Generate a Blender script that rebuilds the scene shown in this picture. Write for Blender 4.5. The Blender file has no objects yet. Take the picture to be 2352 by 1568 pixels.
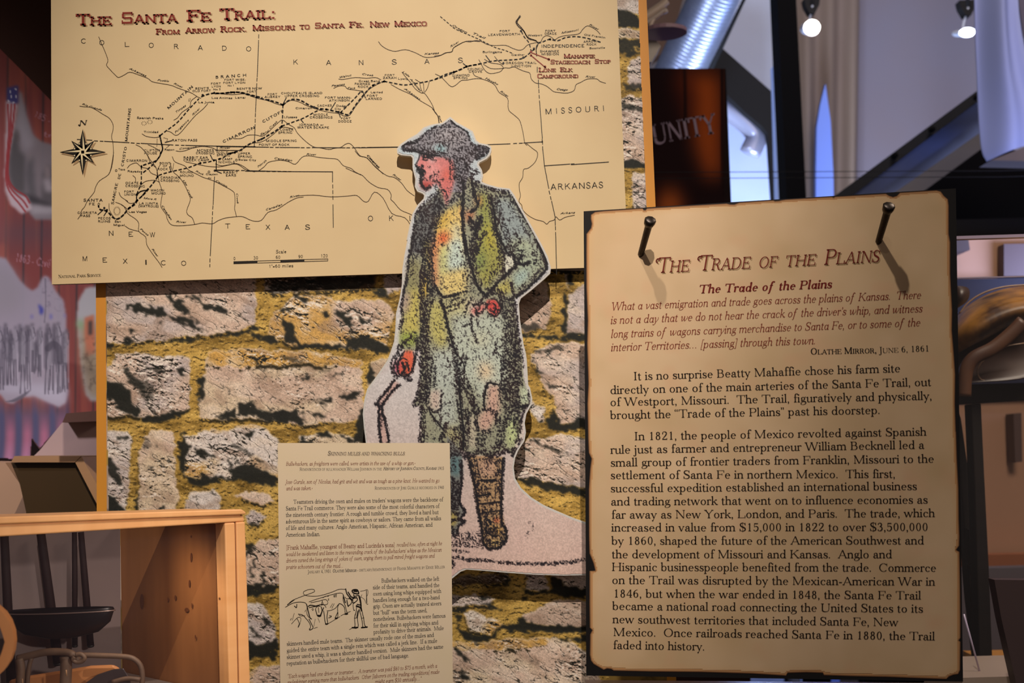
import bpy, math, random
import numpy as np
from mathutils import Matrix, Vector
# ------------------------------------------------------------------ camera
FPX = 2800.0
CAM = np.array([0.0, 0.0, 1.55])
_rot = Matrix.Rotation(math.radians(94.9), 4, 'X') @ Matrix.Rotation(math.radians(-1.9), 4, 'Z')
SC = bpy.context.scene
COL = SC.collection
_cd = bpy.data.cameras.new('camera')
_cd.sensor_width = 36.0
_cd.lens = FPX / 2352 * 36.0
_cd.clip_start = 0.05
_cd.dof.use_dof = True
_cd.dof.focus_distance = 1.36
_cd.dof.aperture_fstop = 9.0
_cam = bpy.data.objects.new('camera', _cd)
_cam.matrix_world = Matrix.Translation(Vector(CAM)) @ _rot
COL.objects.link(_cam)
SC.camera = _cam
R3 = np.array(_rot.to_3x3())
# ------------------------------------------------------------------ world, lamps, exposure
w = bpy.data.worlds.new('world'); SC.world = w; w.use_nodes = True
w.node_tree.nodes['Background'].inputs[0].default_value = (0.92, 0.78, 0.74, 1)
w.node_tree.nodes['Background'].inputs[1].default_value = 0.14
SC.view_settings.view_transform = 'Standard'
SC.view_settings.look = 'None'
SC.view_settings.exposure = 0.0
SC.view_settings.gamma = 1.0
try: SC.view_settings.use_curve_mapping = False
except Exception: pass

def spot(name, loc, target, power, color, size=60, blend=0.6, radius=0.02):
    l = bpy.data.lights.new(name, 'SPOT'); l.energy = power; l.color = color
    l.spot_size = math.radians(size); l.spot_blend = blend; l.shadow_soft_size = radius
    o = bpy.data.objects.new(name, l); COL.objects.link(o); o.location = loc
    o.rotation_euler = (Vector(target) - Vector(loc)).to_track_quat('-Z', 'Y').to_euler()
    return o
def area(name, loc, target, power, color, sx, sy=None):
    l = bpy.data.lights.new(name, 'AREA'); l.energy = power; l.color = color
    l.shape = 'RECTANGLE'; l.size = sx; l.size_y = sy or sx
    o = bpy.data.objects.new(name, l); COL.objects.link(o); o.location = loc
    o.rotation_euler = (Vector(target) - Vector(loc)).to_track_quat('-Z', 'Y').to_euler()
    return o
WARM = (1.0, 0.91, 0.79)
spot('track_spot_on_wall', (0.10, -0.45, 3.25), (-0.20, 1.45, 1.74), 222, WARM, 31, 1.0, 0.009)
spot('track_spot_on_panel', (-0.20, 0.20, 3.75), (0.40, 1.22, 1.42), 112, WARM, 22, 0.4, 0.030)
spot('low_fill_spot', (0.35, -0.9, 2.6), (-0.28, 1.3, 1.15), 9, WARM, 34, 1.0, 0.05)  # added fill that lightens the lower area
spot('case_fill_spot', (0.95, -0.2, 1.85), (-0.36, 1.1, 1.36), 66, WARM, 15, 0.9, 0.03)  # added spot that brightens the maple case frame
area('blue_wash', (2.4, 4.6, 0.9), (1.9, 6.5, 3.0), 34, (0.35, 0.5, 1.0), 1.2, 0.5)
area('hall_light', (1.6, 3.0, 4.6), (1.9, 6.5, 2.8), 48, (1.0, 0.93, 0.9), 1.2)
spot('case_fill_light', (-0.355, 1.165, 1.462), (-0.35, 1.27, 1.3), 0.5, (1.0, 0.82, 0.62), 150, 1.0, 0.02)  # invented lamp inside the case, brightens the pine side panel
spot('left_hall_light', (-1.5, 0.6, 2.9), (-0.98, 2.2, 1.55), 150, (0.95, 0.92, 1.0), 36, 0.9, 0.1)
area('blue_fill_screen', (1.05, 4.9, 1.5), (1.05, 5.95, 2.7), 60, (0.62, 0.76, 1.0), .8, .3)  # added blue area light that brightens the fabric screen
area('blue_fill_sail', (1.55, 3.0, 1.9), (1.5, 3.7, 2.5), 5, (0.45, 0.55, 1.0), .4, .2)  # added blue light beneath the sail to brighten its cloth
area('duct_light', (0.2, 3.9, 2.6), (0.85, 4.9, 2.85), 7, (0.6, 0.72, 1.0), .4, .2)
area('case_room_light', (1.2, 1.3, 2.6), (0.9, 2.2, 1.2), 13, (1.0, 0.84, 0.68), 0.5)

# ------------------------------------------------------------------ projection helpers
def rays(p):
    p = np.atleast_2d(np.asarray(p, float))
    d = np.stack([(p[:, 0] - 1176) / FPX, -(p[:, 1] - 784) / FPX, -np.ones(len(p))], 1)
    return d @ R3.T
class Plane:                       # a real plane in the room; to() finds where a photograph point lies on it
    def __init__(s, p0, n):
        s.p0 = np.array(p0, float); n = np.array(n, float); s.n = n / np.linalg.norm(n)
        if s.n @ (CAM - s.p0) < 0: s.n = -s.n
    def to(s, p, off=0.0):
        d = rays(p); q = s.p0 + s.n * 0
        t = ((q - CAM) @ s.n) / (d @ s.n)
        return CAM + d * t[:, None] + s.n * off
def at(px, py, dist):
    d = rays([[px, py]])[0]
    return CAM + d * dist / 1.0
def tri3(a, b, c):
    a, b, c = map(np.array, (a, b, c)); return Plane(a, np.cross(b - a, c - a))
WALL = Plane((0, 1.450, 1.5), (0, 1, 0))
MAP = Plane((0, 1.431, 1.5), (0, 1, 0))
MAN = Plane((0, 1.414, 1.5), (0, 1, 0))
SMALL = tri3(at(638, 1017, 1.335), at(1033, 1017, 1.36), at(640, 1560, 1.31))
TRADE = tri3(at(1341, 485, 1.30), at(2195, 432, 1.225), at(1348, 1555, 1.29))

# ------------------------------------------------------------------ object helpers
def tag(o, label=None, cat=None, group=None, kind=None):
    if label: o['label'] = label
    if cat: o['category'] = cat
    if group: o['group'] = group
    if kind: o['kind'] = kind
    return o
def empty(name, loc, label=None, cat=None, group=None):
    o = bpy.data.objects.new(name, None); o.empty_display_size = 0.05
    o.location = Vector([float(v) for v in loc]); COL.objects.link(o)
    return tag(o, label, cat, group)
def mesh(name, verts, faces, mat, parent=None, smooth=False, colors=None):
    me = bpy.data.meshes.new(name)
    verts = np.asarray(verts, float)
    if isinstance(faces, np.ndarray):
        nf, k = faces.shape
        me.vertices.add(len(verts)); me.loops.add(nf * k); me.polygons.add(nf)
        base = verts - np.array(parent.location) if parent is not None else verts
        me.vertices.foreach_set('co', base.astype(np.float32).ravel())
        me.loops.foreach_set('vertex_index', faces.astype(np.int32).ravel())
        me.polygons.foreach_set('loop_start', np.arange(0, nf * k, k, dtype=np.int32))
        me.polygons.foreach_set('loop_total', np.full(nf, k, dtype=np.int32))
        me.update(calc_edges=True)
    else:
        base = verts - np.array(parent.location) if parent is not None else verts
        me.from_pydata([tuple(v) for v in base], [], faces)
        me.update()
    if colors is not None:
        ca = me.color_attributes.new('Col', 'FLOAT_COLOR', 'POINT')
        c4 = np.ones((len(verts), 4), np.float32); c4[:, :3] = colors
        ca.data.foreach_set('color', c4.ravel())
    if smooth: me.polygons.foreach_set('use_smooth', np.ones(len(me.polygons), bool))
    if mat: me.materials.append(mat)
    o = bpy.data.objects.new(name, me); COL.objects.link(o)
    if parent is not None:
        o.parent = parent
    return o
def sub(name, verts, faces, mat, parent_mesh, root, **k):     # sub-part: child of a part, same coordinates as the part
    o = mesh(name, np.asarray(verts, float) - np.array(root.location), faces, mat, None, **k)
    o.parent = parent_mesh; return o
def srgb(c):
    c = np.asarray(c, float) / 255.0
    return np.where(c <= 0.04045, c / 12.92, ((c + 0.055) / 1.055) ** 2.4)
def mat(name, rgb, rough=0.6, metal=0.0, noise=None, spec=0.5, emit=None, alpha=None, trans=0.0, bump=None):
    m = bpy.data.materials.new(name); m.use_nodes = True
    nt = m.node_tree; b = nt.nodes['Principled BSDF']
    lin = tuple(srgb(rgb)) + (1,)
    b.inputs['Base Color'].default_value = lin
    b.inputs['Roughness'].default_value = rough
    b.inputs['Metallic'].default_value = metal
    b.inputs['Specular IOR Level'].default_value = spec
    if trans: b.inputs['Transmission Weight'].default_value = trans
    if alpha is not None: b.inputs['Alpha'].default_value = alpha
    if emit:
        b.inputs['Emission Color'].default_value = tuple(srgb(emit[0])) + (1,)
        b.inputs['Emission Strength'].default_value = emit[1]
    if noise:                      # (scale vector, amount, colour2, detail)
        tc = nt.nodes.new('ShaderNodeTexCoord'); mp = nt.nodes.new('ShaderNodeMapping')
        nz = nt.nodes.new('ShaderNodeTexNoise'); rp = nt.nodes.new('ShaderNodeValToRGB')
        mp.inputs['Scale'].default_value = noise[0]
        nz.inputs['Scale'].default_value = 1.0; nz.inputs['Detail'].default_value = noise[3] if len(noise) > 3 else 5
        nt.links.new(tc.outputs['Object'], mp.inputs['Vector']); nt.links.new(mp.outputs[0], nz.inputs['Vector'])
        nt.links.new(nz.outputs['Fac'], rp.inputs[0])
        rp.color_ramp.elements[0].position = 0.5 - noise[1]; rp.color_ramp.elements[1].position = 0.5 + noise[1]
        rp.color_ramp.elements[0].color = lin; rp.color_ramp.elements[1].color = tuple(srgb(noise[2])) + (1,)
        nt.links.new(rp.outputs[0], b.inputs['Base Color'])
        if bump:
            bp = nt.nodes.new('ShaderNodeBump'); bp.inputs['Strength'].default_value = bump
            bp.inputs['Distance'].default_value = 0.002
            nt.links.new(nz.outputs['Fac'], bp.inputs['Height']); nt.links.new(bp.outputs[0], b.inputs['Normal'])
    return m
def print_mat(name, rough=0.6, spec=0.3, grain=0.0, gscale=900):
    m = bpy.data.materials.new(name); m.use_nodes = True
    nt = m.node_tree; b = nt.nodes['Principled BSDF']
    at_ = nt.nodes.new('ShaderNodeVertexColor'); at_.layer_name = 'Col'
    b.inputs['Roughness'].default_value = rough; b.inputs['Specular IOR Level'].default_value = spec
    if grain:
        tc = nt.nodes.new('ShaderNodeTexCoord'); nz = nt.nodes.new('ShaderNodeTexNoise')
        nz.inputs['Scale'].default_value = gscale; nz.inputs['Detail'].default_value = 2
        mr = nt.nodes.new('ShaderNodeMapRange'); mr.inputs[1].default_value = .3; mr.inputs[2].default_value = .7
        mr.inputs[3].default_value = 1 - grain; mr.inputs[4].default_value = 1 + grain
        mx = nt.nodes.new('ShaderNodeVectorMath'); mx.operation = 'SCALE'
        nt.links.new(tc.outputs['Object'], nz.inputs['Vector']); nt.links.new(nz.outputs['Fac'], mr.inputs[0])
        nt.links.new(at_.outputs['Color'], mx.inputs[0]); nt.links.new(mr.outputs[0], mx.inputs['Scale'])
        nt.links.new(mx.outputs[0], b.inputs['Base Color'])
    else:
        nt.links.new(at_.outputs['Color'], b.inputs['Base Color'])
    return m
def slab(name, px, plane, thick, m, parent=None, off=0.0, m_side=None):   # board cut along an outline, with real thickness
    px = np.asarray(px, float); n = len(px)
    f = plane.to(px, off); bk = f - plane.n * thick
    vs = np.concatenate([f, bk])
    faces = [list(range(n)), list(range(2 * n - 1, n - 1, -1))]
    for i in range(n):
        j = (i + 1) % n; faces.append([i, i + n, j + n, j])
    o = mesh(name, vs, faces, m, parent)
    if m_side:
        o.data.materials.append(m_side)
        for k, p in enumerate(o.data.polygons): p.material_index = 0 if k == 0 else 1
    return o
def poly_to(name, prims, plane, off, m, parent):       # flat print: quads given in photograph points
    if not prims: return None
    vs = np.concatenate(prims).reshape(-1, 2); n = len(vs) // 4
    v3 = plane.to(vs, off)
    return mesh(name, v3, np.arange(n * 4).reshape(n, 4), m, parent)
def box(name, c, s, m, parent=None, rot=None, bevel=0.0):
    c = np.array(c, float); h = np.array(s, float) / 2
    v = np.array([[x, y, z] for x in (-1, 1) for y in (-1, 1) for z in (-1, 1)]) * h
    if rot is not None: v = v @ np.array(Matrix.Rotation(rot[0], 3, rot[1])).T
    v = v + c
    f = [[0, 1, 3, 2], [4, 6, 7, 5], [0, 4, 5, 1], [2, 3, 7, 6], [0, 2, 6, 4], [1, 5, 7, 3]]
    o = mesh(name, v, f, m, parent)
    if bevel:
        b = o.modifiers.new('bevel', 'BEVEL'); b.width = bevel; b.segments = 2
    return o
def hexa(name, front, back, m, parent=None, bevel=0.0):   # closed solid between two matching outlines of 3-D points
    f = np.array(front, float); b = np.array(back, float); n = len(f)
    faces = [list(range(n)), list(range(2 * n - 1, n - 1, -1))] + [[i, i + n, (i + 1) % n + n, (i + 1) % n] for i in range(n)]
    o = mesh(name, np.concatenate([f, b]), faces, m, parent)
    if bevel:
        bb = o.modifiers.new('bevel', 'BEVEL'); bb.width = bevel; bb.segments = 2
    return o
def beam(name, pts, dist, depth, m, parent=None, bevel=0.0):   # solid whose face outline stands at a distance, running back by depth
    P = Plane(at(pts[0][0], pts[0][1], dist), (0, 1, 0))
    f = P.to(pts); return hexa(name, f, f - P.n * depth, m, parent, bevel)
def tube(name, pts, r, m, parent=None, seg=10, caps=True, flat=1.0):
    pts = np.array(pts, float); n = len(pts); rr = np.broadcast_to(np.asarray(r, float), (n,))
    vs = []; up = np.array([0, 0, 1.0])
    prev = None
    for i in range(n):
        t = pts[min(i + 1, n - 1)] - pts[max(i - 1, 0)]; t /= np.linalg.norm(t)
        a = np.cross(t, up) if prev is None else prev - t * (prev @ t)
        if np.linalg.norm(a) < 1e-3: a = np.cross(t, [1, 0, 0])
        a /= np.linalg.norm(a); b = np.cross(t, a); prev = a
        for k in range(seg):
            an = 2 * math.pi * k / seg
            vs.append(pts[i] + rr[i] * (a * math.cos(an) * flat + b * math.sin(an)))
    f = []
    for i in range(n - 1):
        for k in range(seg):
            k2 = (k + 1) % seg; f.append([i * seg + k, i * seg + k2, (i + 1) * seg + k2, (i + 1) * seg + k])
    if caps: f.append(list(range(seg - 1, -1, -1))); f.append([(n - 1) * seg + k for k in range(seg)])
    return mesh(name, vs, f, m, parent, smooth=True)
def spline(p, k=6):
    p = np.array(p, float); q = np.concatenate([[2 * p[0] - p[1]], p, [2 * p[-1] - p[-2]]])
    out = []
    for i in range(1, len(q) - 2):
        for t in np.linspace(0, 1, k, endpoint=False):
            out.append(0.5 * ((2 * q[i]) + (-q[i - 1] + q[i + 1]) * t + (2 * q[i - 1] - 5 * q[i] + 4 * q[i + 1] - q[i + 2]) * t * t + (-q[i - 1] + 3 * q[i] - 3 * q[i + 1] + q[i + 2]) * t ** 3))
    out.append(p[-1]); return np.array(out)

# ------------------------------------------------------------------ lettering drawn with strokes
class Pen:
    def __init__(s, W, T, mode):
        s.W, s.T, s.mode, s.q = W, T, mode, []
        s.slabm = mode == 'slab'; s.sans = mode == 'sans'; s.ital = mode == 'ital'; s.lc = False
    def quad(s, a, b, c, d): s.q.append((a, b, c, d))
    def st(s, x, y0, y1, w=None):
        w = (w or s.W) / 2; s.quad((x - w, y0), (x + w, y0), (x + w, y1), (x - w, y1))
    def hb(s, x0, x1, y, t=None):
        t = (t or s.T) / 2; s.quad((x0, y - t), (x1, y - t), (x1, y + t), (x0, y + t))
    def dg(s, x0, y0, x1, y1, w=None):
        w = (w or s.W) / 2; s.quad((x0 - w, y0), (x0 + w, y0), (x1 + w, y1), (x1 - w, y1))
    def rb(s, pts, ws, k=3):
        if np.isscalar(ws): ws = [ws] * len(pts)
        p = spline([(x, y, w) for (x, y), w in zip(pts, ws)], k)
        d = np.gradient(p[:, :2], axis=0); d /= np.linalg.norm(d, axis=1)[:, None] + 1e-9
        nrm = np.stack([-d[:, 1], d[:, 0]], 1) * p[:, 2:3] / 2
        L, Rr = p[:, :2] + nrm, p[:, :2] - nrm
        for i in range(len(p) - 1): s.quad(tuple(L[i]), tuple(Rr[i]), tuple(Rr[i + 1]), tuple(L[i + 1]))
    def bw(s, cx, cy, rx, ry, a0=0, a1=360, w=None, t=None, n=None):
        w = w or s.W; t = t or s.T
        n = n or max(6, int((a1 - a0) / 20))
        e = 0.5 if s.slabm else 1.0
        def f(a, rx, ry):
            c, sn = math.cos(a), math.sin(a)
            return (cx + rx * math.copysign(abs(c) ** e, c), cy + ry * math.copysign(abs(sn) ** e, sn))
        A = [math.radians(a0 + (a1 - a0) * i / n) for i in range(n + 1)]
        for a, b in zip(A[:-1], A[1:]):
            s.quad(f(a, rx, ry), f(a, rx - w, ry - t), f(b, rx - w, ry - t), f(b, rx, ry))
    def dot(s, x, y, r):
        if s.sans or s.slabm:
            r *= .8; s.quad((x - r, y - r), (x + r, y - r), (x + r, y + r), (x - r, y + r)); return
        P = [(x + r * math.cos(i * math.pi / 4), y + r * math.sin(i * math.pi / 4)) for i in range(8)]
        s.quad(P[0], P[1], P[2], P[3]); s.quad(P[3], P[4], P[5], P[0]); s.quad(P[5], P[6], P[7], P[0])
    def ball(s, x, y, r):
        if not (s.sans or s.slabm): s.dot(x, y, r)
    def ft(s, x, y, up=1, a=None, w=None, l=1, r=1):      # serif: slab with brackets
        if s.sans: return
        w = w or s.W
        if s.ital and s.lc:
            if up == 1 and y == 0: s.rb([(x, 90), (x + 5, 20), (x + 40, 2), (x + 95, 60)], [s.W, s.W * .8, s.T * 1.3, s.T], 2)
            elif up == 1: s.hb(x - 60, x + 60, y + s.T / 2)
            elif up == -1: s.hb(x - 55, x + 55, y - s.T / 2)
            return
        a = a or w * .5 + (58 if not s.slabm else 75)
        t = s.T * (1.0 if not s.slabm else 1.15) * up
        s.quad((x - a * l, y), (x + a * r, y), (x + a * r, y + t), (x - a * l, y + t))
        if not s.slabm:
            k = w * .5
            s.quad((x - max(k, a * .7 * l), y + t), (x + max(k, a * .7 * r), y + t), (x + k, y + t + 32 * up), (x - k, y + t + 32 * up))
    def fl(s, x, y):                                     # flag on top of lower-case stems
        if s.sans: return
        k = s.W / 2
        if s.ital: s.rb([(x - 85, y - 75), (x - 40, y - 20), (x - 5, y - 12), (x, y - 70)], [s.T, s.T * 1.3, s.W * .7, s.W], 2); return
        s.quad((x - k - 55, y - 38), (x - k, y - 75), (x + k, y - 60), (x + k, y + 8))
        s.quad((x - k - 55, y - 38), (x + k, y + 8), (x - k, y - 12), (x - k - 55, y - 26))
    def tick(s, x, y0, y1, w=None):                      # vertical serif at the end of an arm
        if s.sans: return
        w = w or s.T * 1.2
        s.quad((x - w / 2, y0), (x + w / 2, y0), (x + w / 2, y1), (x - w / 2, y1))
X, C, AS, DS = 430, 680, 715, -225
def glyph(ch, g):
    W, T = g.W, g.T
    st, hb, dg, rb, bw, dot, ball, ft, fl, tick = g.st, g.hb, g.dg, g.rb, g.bw, g.dot, g.ball, g.ft, g.fl, g.tick
    g.lc = ch.islower()
    it = g.ital
    def arch(x0, x1, top=X):
        rb([(x0, top - 110), (x0 + 60, top - 30), (x0 + (x1 - x0) * .55, top - 8), (x1 - 25, top - 45), (x1, top - 140)], [T, T * 1.2, W * .75, W, W])
    def DR(x0, cx, y0, y1, rx):
        hb(x0, cx, y0 + T / 2); hb(x0, cx, y1 - T / 2); bw(cx, (y0 + y1) / 2, rx, (y1 - y0) / 2, -90, 90)
    if ch == 'a':
        if it:
            bw(215, 210, 165, 220, 20, 340); st(360, 60, X); ft(360, 0); return 450
        rb([(92, 320), (118, 390), (195, 422), (275, 390), (300, 300)], [T * 1.3, T * 1.2, T * 1.3, W * .9, W]); ball(108, 325, W * .55)
        st(300, 75, 305); rb([(300, 262), (205, 232), (100, 185), (75, 105), (125, 28), (210, 25), (300, 95)], [T, T * 1.2, W * .7, W, W * .8, T * 1.2, T])
        rb([(300, 95), (312, 25), (352, 10), (405, 50)], [W, W * .8, T * 1.5, T]); return 420
    if ch == 'b': st(95, 20, AS); fl(95, AS); bw(235, 212, 185, 222, -160, 160); return 460
    if ch == 'c': bw(228, 215, 185, 222, 48, 320); ball(335, 345, W * .55); return 400
    if ch == 'd':
        bw(225, 212, 185, 222, 20, 340); st(365, 0, AS); fl(365, AS); ft(365, 0, l=.1); return 465
    if ch == 'e': bw(225, 215, 182, 222, 5, 318); hb(70, 395, 240); return 430
    if ch == 'f':
        if it:
            rb([(20, -200), (60, -222), (100, -170), (130, 60), (165, 500), (200, 660), (260, 715), (320, 690)], [T, T * 1.2, W * .8, W, W, W * .9, T * 1.3, T]); ball(312, 680, W * .5); hb(60, 270, X - T / 2); return 300
        st(140, 0, 560); ft(140, 0); rb([(140, 540), (155, 650), (215, 708), (295, 700)], [W, W * .9, T * 1.3, T * 1.2]); ball(300, 672, W * .55); hb(45, 265, X - T / 2); return 275
    if ch == 'g':
        bw(200, 290, 145, 145); rb([(305, 390), (345, 425), (405, 415)], [T, T * 1.2, W * .6])
        rb([(120, 178), (78, 120), (130, 72), (260, 62), (370, 25), (385, -75), (290, -175), (175, -205), (62, -165), (50, -85), (125, -10), (160, 5)], [T, T * 1.2, W * .8, W, W, W * .8, T * 1.2, T, T * 1.1, W * .7, T, T], 2); return 420
    if ch == 'h': st(95, 0, AS); fl(95, AS); ft(95, 0, r=1) if not it else None; arch(95, 355); st(355, 0, 300); ft(355, 0); return 450
    if ch == 'i': st(100, 0, X); fl(100, X); ft(100, 0); dot(98, 610, W * .65 if not g.sans else W * .6); return 205
    if ch == 'j':
        st(110, -100, X); fl(110, X); rb([(110, -95), (95, -180), (35, -220), (-25, -200)], [W, W * .8, T * 1.2, T]); ball(-15, -190, W * .5); dot(108, 610, W * .65); return 215
    if ch == 'k':
        st(95, 0, AS); fl(95, AS); ft(95, 0) if not it else None; dg(120, 200, 330, X - 10, T * 1.4); ft(335, X, -1, 70); dg(205, 270, 365, 10); ft(385, 0, 1, 80); return 440
    if ch == 'l': st(100, 0, AS); fl(100, AS); ft(100, 0); return 205
    if ch == 'm':
        st(95, 0, X); fl(95, X); ft(95, 0) if not it else None; arch(95, 345); st(345, 0, 300); ft(345, 0) if not it else None; arch(345, 600); st(600, 0, 300); ft(600, 0); return 695
    if ch == 'n': st(95, 0, X); fl(95, X); ft(95, 0) if not it else None; arch(95, 355); st(355, 0, 300); ft(355, 0); return 450
    if ch == 'o': bw(230, 215, 188, 224); return 460
    if ch == 'p': st(95, DS, X); fl(95, X); ft(95, DS); bw(235, 212, 185, 222, -160, 160); return 460
    if ch == 'q': bw(225, 212, 185, 222, 20, 340); st(365, DS, X); ft(365, DS); return 465
    if ch == 'r': st(95, 0, X); fl(95, X); ft(95, 0) if not it else None; rb([(95, 300), (140, 385), (200, 422), (270, 418)], [T, T, W * .6, W * .6]); ball(275, 392, W * .55); return 310
    if ch == 's':
        rb([(288, 320), (262, 395), (190, 422), (112, 405), (75, 335), (115, 262), (210, 208), (292, 145), (288, 55), (205, 12), (110, 22), (62, 105)], [T, T, T * 1.3, W * .75, W * .9, W, W * 1.05, W, W * .75, T * 1.3, T, T], 2)
        tick(292, 300, 425); tick(60, 10, 130); return 350
    if ch == 't': st(115, 60, 500 if not g.sans else 560); hb(35, 245, X - T / 2); rb([(40, X - T), (95, 475), (140, 570)], [T, T * 1.5, T]) if not g.sans else None; rb([(115, 85), (132, 15), (190, 8), (255, 50)], [W, W * .8, T * 1.4, T]); return 275
    if ch == 'u':
        st(95, 110, X); fl(95, X); rb([(95, 130), (112, 40), (185, 10), (270, 30), (350, 95)], [W, W * .9, W * .6, T, T]); st(355, 0, X); fl(355, X); ft(355, 0, l=.1); return 455
    if ch in 'vy' and it:
        rb([(30, 350), (70, 420), (115, 380), (130, 200), (170, 20)], [T, T, W, W, W]); rb([(170, 10), (280, 140), (360, 300), (330, 425)], [T, T, W * .6, W * .6])
        if ch == 'y': rb([(180, 30), (140, -120), (50, -215), (-20, -200)], [W, T * 1.4, T, T]); ball(-12, -192, W * .5)
        return 400
    if ch == 'w' and it:
        rb([(30, 350), (70, 420), (115, 380), (115, 200), (160, 10)], [T, T, W, W, W]); rb([(160, 10), (260, 130), (330, X)], [T, T, T]); rb([(330, X), (335, 200), (380, 10)], [W, W, W]); rb([(380, 10), (500, 140), (580, 300), (545, 425)], [T, T, W * .6, W * .6]); return 620
    if ch == 'v': dg(70, X, 215, 0); dg(215, 0, 355, X, T * 1.2); ft(65, X, -1, 75); ft(355, X, -1, 65, T); return 425
    if ch == 'w':
        dg(65, X, 190, 0); dg(190, 0, 325, X, T * 1.2); dg(315, X, 440, 0); dg(440, 0, 580, X, T * 1.2); ft(60, X, -1, 72); ft(315, X, -1, 70); ft(580, X, -1, 62, T); return 640
    if ch == 'x': dg(85, X, 345, 0); dg(85, 0, 335, X, T * 1.2); ft(85, X, -1, 72); ft(338, X, -1, 62, T); ft(345, 0, 1, 72); ft(85, 0, 1, 62, T); return 430
    if ch == 'y': dg(70, X, 225, 10); dg(355, X, 150, -190, T * 1.2); ft(65, X, -1, 75); ft(355, X, -1, 65, T); ball(125, -190, W * .6); return 425
    if ch == 'z': hb(55, 345, X - T / 2); hb(55, 350, T / 2); dg(80, T / 2, 310, X - T / 2, W * 1.1); tick(60, 320, X); tick(348, 0, 110); return 400
    if ch == 'A':
        dg(75, 0, 330, C, T * 1.3); dg(330, C, 575, 0); hb(165, 480, 225); ft(72, 0, 1, 80, T); ft(578, 0, 1, 95); return 650
    if ch == 'B': st(130, 0, C); DR(130, 310, 350, C, 165); DR(130, 325, 0, 350 + T, 200); ft(130, 0, r=.2); ft(130, C, -1, r=.2); return 575
    if ch == 'C': bw(355, 340, 310, 352, 42, 318, t=T * 1.1); tick(590, 455, 680); (tick(595, 20, 160) if g.slabm else None); return 655
    if ch == 'D': st(130, 0, C); DR(130, 340, 0, C, 310); ft(130, 0, r=.2); ft(130, C, -1, r=.2); return 710
    if ch == 'E': st(130, 0, C); hb(130, 530, C - T / 2); hb(130, 400, 350); hb(130, 555, T / 2); ft(130, 0, r=.1); ft(130, C, -1, r=.1); tick(525, 520, C, T * 1.5); tick(400, 270, 430); tick(550, 0, 170, T * 1.5); return 600
    if ch == 'F': st(130, 0, C); hb(130, 525, C - T / 2); hb(130, 400, 350); ft(130, 0); ft(130, C, -1, r=.1); tick(520, 510, C, T * 1.5); tick(400, 270, 430); return 560
    if ch == 'G': bw(355, 340, 310, 352, 42, 318, t=T * 1.1); tick(590, 455, 680); st(575, 50, 290); ft(575, 290, -1, 95); return 715
    if ch == 'H':
        for x in (130, 600): st(x, 0, C); ft(x, 0); ft(x, C, -1)
        hb(130, 600, 350); return 730
    if ch == 'I': st(150, 0, C); ft(150, 0); ft(150, C, -1); return 300
    if ch == 'J': st(170, -60, C); ft(170, C, -1); rb([(170, -40), (150, -140), (70, -200), (0, -180)], [W, W * .8, T * 1.2, T]); ball(5, -165, W * .5); return 310
    if ch == 'K': st(130, 0, C); ft(130, 0); ft(130, C, -1); dg(160, 280, 540, C, T * 1.3); ft(545, C, -1, 90, T); dg(290, 410, 590, 0); ft(600, 0, 1, 100); return 670
    if ch == 'L': st(130, 0, C); ft(130, 0, r=.1); ft(130, C, -1); hb(130, 540, T / 2); tick(540, 0, 190, T * 1.5); return 575
    if ch == 'M': st(125, 0, C, T * 1.3); ft(125, 0, 1, 80, T); ft(115, C, -1, 70, W); dg(125, C, 410, 10); dg(410, 10, 700, C, T * 1.3); st(710, 0, C); ft(710, 0); ft(718, C, -1, 85); return 840
    if ch == 'N': st(120, 0, C, T * 1.3); ft(120, 0, 1, 80, T); ft(105, C, -1, 75); dg(125, C, 585, 0); st(590, 0, C, T * 1.3); ft(590, C, -1, 80, T); return 700
    if ch == 'O': bw(360, 340, 315, 352); return 720
    if ch == 'P': st(130, 0, C); DR(130, 330, 300, C, 205); ft(130, 0); ft(130, C, -1, r=.2); return 560
    if ch == 'Q': bw(360, 340, 315, 352); rb([(380, 10), (450, -100), (580, -130), (680, -90)], [T, W, W * .7, T]); return 720
    if ch == 'R': st(130, 0, C); DR(130, 330, 330, C, 185); ft(130, 0); ft(130, C, -1, r=.2); rb([(340, 345), (430, 200), (500, 50), (600, 5)], [W, W, W * .9, T]); (ft(570, 0, 1, 80) if g.slabm else None); return 640
    if ch == 'S':
        if g.slabm:
            hb(90, 520, C - T * .6, T * 1.2); hb(90, 520, T * .6, T * 1.2); hb(120, 490, C / 2, T); st(110, C / 2, C - T, W * .8); st(490, T, C / 2, W * .8); tick(520, C - 200, C, W * .5); tick(75, 0, 200, W * .5); return 600
        rb([(420, 520), (370, 640), (260, 678), (140, 645), (90, 530), (150, 410), (290, 330), (410, 240), (425, 120), (340, 22), (210, 8), (110, 50), (68, 190)], [T, T, T * 1.3, W * .8, W, W * 1.1, W * 1.2, W * 1.1, W, W * .7, T * 1.2, T, T], 2)
        tick(425, 480, 690); tick(62, 0, 210); return 500
    if ch == 'T':
        st(310, 0, C); ft(310, 0); hb(35, 585, C - T / 2); tick(38, 520, C, T * 1.5); tick(582, 520, C, T * 1.5); return 620
    if ch == 'U': st(125, 200, C); ft(125, C, -1); rb([(125, 230), (145, 70), (320, 5), (510, 60), (570, 230)], [W, W, W * .6, T, T]); st(570, 200, C, T * 1.3); ft(570, C, -1, 80, T); return 690
    if ch == 'V': dg(75, C, 335, 0); dg(335, 0, 575, C, T * 1.3); ft(70, C, -1, 100); ft(578, C, -1, 80, T); return 645
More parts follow.
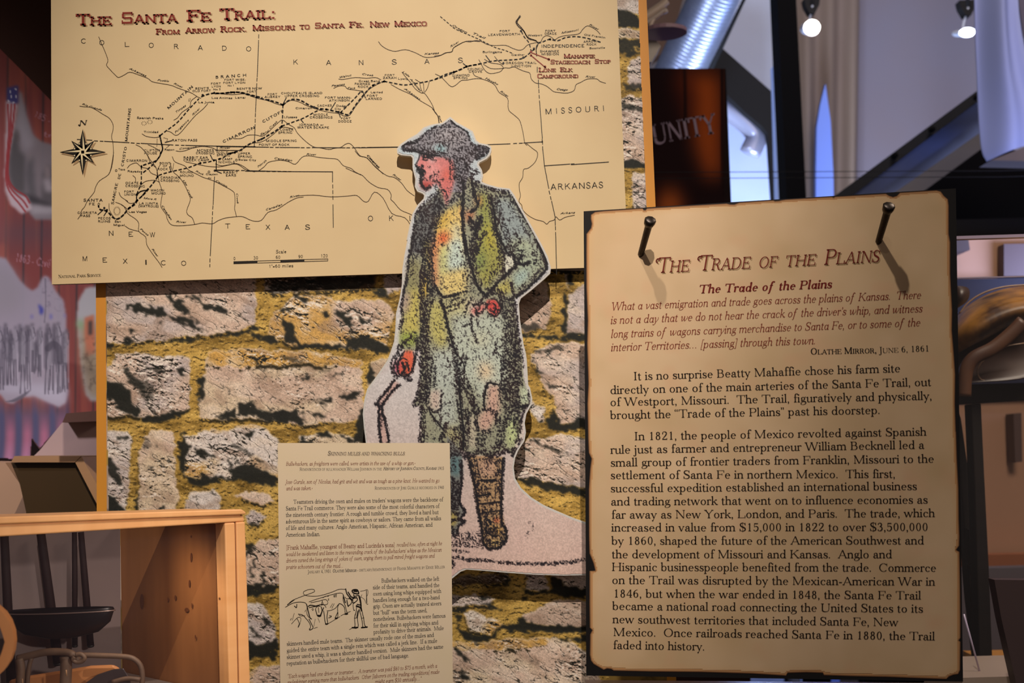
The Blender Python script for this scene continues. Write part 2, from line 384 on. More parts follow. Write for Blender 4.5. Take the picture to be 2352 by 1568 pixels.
    if ch == 'W': dg(75, C, 270, 0); dg(270, 0, 470, C, T * 1.3); dg(460, C, 660, 0); dg(660, 0, 860, C, T * 1.3); ft(70, C, -1, 98); ft(460, C, -1, 90); ft(862, C, -1, 80, T); return 930
    if ch == 'X': dg(100, C, 560, 0); dg(100, 0, 540, C, T * 1.3); ft(100, C, -1, 95); ft(545, C, -1, 80, T); ft(565, 0, 1, 95); ft(95, 0, 1, 80, T); return 660
    if ch == 'Y': dg(75, C, 310, 320); dg(310, 320, 545, C, T * 1.3); st(310, 0, 330); ft(310, 0); ft(70, C, -1, 98); ft(548, C, -1, 80, T); return 615
    if ch == 'Z': hb(70, 550, C - T / 2); hb(60, 560, T / 2); dg(120, T / 2, 490, C - T / 2, W * 1.2); tick(75, 530, C); tick(560, 0, 170); return 620
    if ch == '1': st(230, 0, 660); ft(230, 0); rb([(130, 560), (190, 600), (230, 650)], T); return 440
    if ch == '2': rb([(80, 500), (110, 620), (220, 660), (330, 610), (350, 490), (290, 350), (170, 180), (70, 40)], [W * .6, T * 1.2, T * 1.4, W * .9, W, W * .9, W * .6, T]); hb(70, 385, W * .4, W * .8); tick(385, 0, 140); ball(95, 500, W * .5); return 450
    if ch == '3': rb([(90, 560), (150, 645), (260, 645), (320, 550), (280, 410), (190, 365)], [T, T * 1.2, W * .7, W, W * .8, T]); rb([(190, 365), (310, 330), (360, 190), (290, 40), (170, 5), (70, 60)], [T, W * .7, W, W * .9, T * 1.2, T]); ball(90, 80, W * .5); ball(100, 560, W * .45); return 450
    if ch == '4': st(310, 0, 660); ft(310, 0, 1, 80); dg(50, 200, 300, 660, T * 1.3); hb(40, 420, 190, T * 1.4); return 450
    if ch == '5': hb(110, 360, 625, W * .8); st(115, 340, 650, T * 1.2); rb([(110, 345), (210, 410), (330, 350), (360, 200), (290, 40), (170, 5), (70, 60)], [T, T * 1.3, W * .9, W, W * .8, T * 1.2, T]); ball(88, 80, W * .5); return 450
    if ch == '6': bw(228, 205, 165, 212); rb([(340, 650), (200, 590), (100, 430), (85, 220)], [T, T * 1.3, W, W]); return 450
    if ch == '7': hb(70, 390, 625, W * .8); rb([(380, 620), (270, 400), (200, 200), (180, 0)], [T, W * .7, W, W]); tick(72, 520, 650); return 440
    if ch == '8': bw(225, 500, 135, 160, t=T * 1.2); bw(225, 180, 160, 190, t=T * 1.2); return 450
    if ch == '9': bw(222, 455, 165, 208); rb([(110, 8), (250, 70), (350, 230), (366, 440)], [T, T * 1.3, W, W]); return 450
    if ch == '0': bw(225, 330, 170, 338, w=W * .95); return 450
    if ch in '.': dot(90, 38, max(W * .55, 38)); return 190
    if ch == ',': dot(90, 38, max(W * .55, 38)); rb([(115, 40), (110, -50), (60, -110)], [W * .6, T * 1.5, T]); return 190
    if ch == ':': dot(100, 38, max(W * .55, 40)); dot(100, 380, max(W * .55, 40)); return 210
    if ch in "'’": dot(80, 650, W * .5); rb([(100, 650), (100, 570), (55, 510)], [W * .6, T * 1.5, T]); return 150
    if ch == '“':
        for x in (60, 190): dot(x, 560, W * .5); rb([(x - 20, 560), (x - 15, 640), (x + 30, 695)], [W * .6, T * 1.5, T])
        return 280
    if ch == '”':
        for x in (70, 200): dot(x, 650, W * .5); rb([(x + 20, 650), (x + 20, 570), (x - 25, 510)], [W * .6, T * 1.5, T])
        return 280
    if ch == '"': st(60, 500, 680, T); st(140, 500, 680, T); return 200
    if ch == '-': hb(40, 240, 210, W * .8 if not g.sans else W); return 280
    if ch == '=': hb(40, 340, 260); hb(40, 340, 140); return 380
    if ch == '…': [dot(90 + 250 * i, 38, max(W * .55, 38)) for i in range(3)]; return 740
    if ch == '/': dg(40, -100, 330, 720, T * 1.5); return 370
    if ch == '*': dot(100, 480, 50); return 210
    if ch == '•': dot(130, 250, 70); return 260
    if ch == '[': st(90, -150, 720, T * 1.5); hb(70, 220, 705); hb(70, 220, -135); return 240
    if ch == ']': st(150, -150, 720, T * 1.5); hb(20, 170, 705); hb(20, 170, -135); return 240
    if ch == '(': rb([(200, 720), (80, 500), (80, 80), (200, -140)], T * 1.5); return 230
    if ch == ')': rb([(40, 720), (160, 500), (160, 80), (40, -140)], T * 1.5); return 230
    if ch == '$': a = glyph('S', g); st(255, -60, 740, T); return a
    return 230
FONTS = {'r': (84, 34, 'serif', 0), 'b': (120, 46, 'serif', 0), 'i': (74, 34, 'ital', .24), 'bi': (118, 46, 'ital', .2),
         's': (104, 104, 'sans', 0), 'si': (100, 100, 'sans', .3), 'sb': (100, 100, 'sans', 0), 'w': (120, 92, 'slab', 0), 'lt': (70, 70, 'sans', 0)}
_cache = {}
def gl(ch, f):
    if (ch, f) not in _cache:
        W, T, mode, sh = FONTS[f]; p = Pen(W, T, mode); adv = glyph(ch, p) if ch != ' ' else (240 if mode != 'slab' else 330)
        q = np.array(p.q, float).reshape(-1, 2) if p.q else np.zeros((0, 2))
        if sh: q[:, 0] += q[:, 1] * sh
        if mode == 'slab' and ch in ':.': q[:, 0] += 30; adv += 60
        _cache[(ch, f)] = (q, adv)
    return _cache[(ch, f)]
def text(dst, s, x0, y0, x1, y1, h, f='r', sc=False, track=0):
    """one line of lettering from baseline start to baseline end; h = height of a capital in photograph points"""
    out = []; pen = 0
    for ci, ch in enumerate(s):
        k = 1.0
        if sc and ch.islower(): ch = ch.upper(); k = 0.76
        q, adv = gl(ch, f)
        if len(q): 
            qq = q * k; qq[:, 0] += pen; out.append(qq)
        pen += adv * k + track
        if ch == 'f' and f in ('i', 'bi') and s[ci + 1:ci + 2] == ' ': pen += 150
    pen -= track
    q = np.concatenate(out)
    L = math.hypot(x1 - x0, y1 - y0); ux, uy = (x1 - x0) / L, (y1 - y0) / L
    sx = L / pen; sy = h / 680.0
    X_ = q[:, 0] * sx; Y_ = q[:, 1] * sy
    dst.append(np.stack([x0 + X_ * ux + Y_ * uy, y0 + X_ * uy - Y_ * ux], 1))
def line(dst, pts, w, smooth=0):
    p = np.array(pts, float)
    if smooth: p = spline(p, smooth)
    for a, b in zip(p[:-1], p[1:]):
        d = b - a; L = np.hypot(*d)
        if L < 1e-6: continue
        d /= L; n = np.array([-d[1], d[0]]) * w / 2; e = d * w * .3
        dst.append(np.array([a - e + n, b + e + n, b + e - n, a - e - n]))
def dashes(dst, pts, w, on, off, smooth=0):
    p = np.array(pts, float)
    if smooth: p = spline(p, smooth)
    seg = np.hypot(*(p[1:] - p[:-1]).T); cum = np.concatenate([[0], np.cumsum(seg)]); s = 0
    while s < cum[-1]:
        ts = np.linspace(s, min(s + on, cum[-1]), 3)
        q = np.stack([np.interp(ts, cum, p[:, 0]), np.interp(ts, cum, p[:, 1])], 1); line(dst, q, w); s += on + off
def disc(dst, x, y, r, n=10):
    for i in range(0, n, 2):
        a = [2 * math.pi * (i + k) / n for k in range(3)]
        dst.append(np.array([(x, y)] + [(x + r * math.cos(t), y + r * math.sin(t)) for t in a]))
def fan(dst, pts):                 # convex outline as quads
    c = np.mean(pts, 0)
    for i in range(len(pts)):
        a, b = pts[i], pts[(i + 1) % len(pts)]; m_ = ((a[0] + b[0]) / 2, (a[1] + b[1]) / 2)
        dst.append(np.array([c, a, m_, b], float))
def K(ox, oy, s):
    def f(P): return [(ox + x / s, oy + y / s) for x, y in P]
    return f

# ------------------------------------------------------------------ painting canvas for printed pictures
rng = np.random.default_rng(7)
def blur(a, r):
    r = int(round(r))
    if r < 1: return a
    for _ in range(2):
        for ax in (0, 1):
            pad = [(0, 0)] * a.ndim; pad[ax] = (r + 1, r)
            c = np.cumsum(np.pad(a, pad, mode='edge'), axis=ax)
            n = a.shape[ax]; hi = np.take(c, range(2 * r + 1, 2 * r + 1 + n), axis=ax); lo = np.take(c, range(0, n), axis=ax)
            a = (hi - lo) / (2 * r + 1)
    return a
class Canvas:
    def __init__(s, x0, y0, x1, y1, step, rgb):
        s.x0, s.y0, s.step = x0, y0, step
        s.w = int((x1 - x0) / step) + 1; s.h = int((y1 - y0) / step) + 1
        s.X, s.Y = np.meshgrid(x0 + np.arange(s.w) * step, y0 + np.arange(s.h) * step)
        s.rgb = np.empty((s.h, s.w, 3)); s.rgb[:] = rgb
    def noise(s, lx, ly=None, ang=0, oct=1, seed=0):       # smooth noise 0..1, feature size in photograph points
        ly = ly or lx; out = 0; amp = 1; tot = 0
        ca, sa = math.cos(math.radians(ang)), math.sin(math.radians(ang))
        U = (s.X * ca + s.Y * sa); V = (-s.X * sa + s.Y * ca)
        for o in range(oct):
            r = np.random.default_rng(seed * 13 + o); g = r.random((64, 64))
            u = U / lx * 2 ** o + 100; v = V / ly * 2 ** o + 100
            iu = np.floor(u).astype(int); iv = np.floor(v).astype(int); fu = u - iu; fv = v - iv
            fu = fu * fu * (3 - 2 * fu); fv = fv * fv * (3 - 2 * fv)
            # hash rows to break the repeat of the lattice
            def G(i, j): return g[(i + (j // 64) * 17) % 64, (j + (i // 64) * 29) % 64]
            out = out + amp * ((G(iu, iv) * (1 - fu) + G(iu + 1, iv) * fu) * (1 - fv) + (G(iu, iv + 1) * (1 - fu) + G(iu + 1, iv + 1) * fu) * fv)
            tot += amp; amp *= .5
        return out / tot
    def _bb(s, P, pad):
        P = np.asarray(P, float)
        i0 = max(0, int((P[:, 0].min() - pad - s.x0) / s.step)); i1 = min(s.w, int((P[:, 0].max() + pad - s.x0) / s.step) + 2)
        j0 = max(0, int((P[:, 1].min() - pad - s.y0) / s.step)); j1 = min(s.h, int((P[:, 1].max() + pad - s.y0) / s.step) + 2)
        return slice(j0, max(j0, j1)), slice(i0, max(i0, i1))
    def poly(s, P, soft=0, wx=0, wy=0):
        """mask of a polygon; wx, wy: displacement fields that roughen its edge"""
        P = np.asarray(P, float); m = np.zeros((s.h, s.w)); pad = soft * s.step * 3 + 12
        sl = s._bb(P, pad)
        x = (s.X + wx)[sl] if not np.isscalar(wx) else s.X[sl]; y = (s.Y + wy)[sl] if not np.isscalar(wy) else s.Y[sl]
        if x.size == 0: return m
        ins = np.zeros(x.shape, bool)
        for (ax, ay), (bx, by) in zip(P, np.roll(P, -1, 0)):
            if ay == by: continue
            c = ((ay > y) != (by > y)) & (x < (bx - ax) * (y - ay) / (by - ay) + ax); ins ^= c
        m[sl] = ins
        if soft: m[sl] = blur(m[sl], soft)
        return m
    def stroke(s, P, w, soft=1.0, smooth=4):
        """mask of a painted stroke of width w, value falls over soft points"""
        P = np.asarray(P, float)
        if smooth and len(P) > 2: P = spline(P, smooth)
        m = np.zeros((s.h, s.w)); sl = s._bb(P, w / 2 + soft + 2); x = s.X[sl]; y = s.Y[sl]
        if x.size == 0: return m
        d = np.full(x.shape, 1e9)
        for (ax, ay), (bx, by) in zip(P[:-1], P[1:]):
            vx, vy = bx - ax, by - ay; L = vx * vx + vy * vy + 1e-9
            t = np.clip(((x - ax) * vx + (y - ay) * vy) / L, 0, 1)
            d = np.minimum(d, (x - ax - t * vx) ** 2 + (y - ay - t * vy) ** 2)
        d = np.sqrt(d); m[sl] = np.clip((w / 2 + soft - d) / max(soft, 1e-3), 0, 1)
        return m
    def mix(s, m, rgb):
        s.rgb += (np.asarray(rgb, float) - s.rgb) * m[..., None]
    def build(s, name, plane, off, m, parent, keep=None, gain=1.0):
        v = plane.to(np.stack([s.X.ravel(), s.Y.ravel()], 1), off)
        idx = np.arange(s.w * s.h).reshape(s.h, s.w)
        f = np.stack([idx[:-1, :-1], idx[1:, :-1], idx[1:, 1:], idx[:-1, 1:]], -1)
        col = srgb(np.clip(s.rgb, 0, 255)).reshape(-1, 3) * gain
        if keep is not None:
            k = keep[:-1, :-1] & keep[1:, 1:] & keep[1:, :-1] & keep[:-1, 1:]; f = f[k]
            u, inv = np.unique(f.ravel(), return_inverse=True); v = v[u]; col = col[u]; f = inv.reshape(-1, 4)
        return mesh(name, v, f.reshape(-1, 4), m, parent, colors=np.clip(col, 0, 1))
# ------------------------------------------------------------------ room shell
M_floor = mat('floor_dark', (60, 50, 44), .5, noise=((3, 3, 3), .3, (74, 62, 54)))
M_wallp = mat('hall_plaster', (196, 184, 180), .85, noise=((1.2, 1.2, 1.2), .35, (170, 158, 160)))
M_ceil = mat('ceiling_dark', (58, 40, 34), .8, noise=((2, 2, 2), .3, (40, 28, 26)))
def struct(name, c, s, m):
    o = box(name, c, s, m); o['kind'] = 'structure'; return o
struct('floor', (0.5, 4.0, -0.05), (13.0, 12.0, 0.1), M_floor)
struct('wall_back', (0.5, 9.6, 2.8), (13.0, 0.1, 5.8), M_wallp)
struct('wall_left', (-3.4, 4.0, 2.8), (0.1, 12.0, 5.8), mat('left_wall_brown', (92, 62, 50), .8, noise=((2, 2, 2), .3, (70, 46, 38))))
struct('wall_right', (7.0, 4.0, 2.8), (0.1, 12.0, 5.8), M_wallp)
struct('ceiling', (0.5, 4.0, 5.75), (13.0, 12.0, 0.1), M_ceil)

# ------------------------------------------------------------------ partition board with the printed stone masonry
def wx(px, py): return float(WALL.to([[px, py]])[0][0])
bx0 = wx(221, 880); bx1 = wx(1496, 250)
M_orange = mat('orange_stained_edge', (246, 170, 60), .55, noise=((6, 6, 1.2), .35, (196, 122, 32)))
stone_wall = empty('stone_mural_board', ((bx0 + bx1) / 2, 1.46, 0.0),
                   'tall display board with an ochre edge, printed with a photograph of rough limestone masonry', 'display board')
box('board', ((bx0 + bx1) / 2, 1.4625 + 0.0, 1.2), (bx1 - bx0, 0.025, 2.4), M_orange, stone_wall)
px0 = wx(244.5, 880); px1 = wx(1475, 240)
M_base = mat('masonry_print_base', (186, 150, 92), .7)
_nt = M_base.node_tree; _tc = _nt.nodes.new('ShaderNodeTexCoord'); _nz = _nt.nodes.new('ShaderNodeTexNoise'); _nz.inputs['Scale'].default_value = 22; _nz.inputs['Detail'].default_value = 5
_mx = _nt.nodes.new('ShaderNodeVectorMath'); _mx.operation = 'MULTIPLY_ADD'; _mx.inputs[1].default_value = (.03, .03, .03)
_sw = _nt.nodes.new('ShaderNodeSeparateXYZ'); _cw = _nt.nodes.new('ShaderNodeCombineXYZ')
_bk = _nt.nodes.new('ShaderNodeTexBrick'); _bk.inputs['Scale'].default_value = 1.0; _bk.inputs['Brick Width'].default_value = .19; _bk.inputs['Row Height'].default_value = .092; _bk.inputs['Mortar Size'].default_value = .011; _bk.inputs['Mortar Smooth'].default_value = .4
for _i, _c in (('Color1', (204, 178, 162)), ('Color2', (176, 150, 132)), ('Mortar', (178, 142, 70))): _bk.inputs[_i].default_value = tuple(srgb(_c)) + (1,)
_nt.links.new(_tc.outputs['Object'], _nz.inputs['Vector']); _nt.links.new(_nz.outputs['Color'], _mx.inputs[0]); _nt.links.new(_tc.outputs['Object'], _mx.inputs[2])
_nt.links.new(_mx.outputs[0], _sw.inputs[0]); _nt.links.new(_sw.outputs['X'], _cw.inputs['X']); _nt.links.new(_sw.outputs['Z'], _cw.inputs['Y']); _nt.links.new(_cw.outputs[0], _bk.inputs['Vector'])
_r = _nt.nodes.new('ShaderNodeValToRGB'); _r.color_ramp.elements[0].position = .38; _r.color_ramp.elements[1].position = .46; _r.color_ramp.elements[0].color = (.08, .07, .06, 1)
_mm = _nt.nodes.new('ShaderNodeMix'); _mm.data_type = 'RGBA'; _mm.blend_type = 'MULTIPLY'; _mm.inputs['Factor'].default_value = .8
_nt.links.new(_nz.outputs['Fac'], _r.inputs[0]); _nt.links.new(_bk.outputs['Color'], _mm.inputs['A']); _nt.links.new(_r.outputs[0], _mm.inputs['B']); _nt.links.new(_mm.outputs['Result'], _nt.nodes['Principled BSDF'].inputs['Base Color'])
box('print_backing', ((px0 + px1) / 2, 1.4496, 1.2), (px1 - px0, 0.0008, 2.36),
    M_base, stone_wall)
M_print = print_mat('stone_print', .62, .25, .10, 1300)

def stone_canvas(x0, y0, x1, y1, step, stones, darks, lights=(), seed=1):
    c = Canvas(x0, y0, x1, y1, step, (178, 142, 70))
    wx_ = (c.noise(26, oct=3, seed=seed) - .5) * 22; wy_ = (c.noise(26, oct=3, seed=seed + 1) - .5) * 22
    fx = (c.noise(13, 7, 25, 4, seed + 2) - .5) * 26; fy = (c.noise(13, 7, 25, 4, seed + 3) - .5) * 22; rag = c.noise(6, 4, 25, 3, seed + 14)
    # mortar
    n1 = c.noise(60, 24, 5, 3, seed + 4); n2 = c.noise(7, 3.0, 28, 3, seed + 5)
    c.mix(np.clip((n1 - .5) * 5, 0, 1) * .75, (214, 176, 94)); c.mix(np.clip((.47 - n1) * 5, 0, 1) * .8, (112, 86, 34))
    def relief(l1, l2, ang, sd):
        h = c.noise(l1, l2, ang, 4, sd); gy = np.gradient(h, axis=0) / step; gx = np.gradient(h, axis=1) / step
        return (-gy * .85 - gx * .5)
    rm = relief(9, 5, 20, seed + 6); rm = rm / rm.std()
    c.mix(np.clip((-rm - .8) * 1.0, 0, 1) * .85, (56, 44, 20)); c.mix(np.clip((rm - 1.0) * .8, 0, 1) * .6, (238, 200, 118))
    big = relief(42, 20, 24, seed + 7); big = big / big.std()
    med = relief(20, 9, 27, seed + 8); med = med / med.std()
    fin = relief(7, 3.6, 24, seed + 9); fin = fin / fin.std()
    rmod = np.clip((c.noise(80, 44, 20, 2, seed + 15) - .3) * 3.0, .18, 1.55)
    rd = 1 - np.abs(2 * c.noise(52, 15, 30, 3, seed + 16) - 1); rd2 = 1 - np.abs(2 * c.noise(30, 11, 18, 2, seed + 17) - 1)
    tn = c.noise(90, 60, 0, 2, seed + 10); tn2 = c.noise(46, 24, 20, 3, seed + 11)
    TINT = {'p': (206, 178, 160), 'l': (192, 176, 172), 'c': (212, 190, 162), 'g': (204, 158, 84), 'd': (92, 74, 56), 'w': (214, 202, 196)}
    for P, t, rough in stones:
        m = c.poly(P, 1, wx_ * .55 + fx * .5, wy_ * .55 + fy * .5)
        if m.max() == 0: continue
        sh = np.roll(m, int(9 / step), 0); sh = np.roll(sh, int(-2 / step), 1); sh = np.clip(sh - m, 0, 1)
        c.mix(sh * np.clip((rag + tn - .96) * 7, 0, 1) * .95, (38, 32, 18))
        c.mix(m, TINT[t[0]])
        if len(t) > 1: c.mix(m * np.clip((tn - .48) * 6, 0, 1) * .9, TINT[t[1]])
        c.mix(m * np.clip((tn2 - .55) * 5, 0, 1) * .55, (228, 208, 190)); c.mix(m * np.clip((.43 - tn2) * 6, 0, 1) * .5, (150, 122, 104))
        s_ = (big * .55 + med * .8 + fin * .65) * rough * rmod
        c.mix(m * np.clip(-s_ - .55, 0, 1) * .55, (128, 104, 84))
        c.mix(m * np.clip((-s_ - 1.15) * 2.4, 0, 1), (28, 29, 26))
        c.mix(m * np.clip((-fin * rmod - 1.75) * 2, 0, 1) * .8, (40, 36, 30))
        ck = np.clip((rd - .955) * 40, 0, 1) * np.clip((rag - .3) * 5, 0, 1) * np.clip(rough + .1, 0, 1); c.mix(np.roll(ck, int(3 / step), 0) * m * .6, (236, 220, 206)); c.mix(m * ck * .92, (34, 31, 27)); c.mix(m * np.clip((rd2 - .965) * 40, 0, 1) * np.clip((.62 - rag) * 5, 0, 1) * .75 * np.clip(rough, 0, 1), (62, 52, 42))
        c.mix(m * np.clip((s_ - .8) * .9, 0, 1) * .85, (242, 226, 214))
        rim = np.clip(m - np.roll(m, int(4 / step), 0), 0, 1); c.mix(rim * .5, (240, 224, 206))
    for d in darks:
        P, a = d if isinstance(d, tuple) and len(d) == 2 and np.isscalar(d[1]) else (d, .97)
        m = c.poly(P, 1, fx * .9, fy * .9)
        c.mix(m * a * np.clip(1.2 - np.clip((fin * .5 + med * .5) - 1.7, 0, 1) * 1.2, 0, 1), (33, 33, 29))
    for P, col in lights:
        c.mix(c.poly(P, 1, fx * .6, fy * .6) * .9, col)
    g = c.noise(2.6, 2.2, 20, 2, seed + 20)[..., None]
    c.rgb = c.rgb * (1 + (g - .5) * .34)
    return c
A = K(210, 620, 5.227); B = K(560, 620, 5.227); Cc = K(210, 880, 5.227); D = K(540, 1130, 3.58); E = K(1170, 600, 2.613); F = K(1000, 1290, 5.64)
Z = K(640, 860, 9.8)
stones = [
 ([(236, 560), (588, 560), (588, 748), (535, 761), (478, 768), (430, 767), (369, 781), (311, 788), (236, 788)], 'pl', .62),
 (B([(350, 560), (470, 410), (620, 300), (900, 310), (1100, 345), (1250, 380), (1450, 345), (1650, 370), (1800, 480), (1760, 700), (1720, 880), (1560, 930), (1200, 930), (900, 910), (700, 900), (540, 880), (480, 830), (400, 860), (300, 740), (310, 640)]), 'pg', 1.25),
 (B([(260, 40), (1600, 40), (1560, 200), (1450, 205), (1150, 240), (330, 270), (250, 250)]), 'd', 1.3),
 (B([(1680, 40), (2000, 40), (2000, 200), (1740, 290), (1680, 220)]), 'l', .9),
 ([(236, 852), (256, 838), (270, 815), (334, 813), (420, 820), (437, 825), (437, 900), (434, 937), (400, 945), (370, 957), (320, 955), (236, 953)], 'lp', 1.0),
 ([(465, 870), (474, 838), (480, 812), (560, 801), (700, 810), (828, 826), (836, 900), (834, 955), (790, 975), (760, 970), (700, 975), (655, 968), (600, 960), (547, 962), (457, 960), (457, 925)], 'pc', .5),
 ([(480, 808), (560, 800), (700, 808), (828, 824), (826, 842), (700, 836), (620, 838), (560, 842), (478, 838)], 'g', .8),
 ([(236, 988), (298, 992), (300, 1040), (296, 1100), (292, 1185), (236, 1185)], 'lw', 1.05),
 ([(328, 1003), (345, 987), (395, 988), (402, 1010), (403, 1070), (408, 1130), (408, 1190), (318, 1190), (322, 1050)], 'pc', .6),
 ([(424, 1000), (459, 993), (516, 987), (583, 979), (616, 987), (636, 1006), (641, 1052), (640, 1098), (608, 1087), (535, 1096), (468, 1102), (426, 1090)], 'wg', .9),
 ([(428, 1140), (445, 1129), (490, 1125), (505, 1140), (508, 1190), (426, 1190)], 'w', .55),
 ([(533, 1140), (565, 1130), (610, 1133), (630, 1150), (600, 1158), (560, 1146)], 'p', .4),
 ([(560, 1180), (582, 1170), (613, 1189), (596, 1203), (566, 1199)], 'l', 1.1),
 ([(556, 1268), (596, 1240), (650, 1236), (650, 1340), (604, 1345), (556, 1345)], 'p', 1.2),
 ([(556, 1385), (602, 1388), (632, 1432), (640, 1480), (556, 1482)], 'lw', 1.2),
 ([(570, 1545), (600, 1530), (650, 1525), (650, 1600), (556, 1600)], 'pg', 1.0),
 ([(690, 1004), (730, 995), (800, 998), (832, 1010), (834, 1040), (700, 1045)], 'c', 1.7),
 (B([(1530, 1095), (1760, 1060), (1760, 1400), (1500, 1400)]), 'c', .5),
 (E([(40, 250), (60, 160), (130, 120), (220, 130), (240, 200), (250, 300), (225, 400), (100, 425), (60, 380)]), 'p', .8),
 (E([(350, 60), (350, 195), (440, 140), (520, 140), (520, 430), (345, 438), (350, 190), (330, 60)]), 'l', .5),
 (E([(130, 555), (250, 505), (350, 490), (520, 515), (520, 950), (290, 975), (272, 820), (200, 740), (158, 640)]), 'pl', .62),
 (E([(130, 835), (195, 870), (212, 965), (160, 955), (125, 900)]), 'w', 1.5),
 (E([(20, 1140), (130, 1065), (290, 1045), (540, 1080), (540, 1360), (300, 1335), (130, 1300), (20, 1300)]), 'lp', 1.05),
 (F([(150, 240), (400, 180), (950, 150), (960, 270), (700, 280), (300, 300), (150, 330)]), 'd', .8),
 (F([(150, 440), (500, 420), (760, 470), (700, 570), (400, 560), (150, 560)]), 'l', .8),
 (F([(1150, 120), (1400, 120), (1480, 345), (1350, 360), (1180, 360)]), 'l', .7),
 (F([(1530, 120), (2100, 120), (2100, 350), (1780, 330), (1620, 260), (1540, 190)]), 'l', 1.0),
 (F([(380, 640), (820, 730), (860, 840), (700, 930), (450, 900), (380, 760)]), 'gw', .9),
 (F([(1100, 690), (1280, 625), (1560, 480), (1900, 500), (2200, 520), (2200, 850), (1500, 820), (1240, 815), (1130, 760)]), 'p', .4),
 (F([(150, 1090), (560, 1090), (1000, 1020), (1400, 990), (1770, 1030), (2100, 1250), (2200, 1800), (150, 1800)]), 'pc', .75),
 (F([(150, 1040), (600, 1030), (950, 990), (1400, 975), (1480, 1040), (1100, 1110), (800, 1120), (400, 1120), (150, 1100)]), 'g', .7),
]
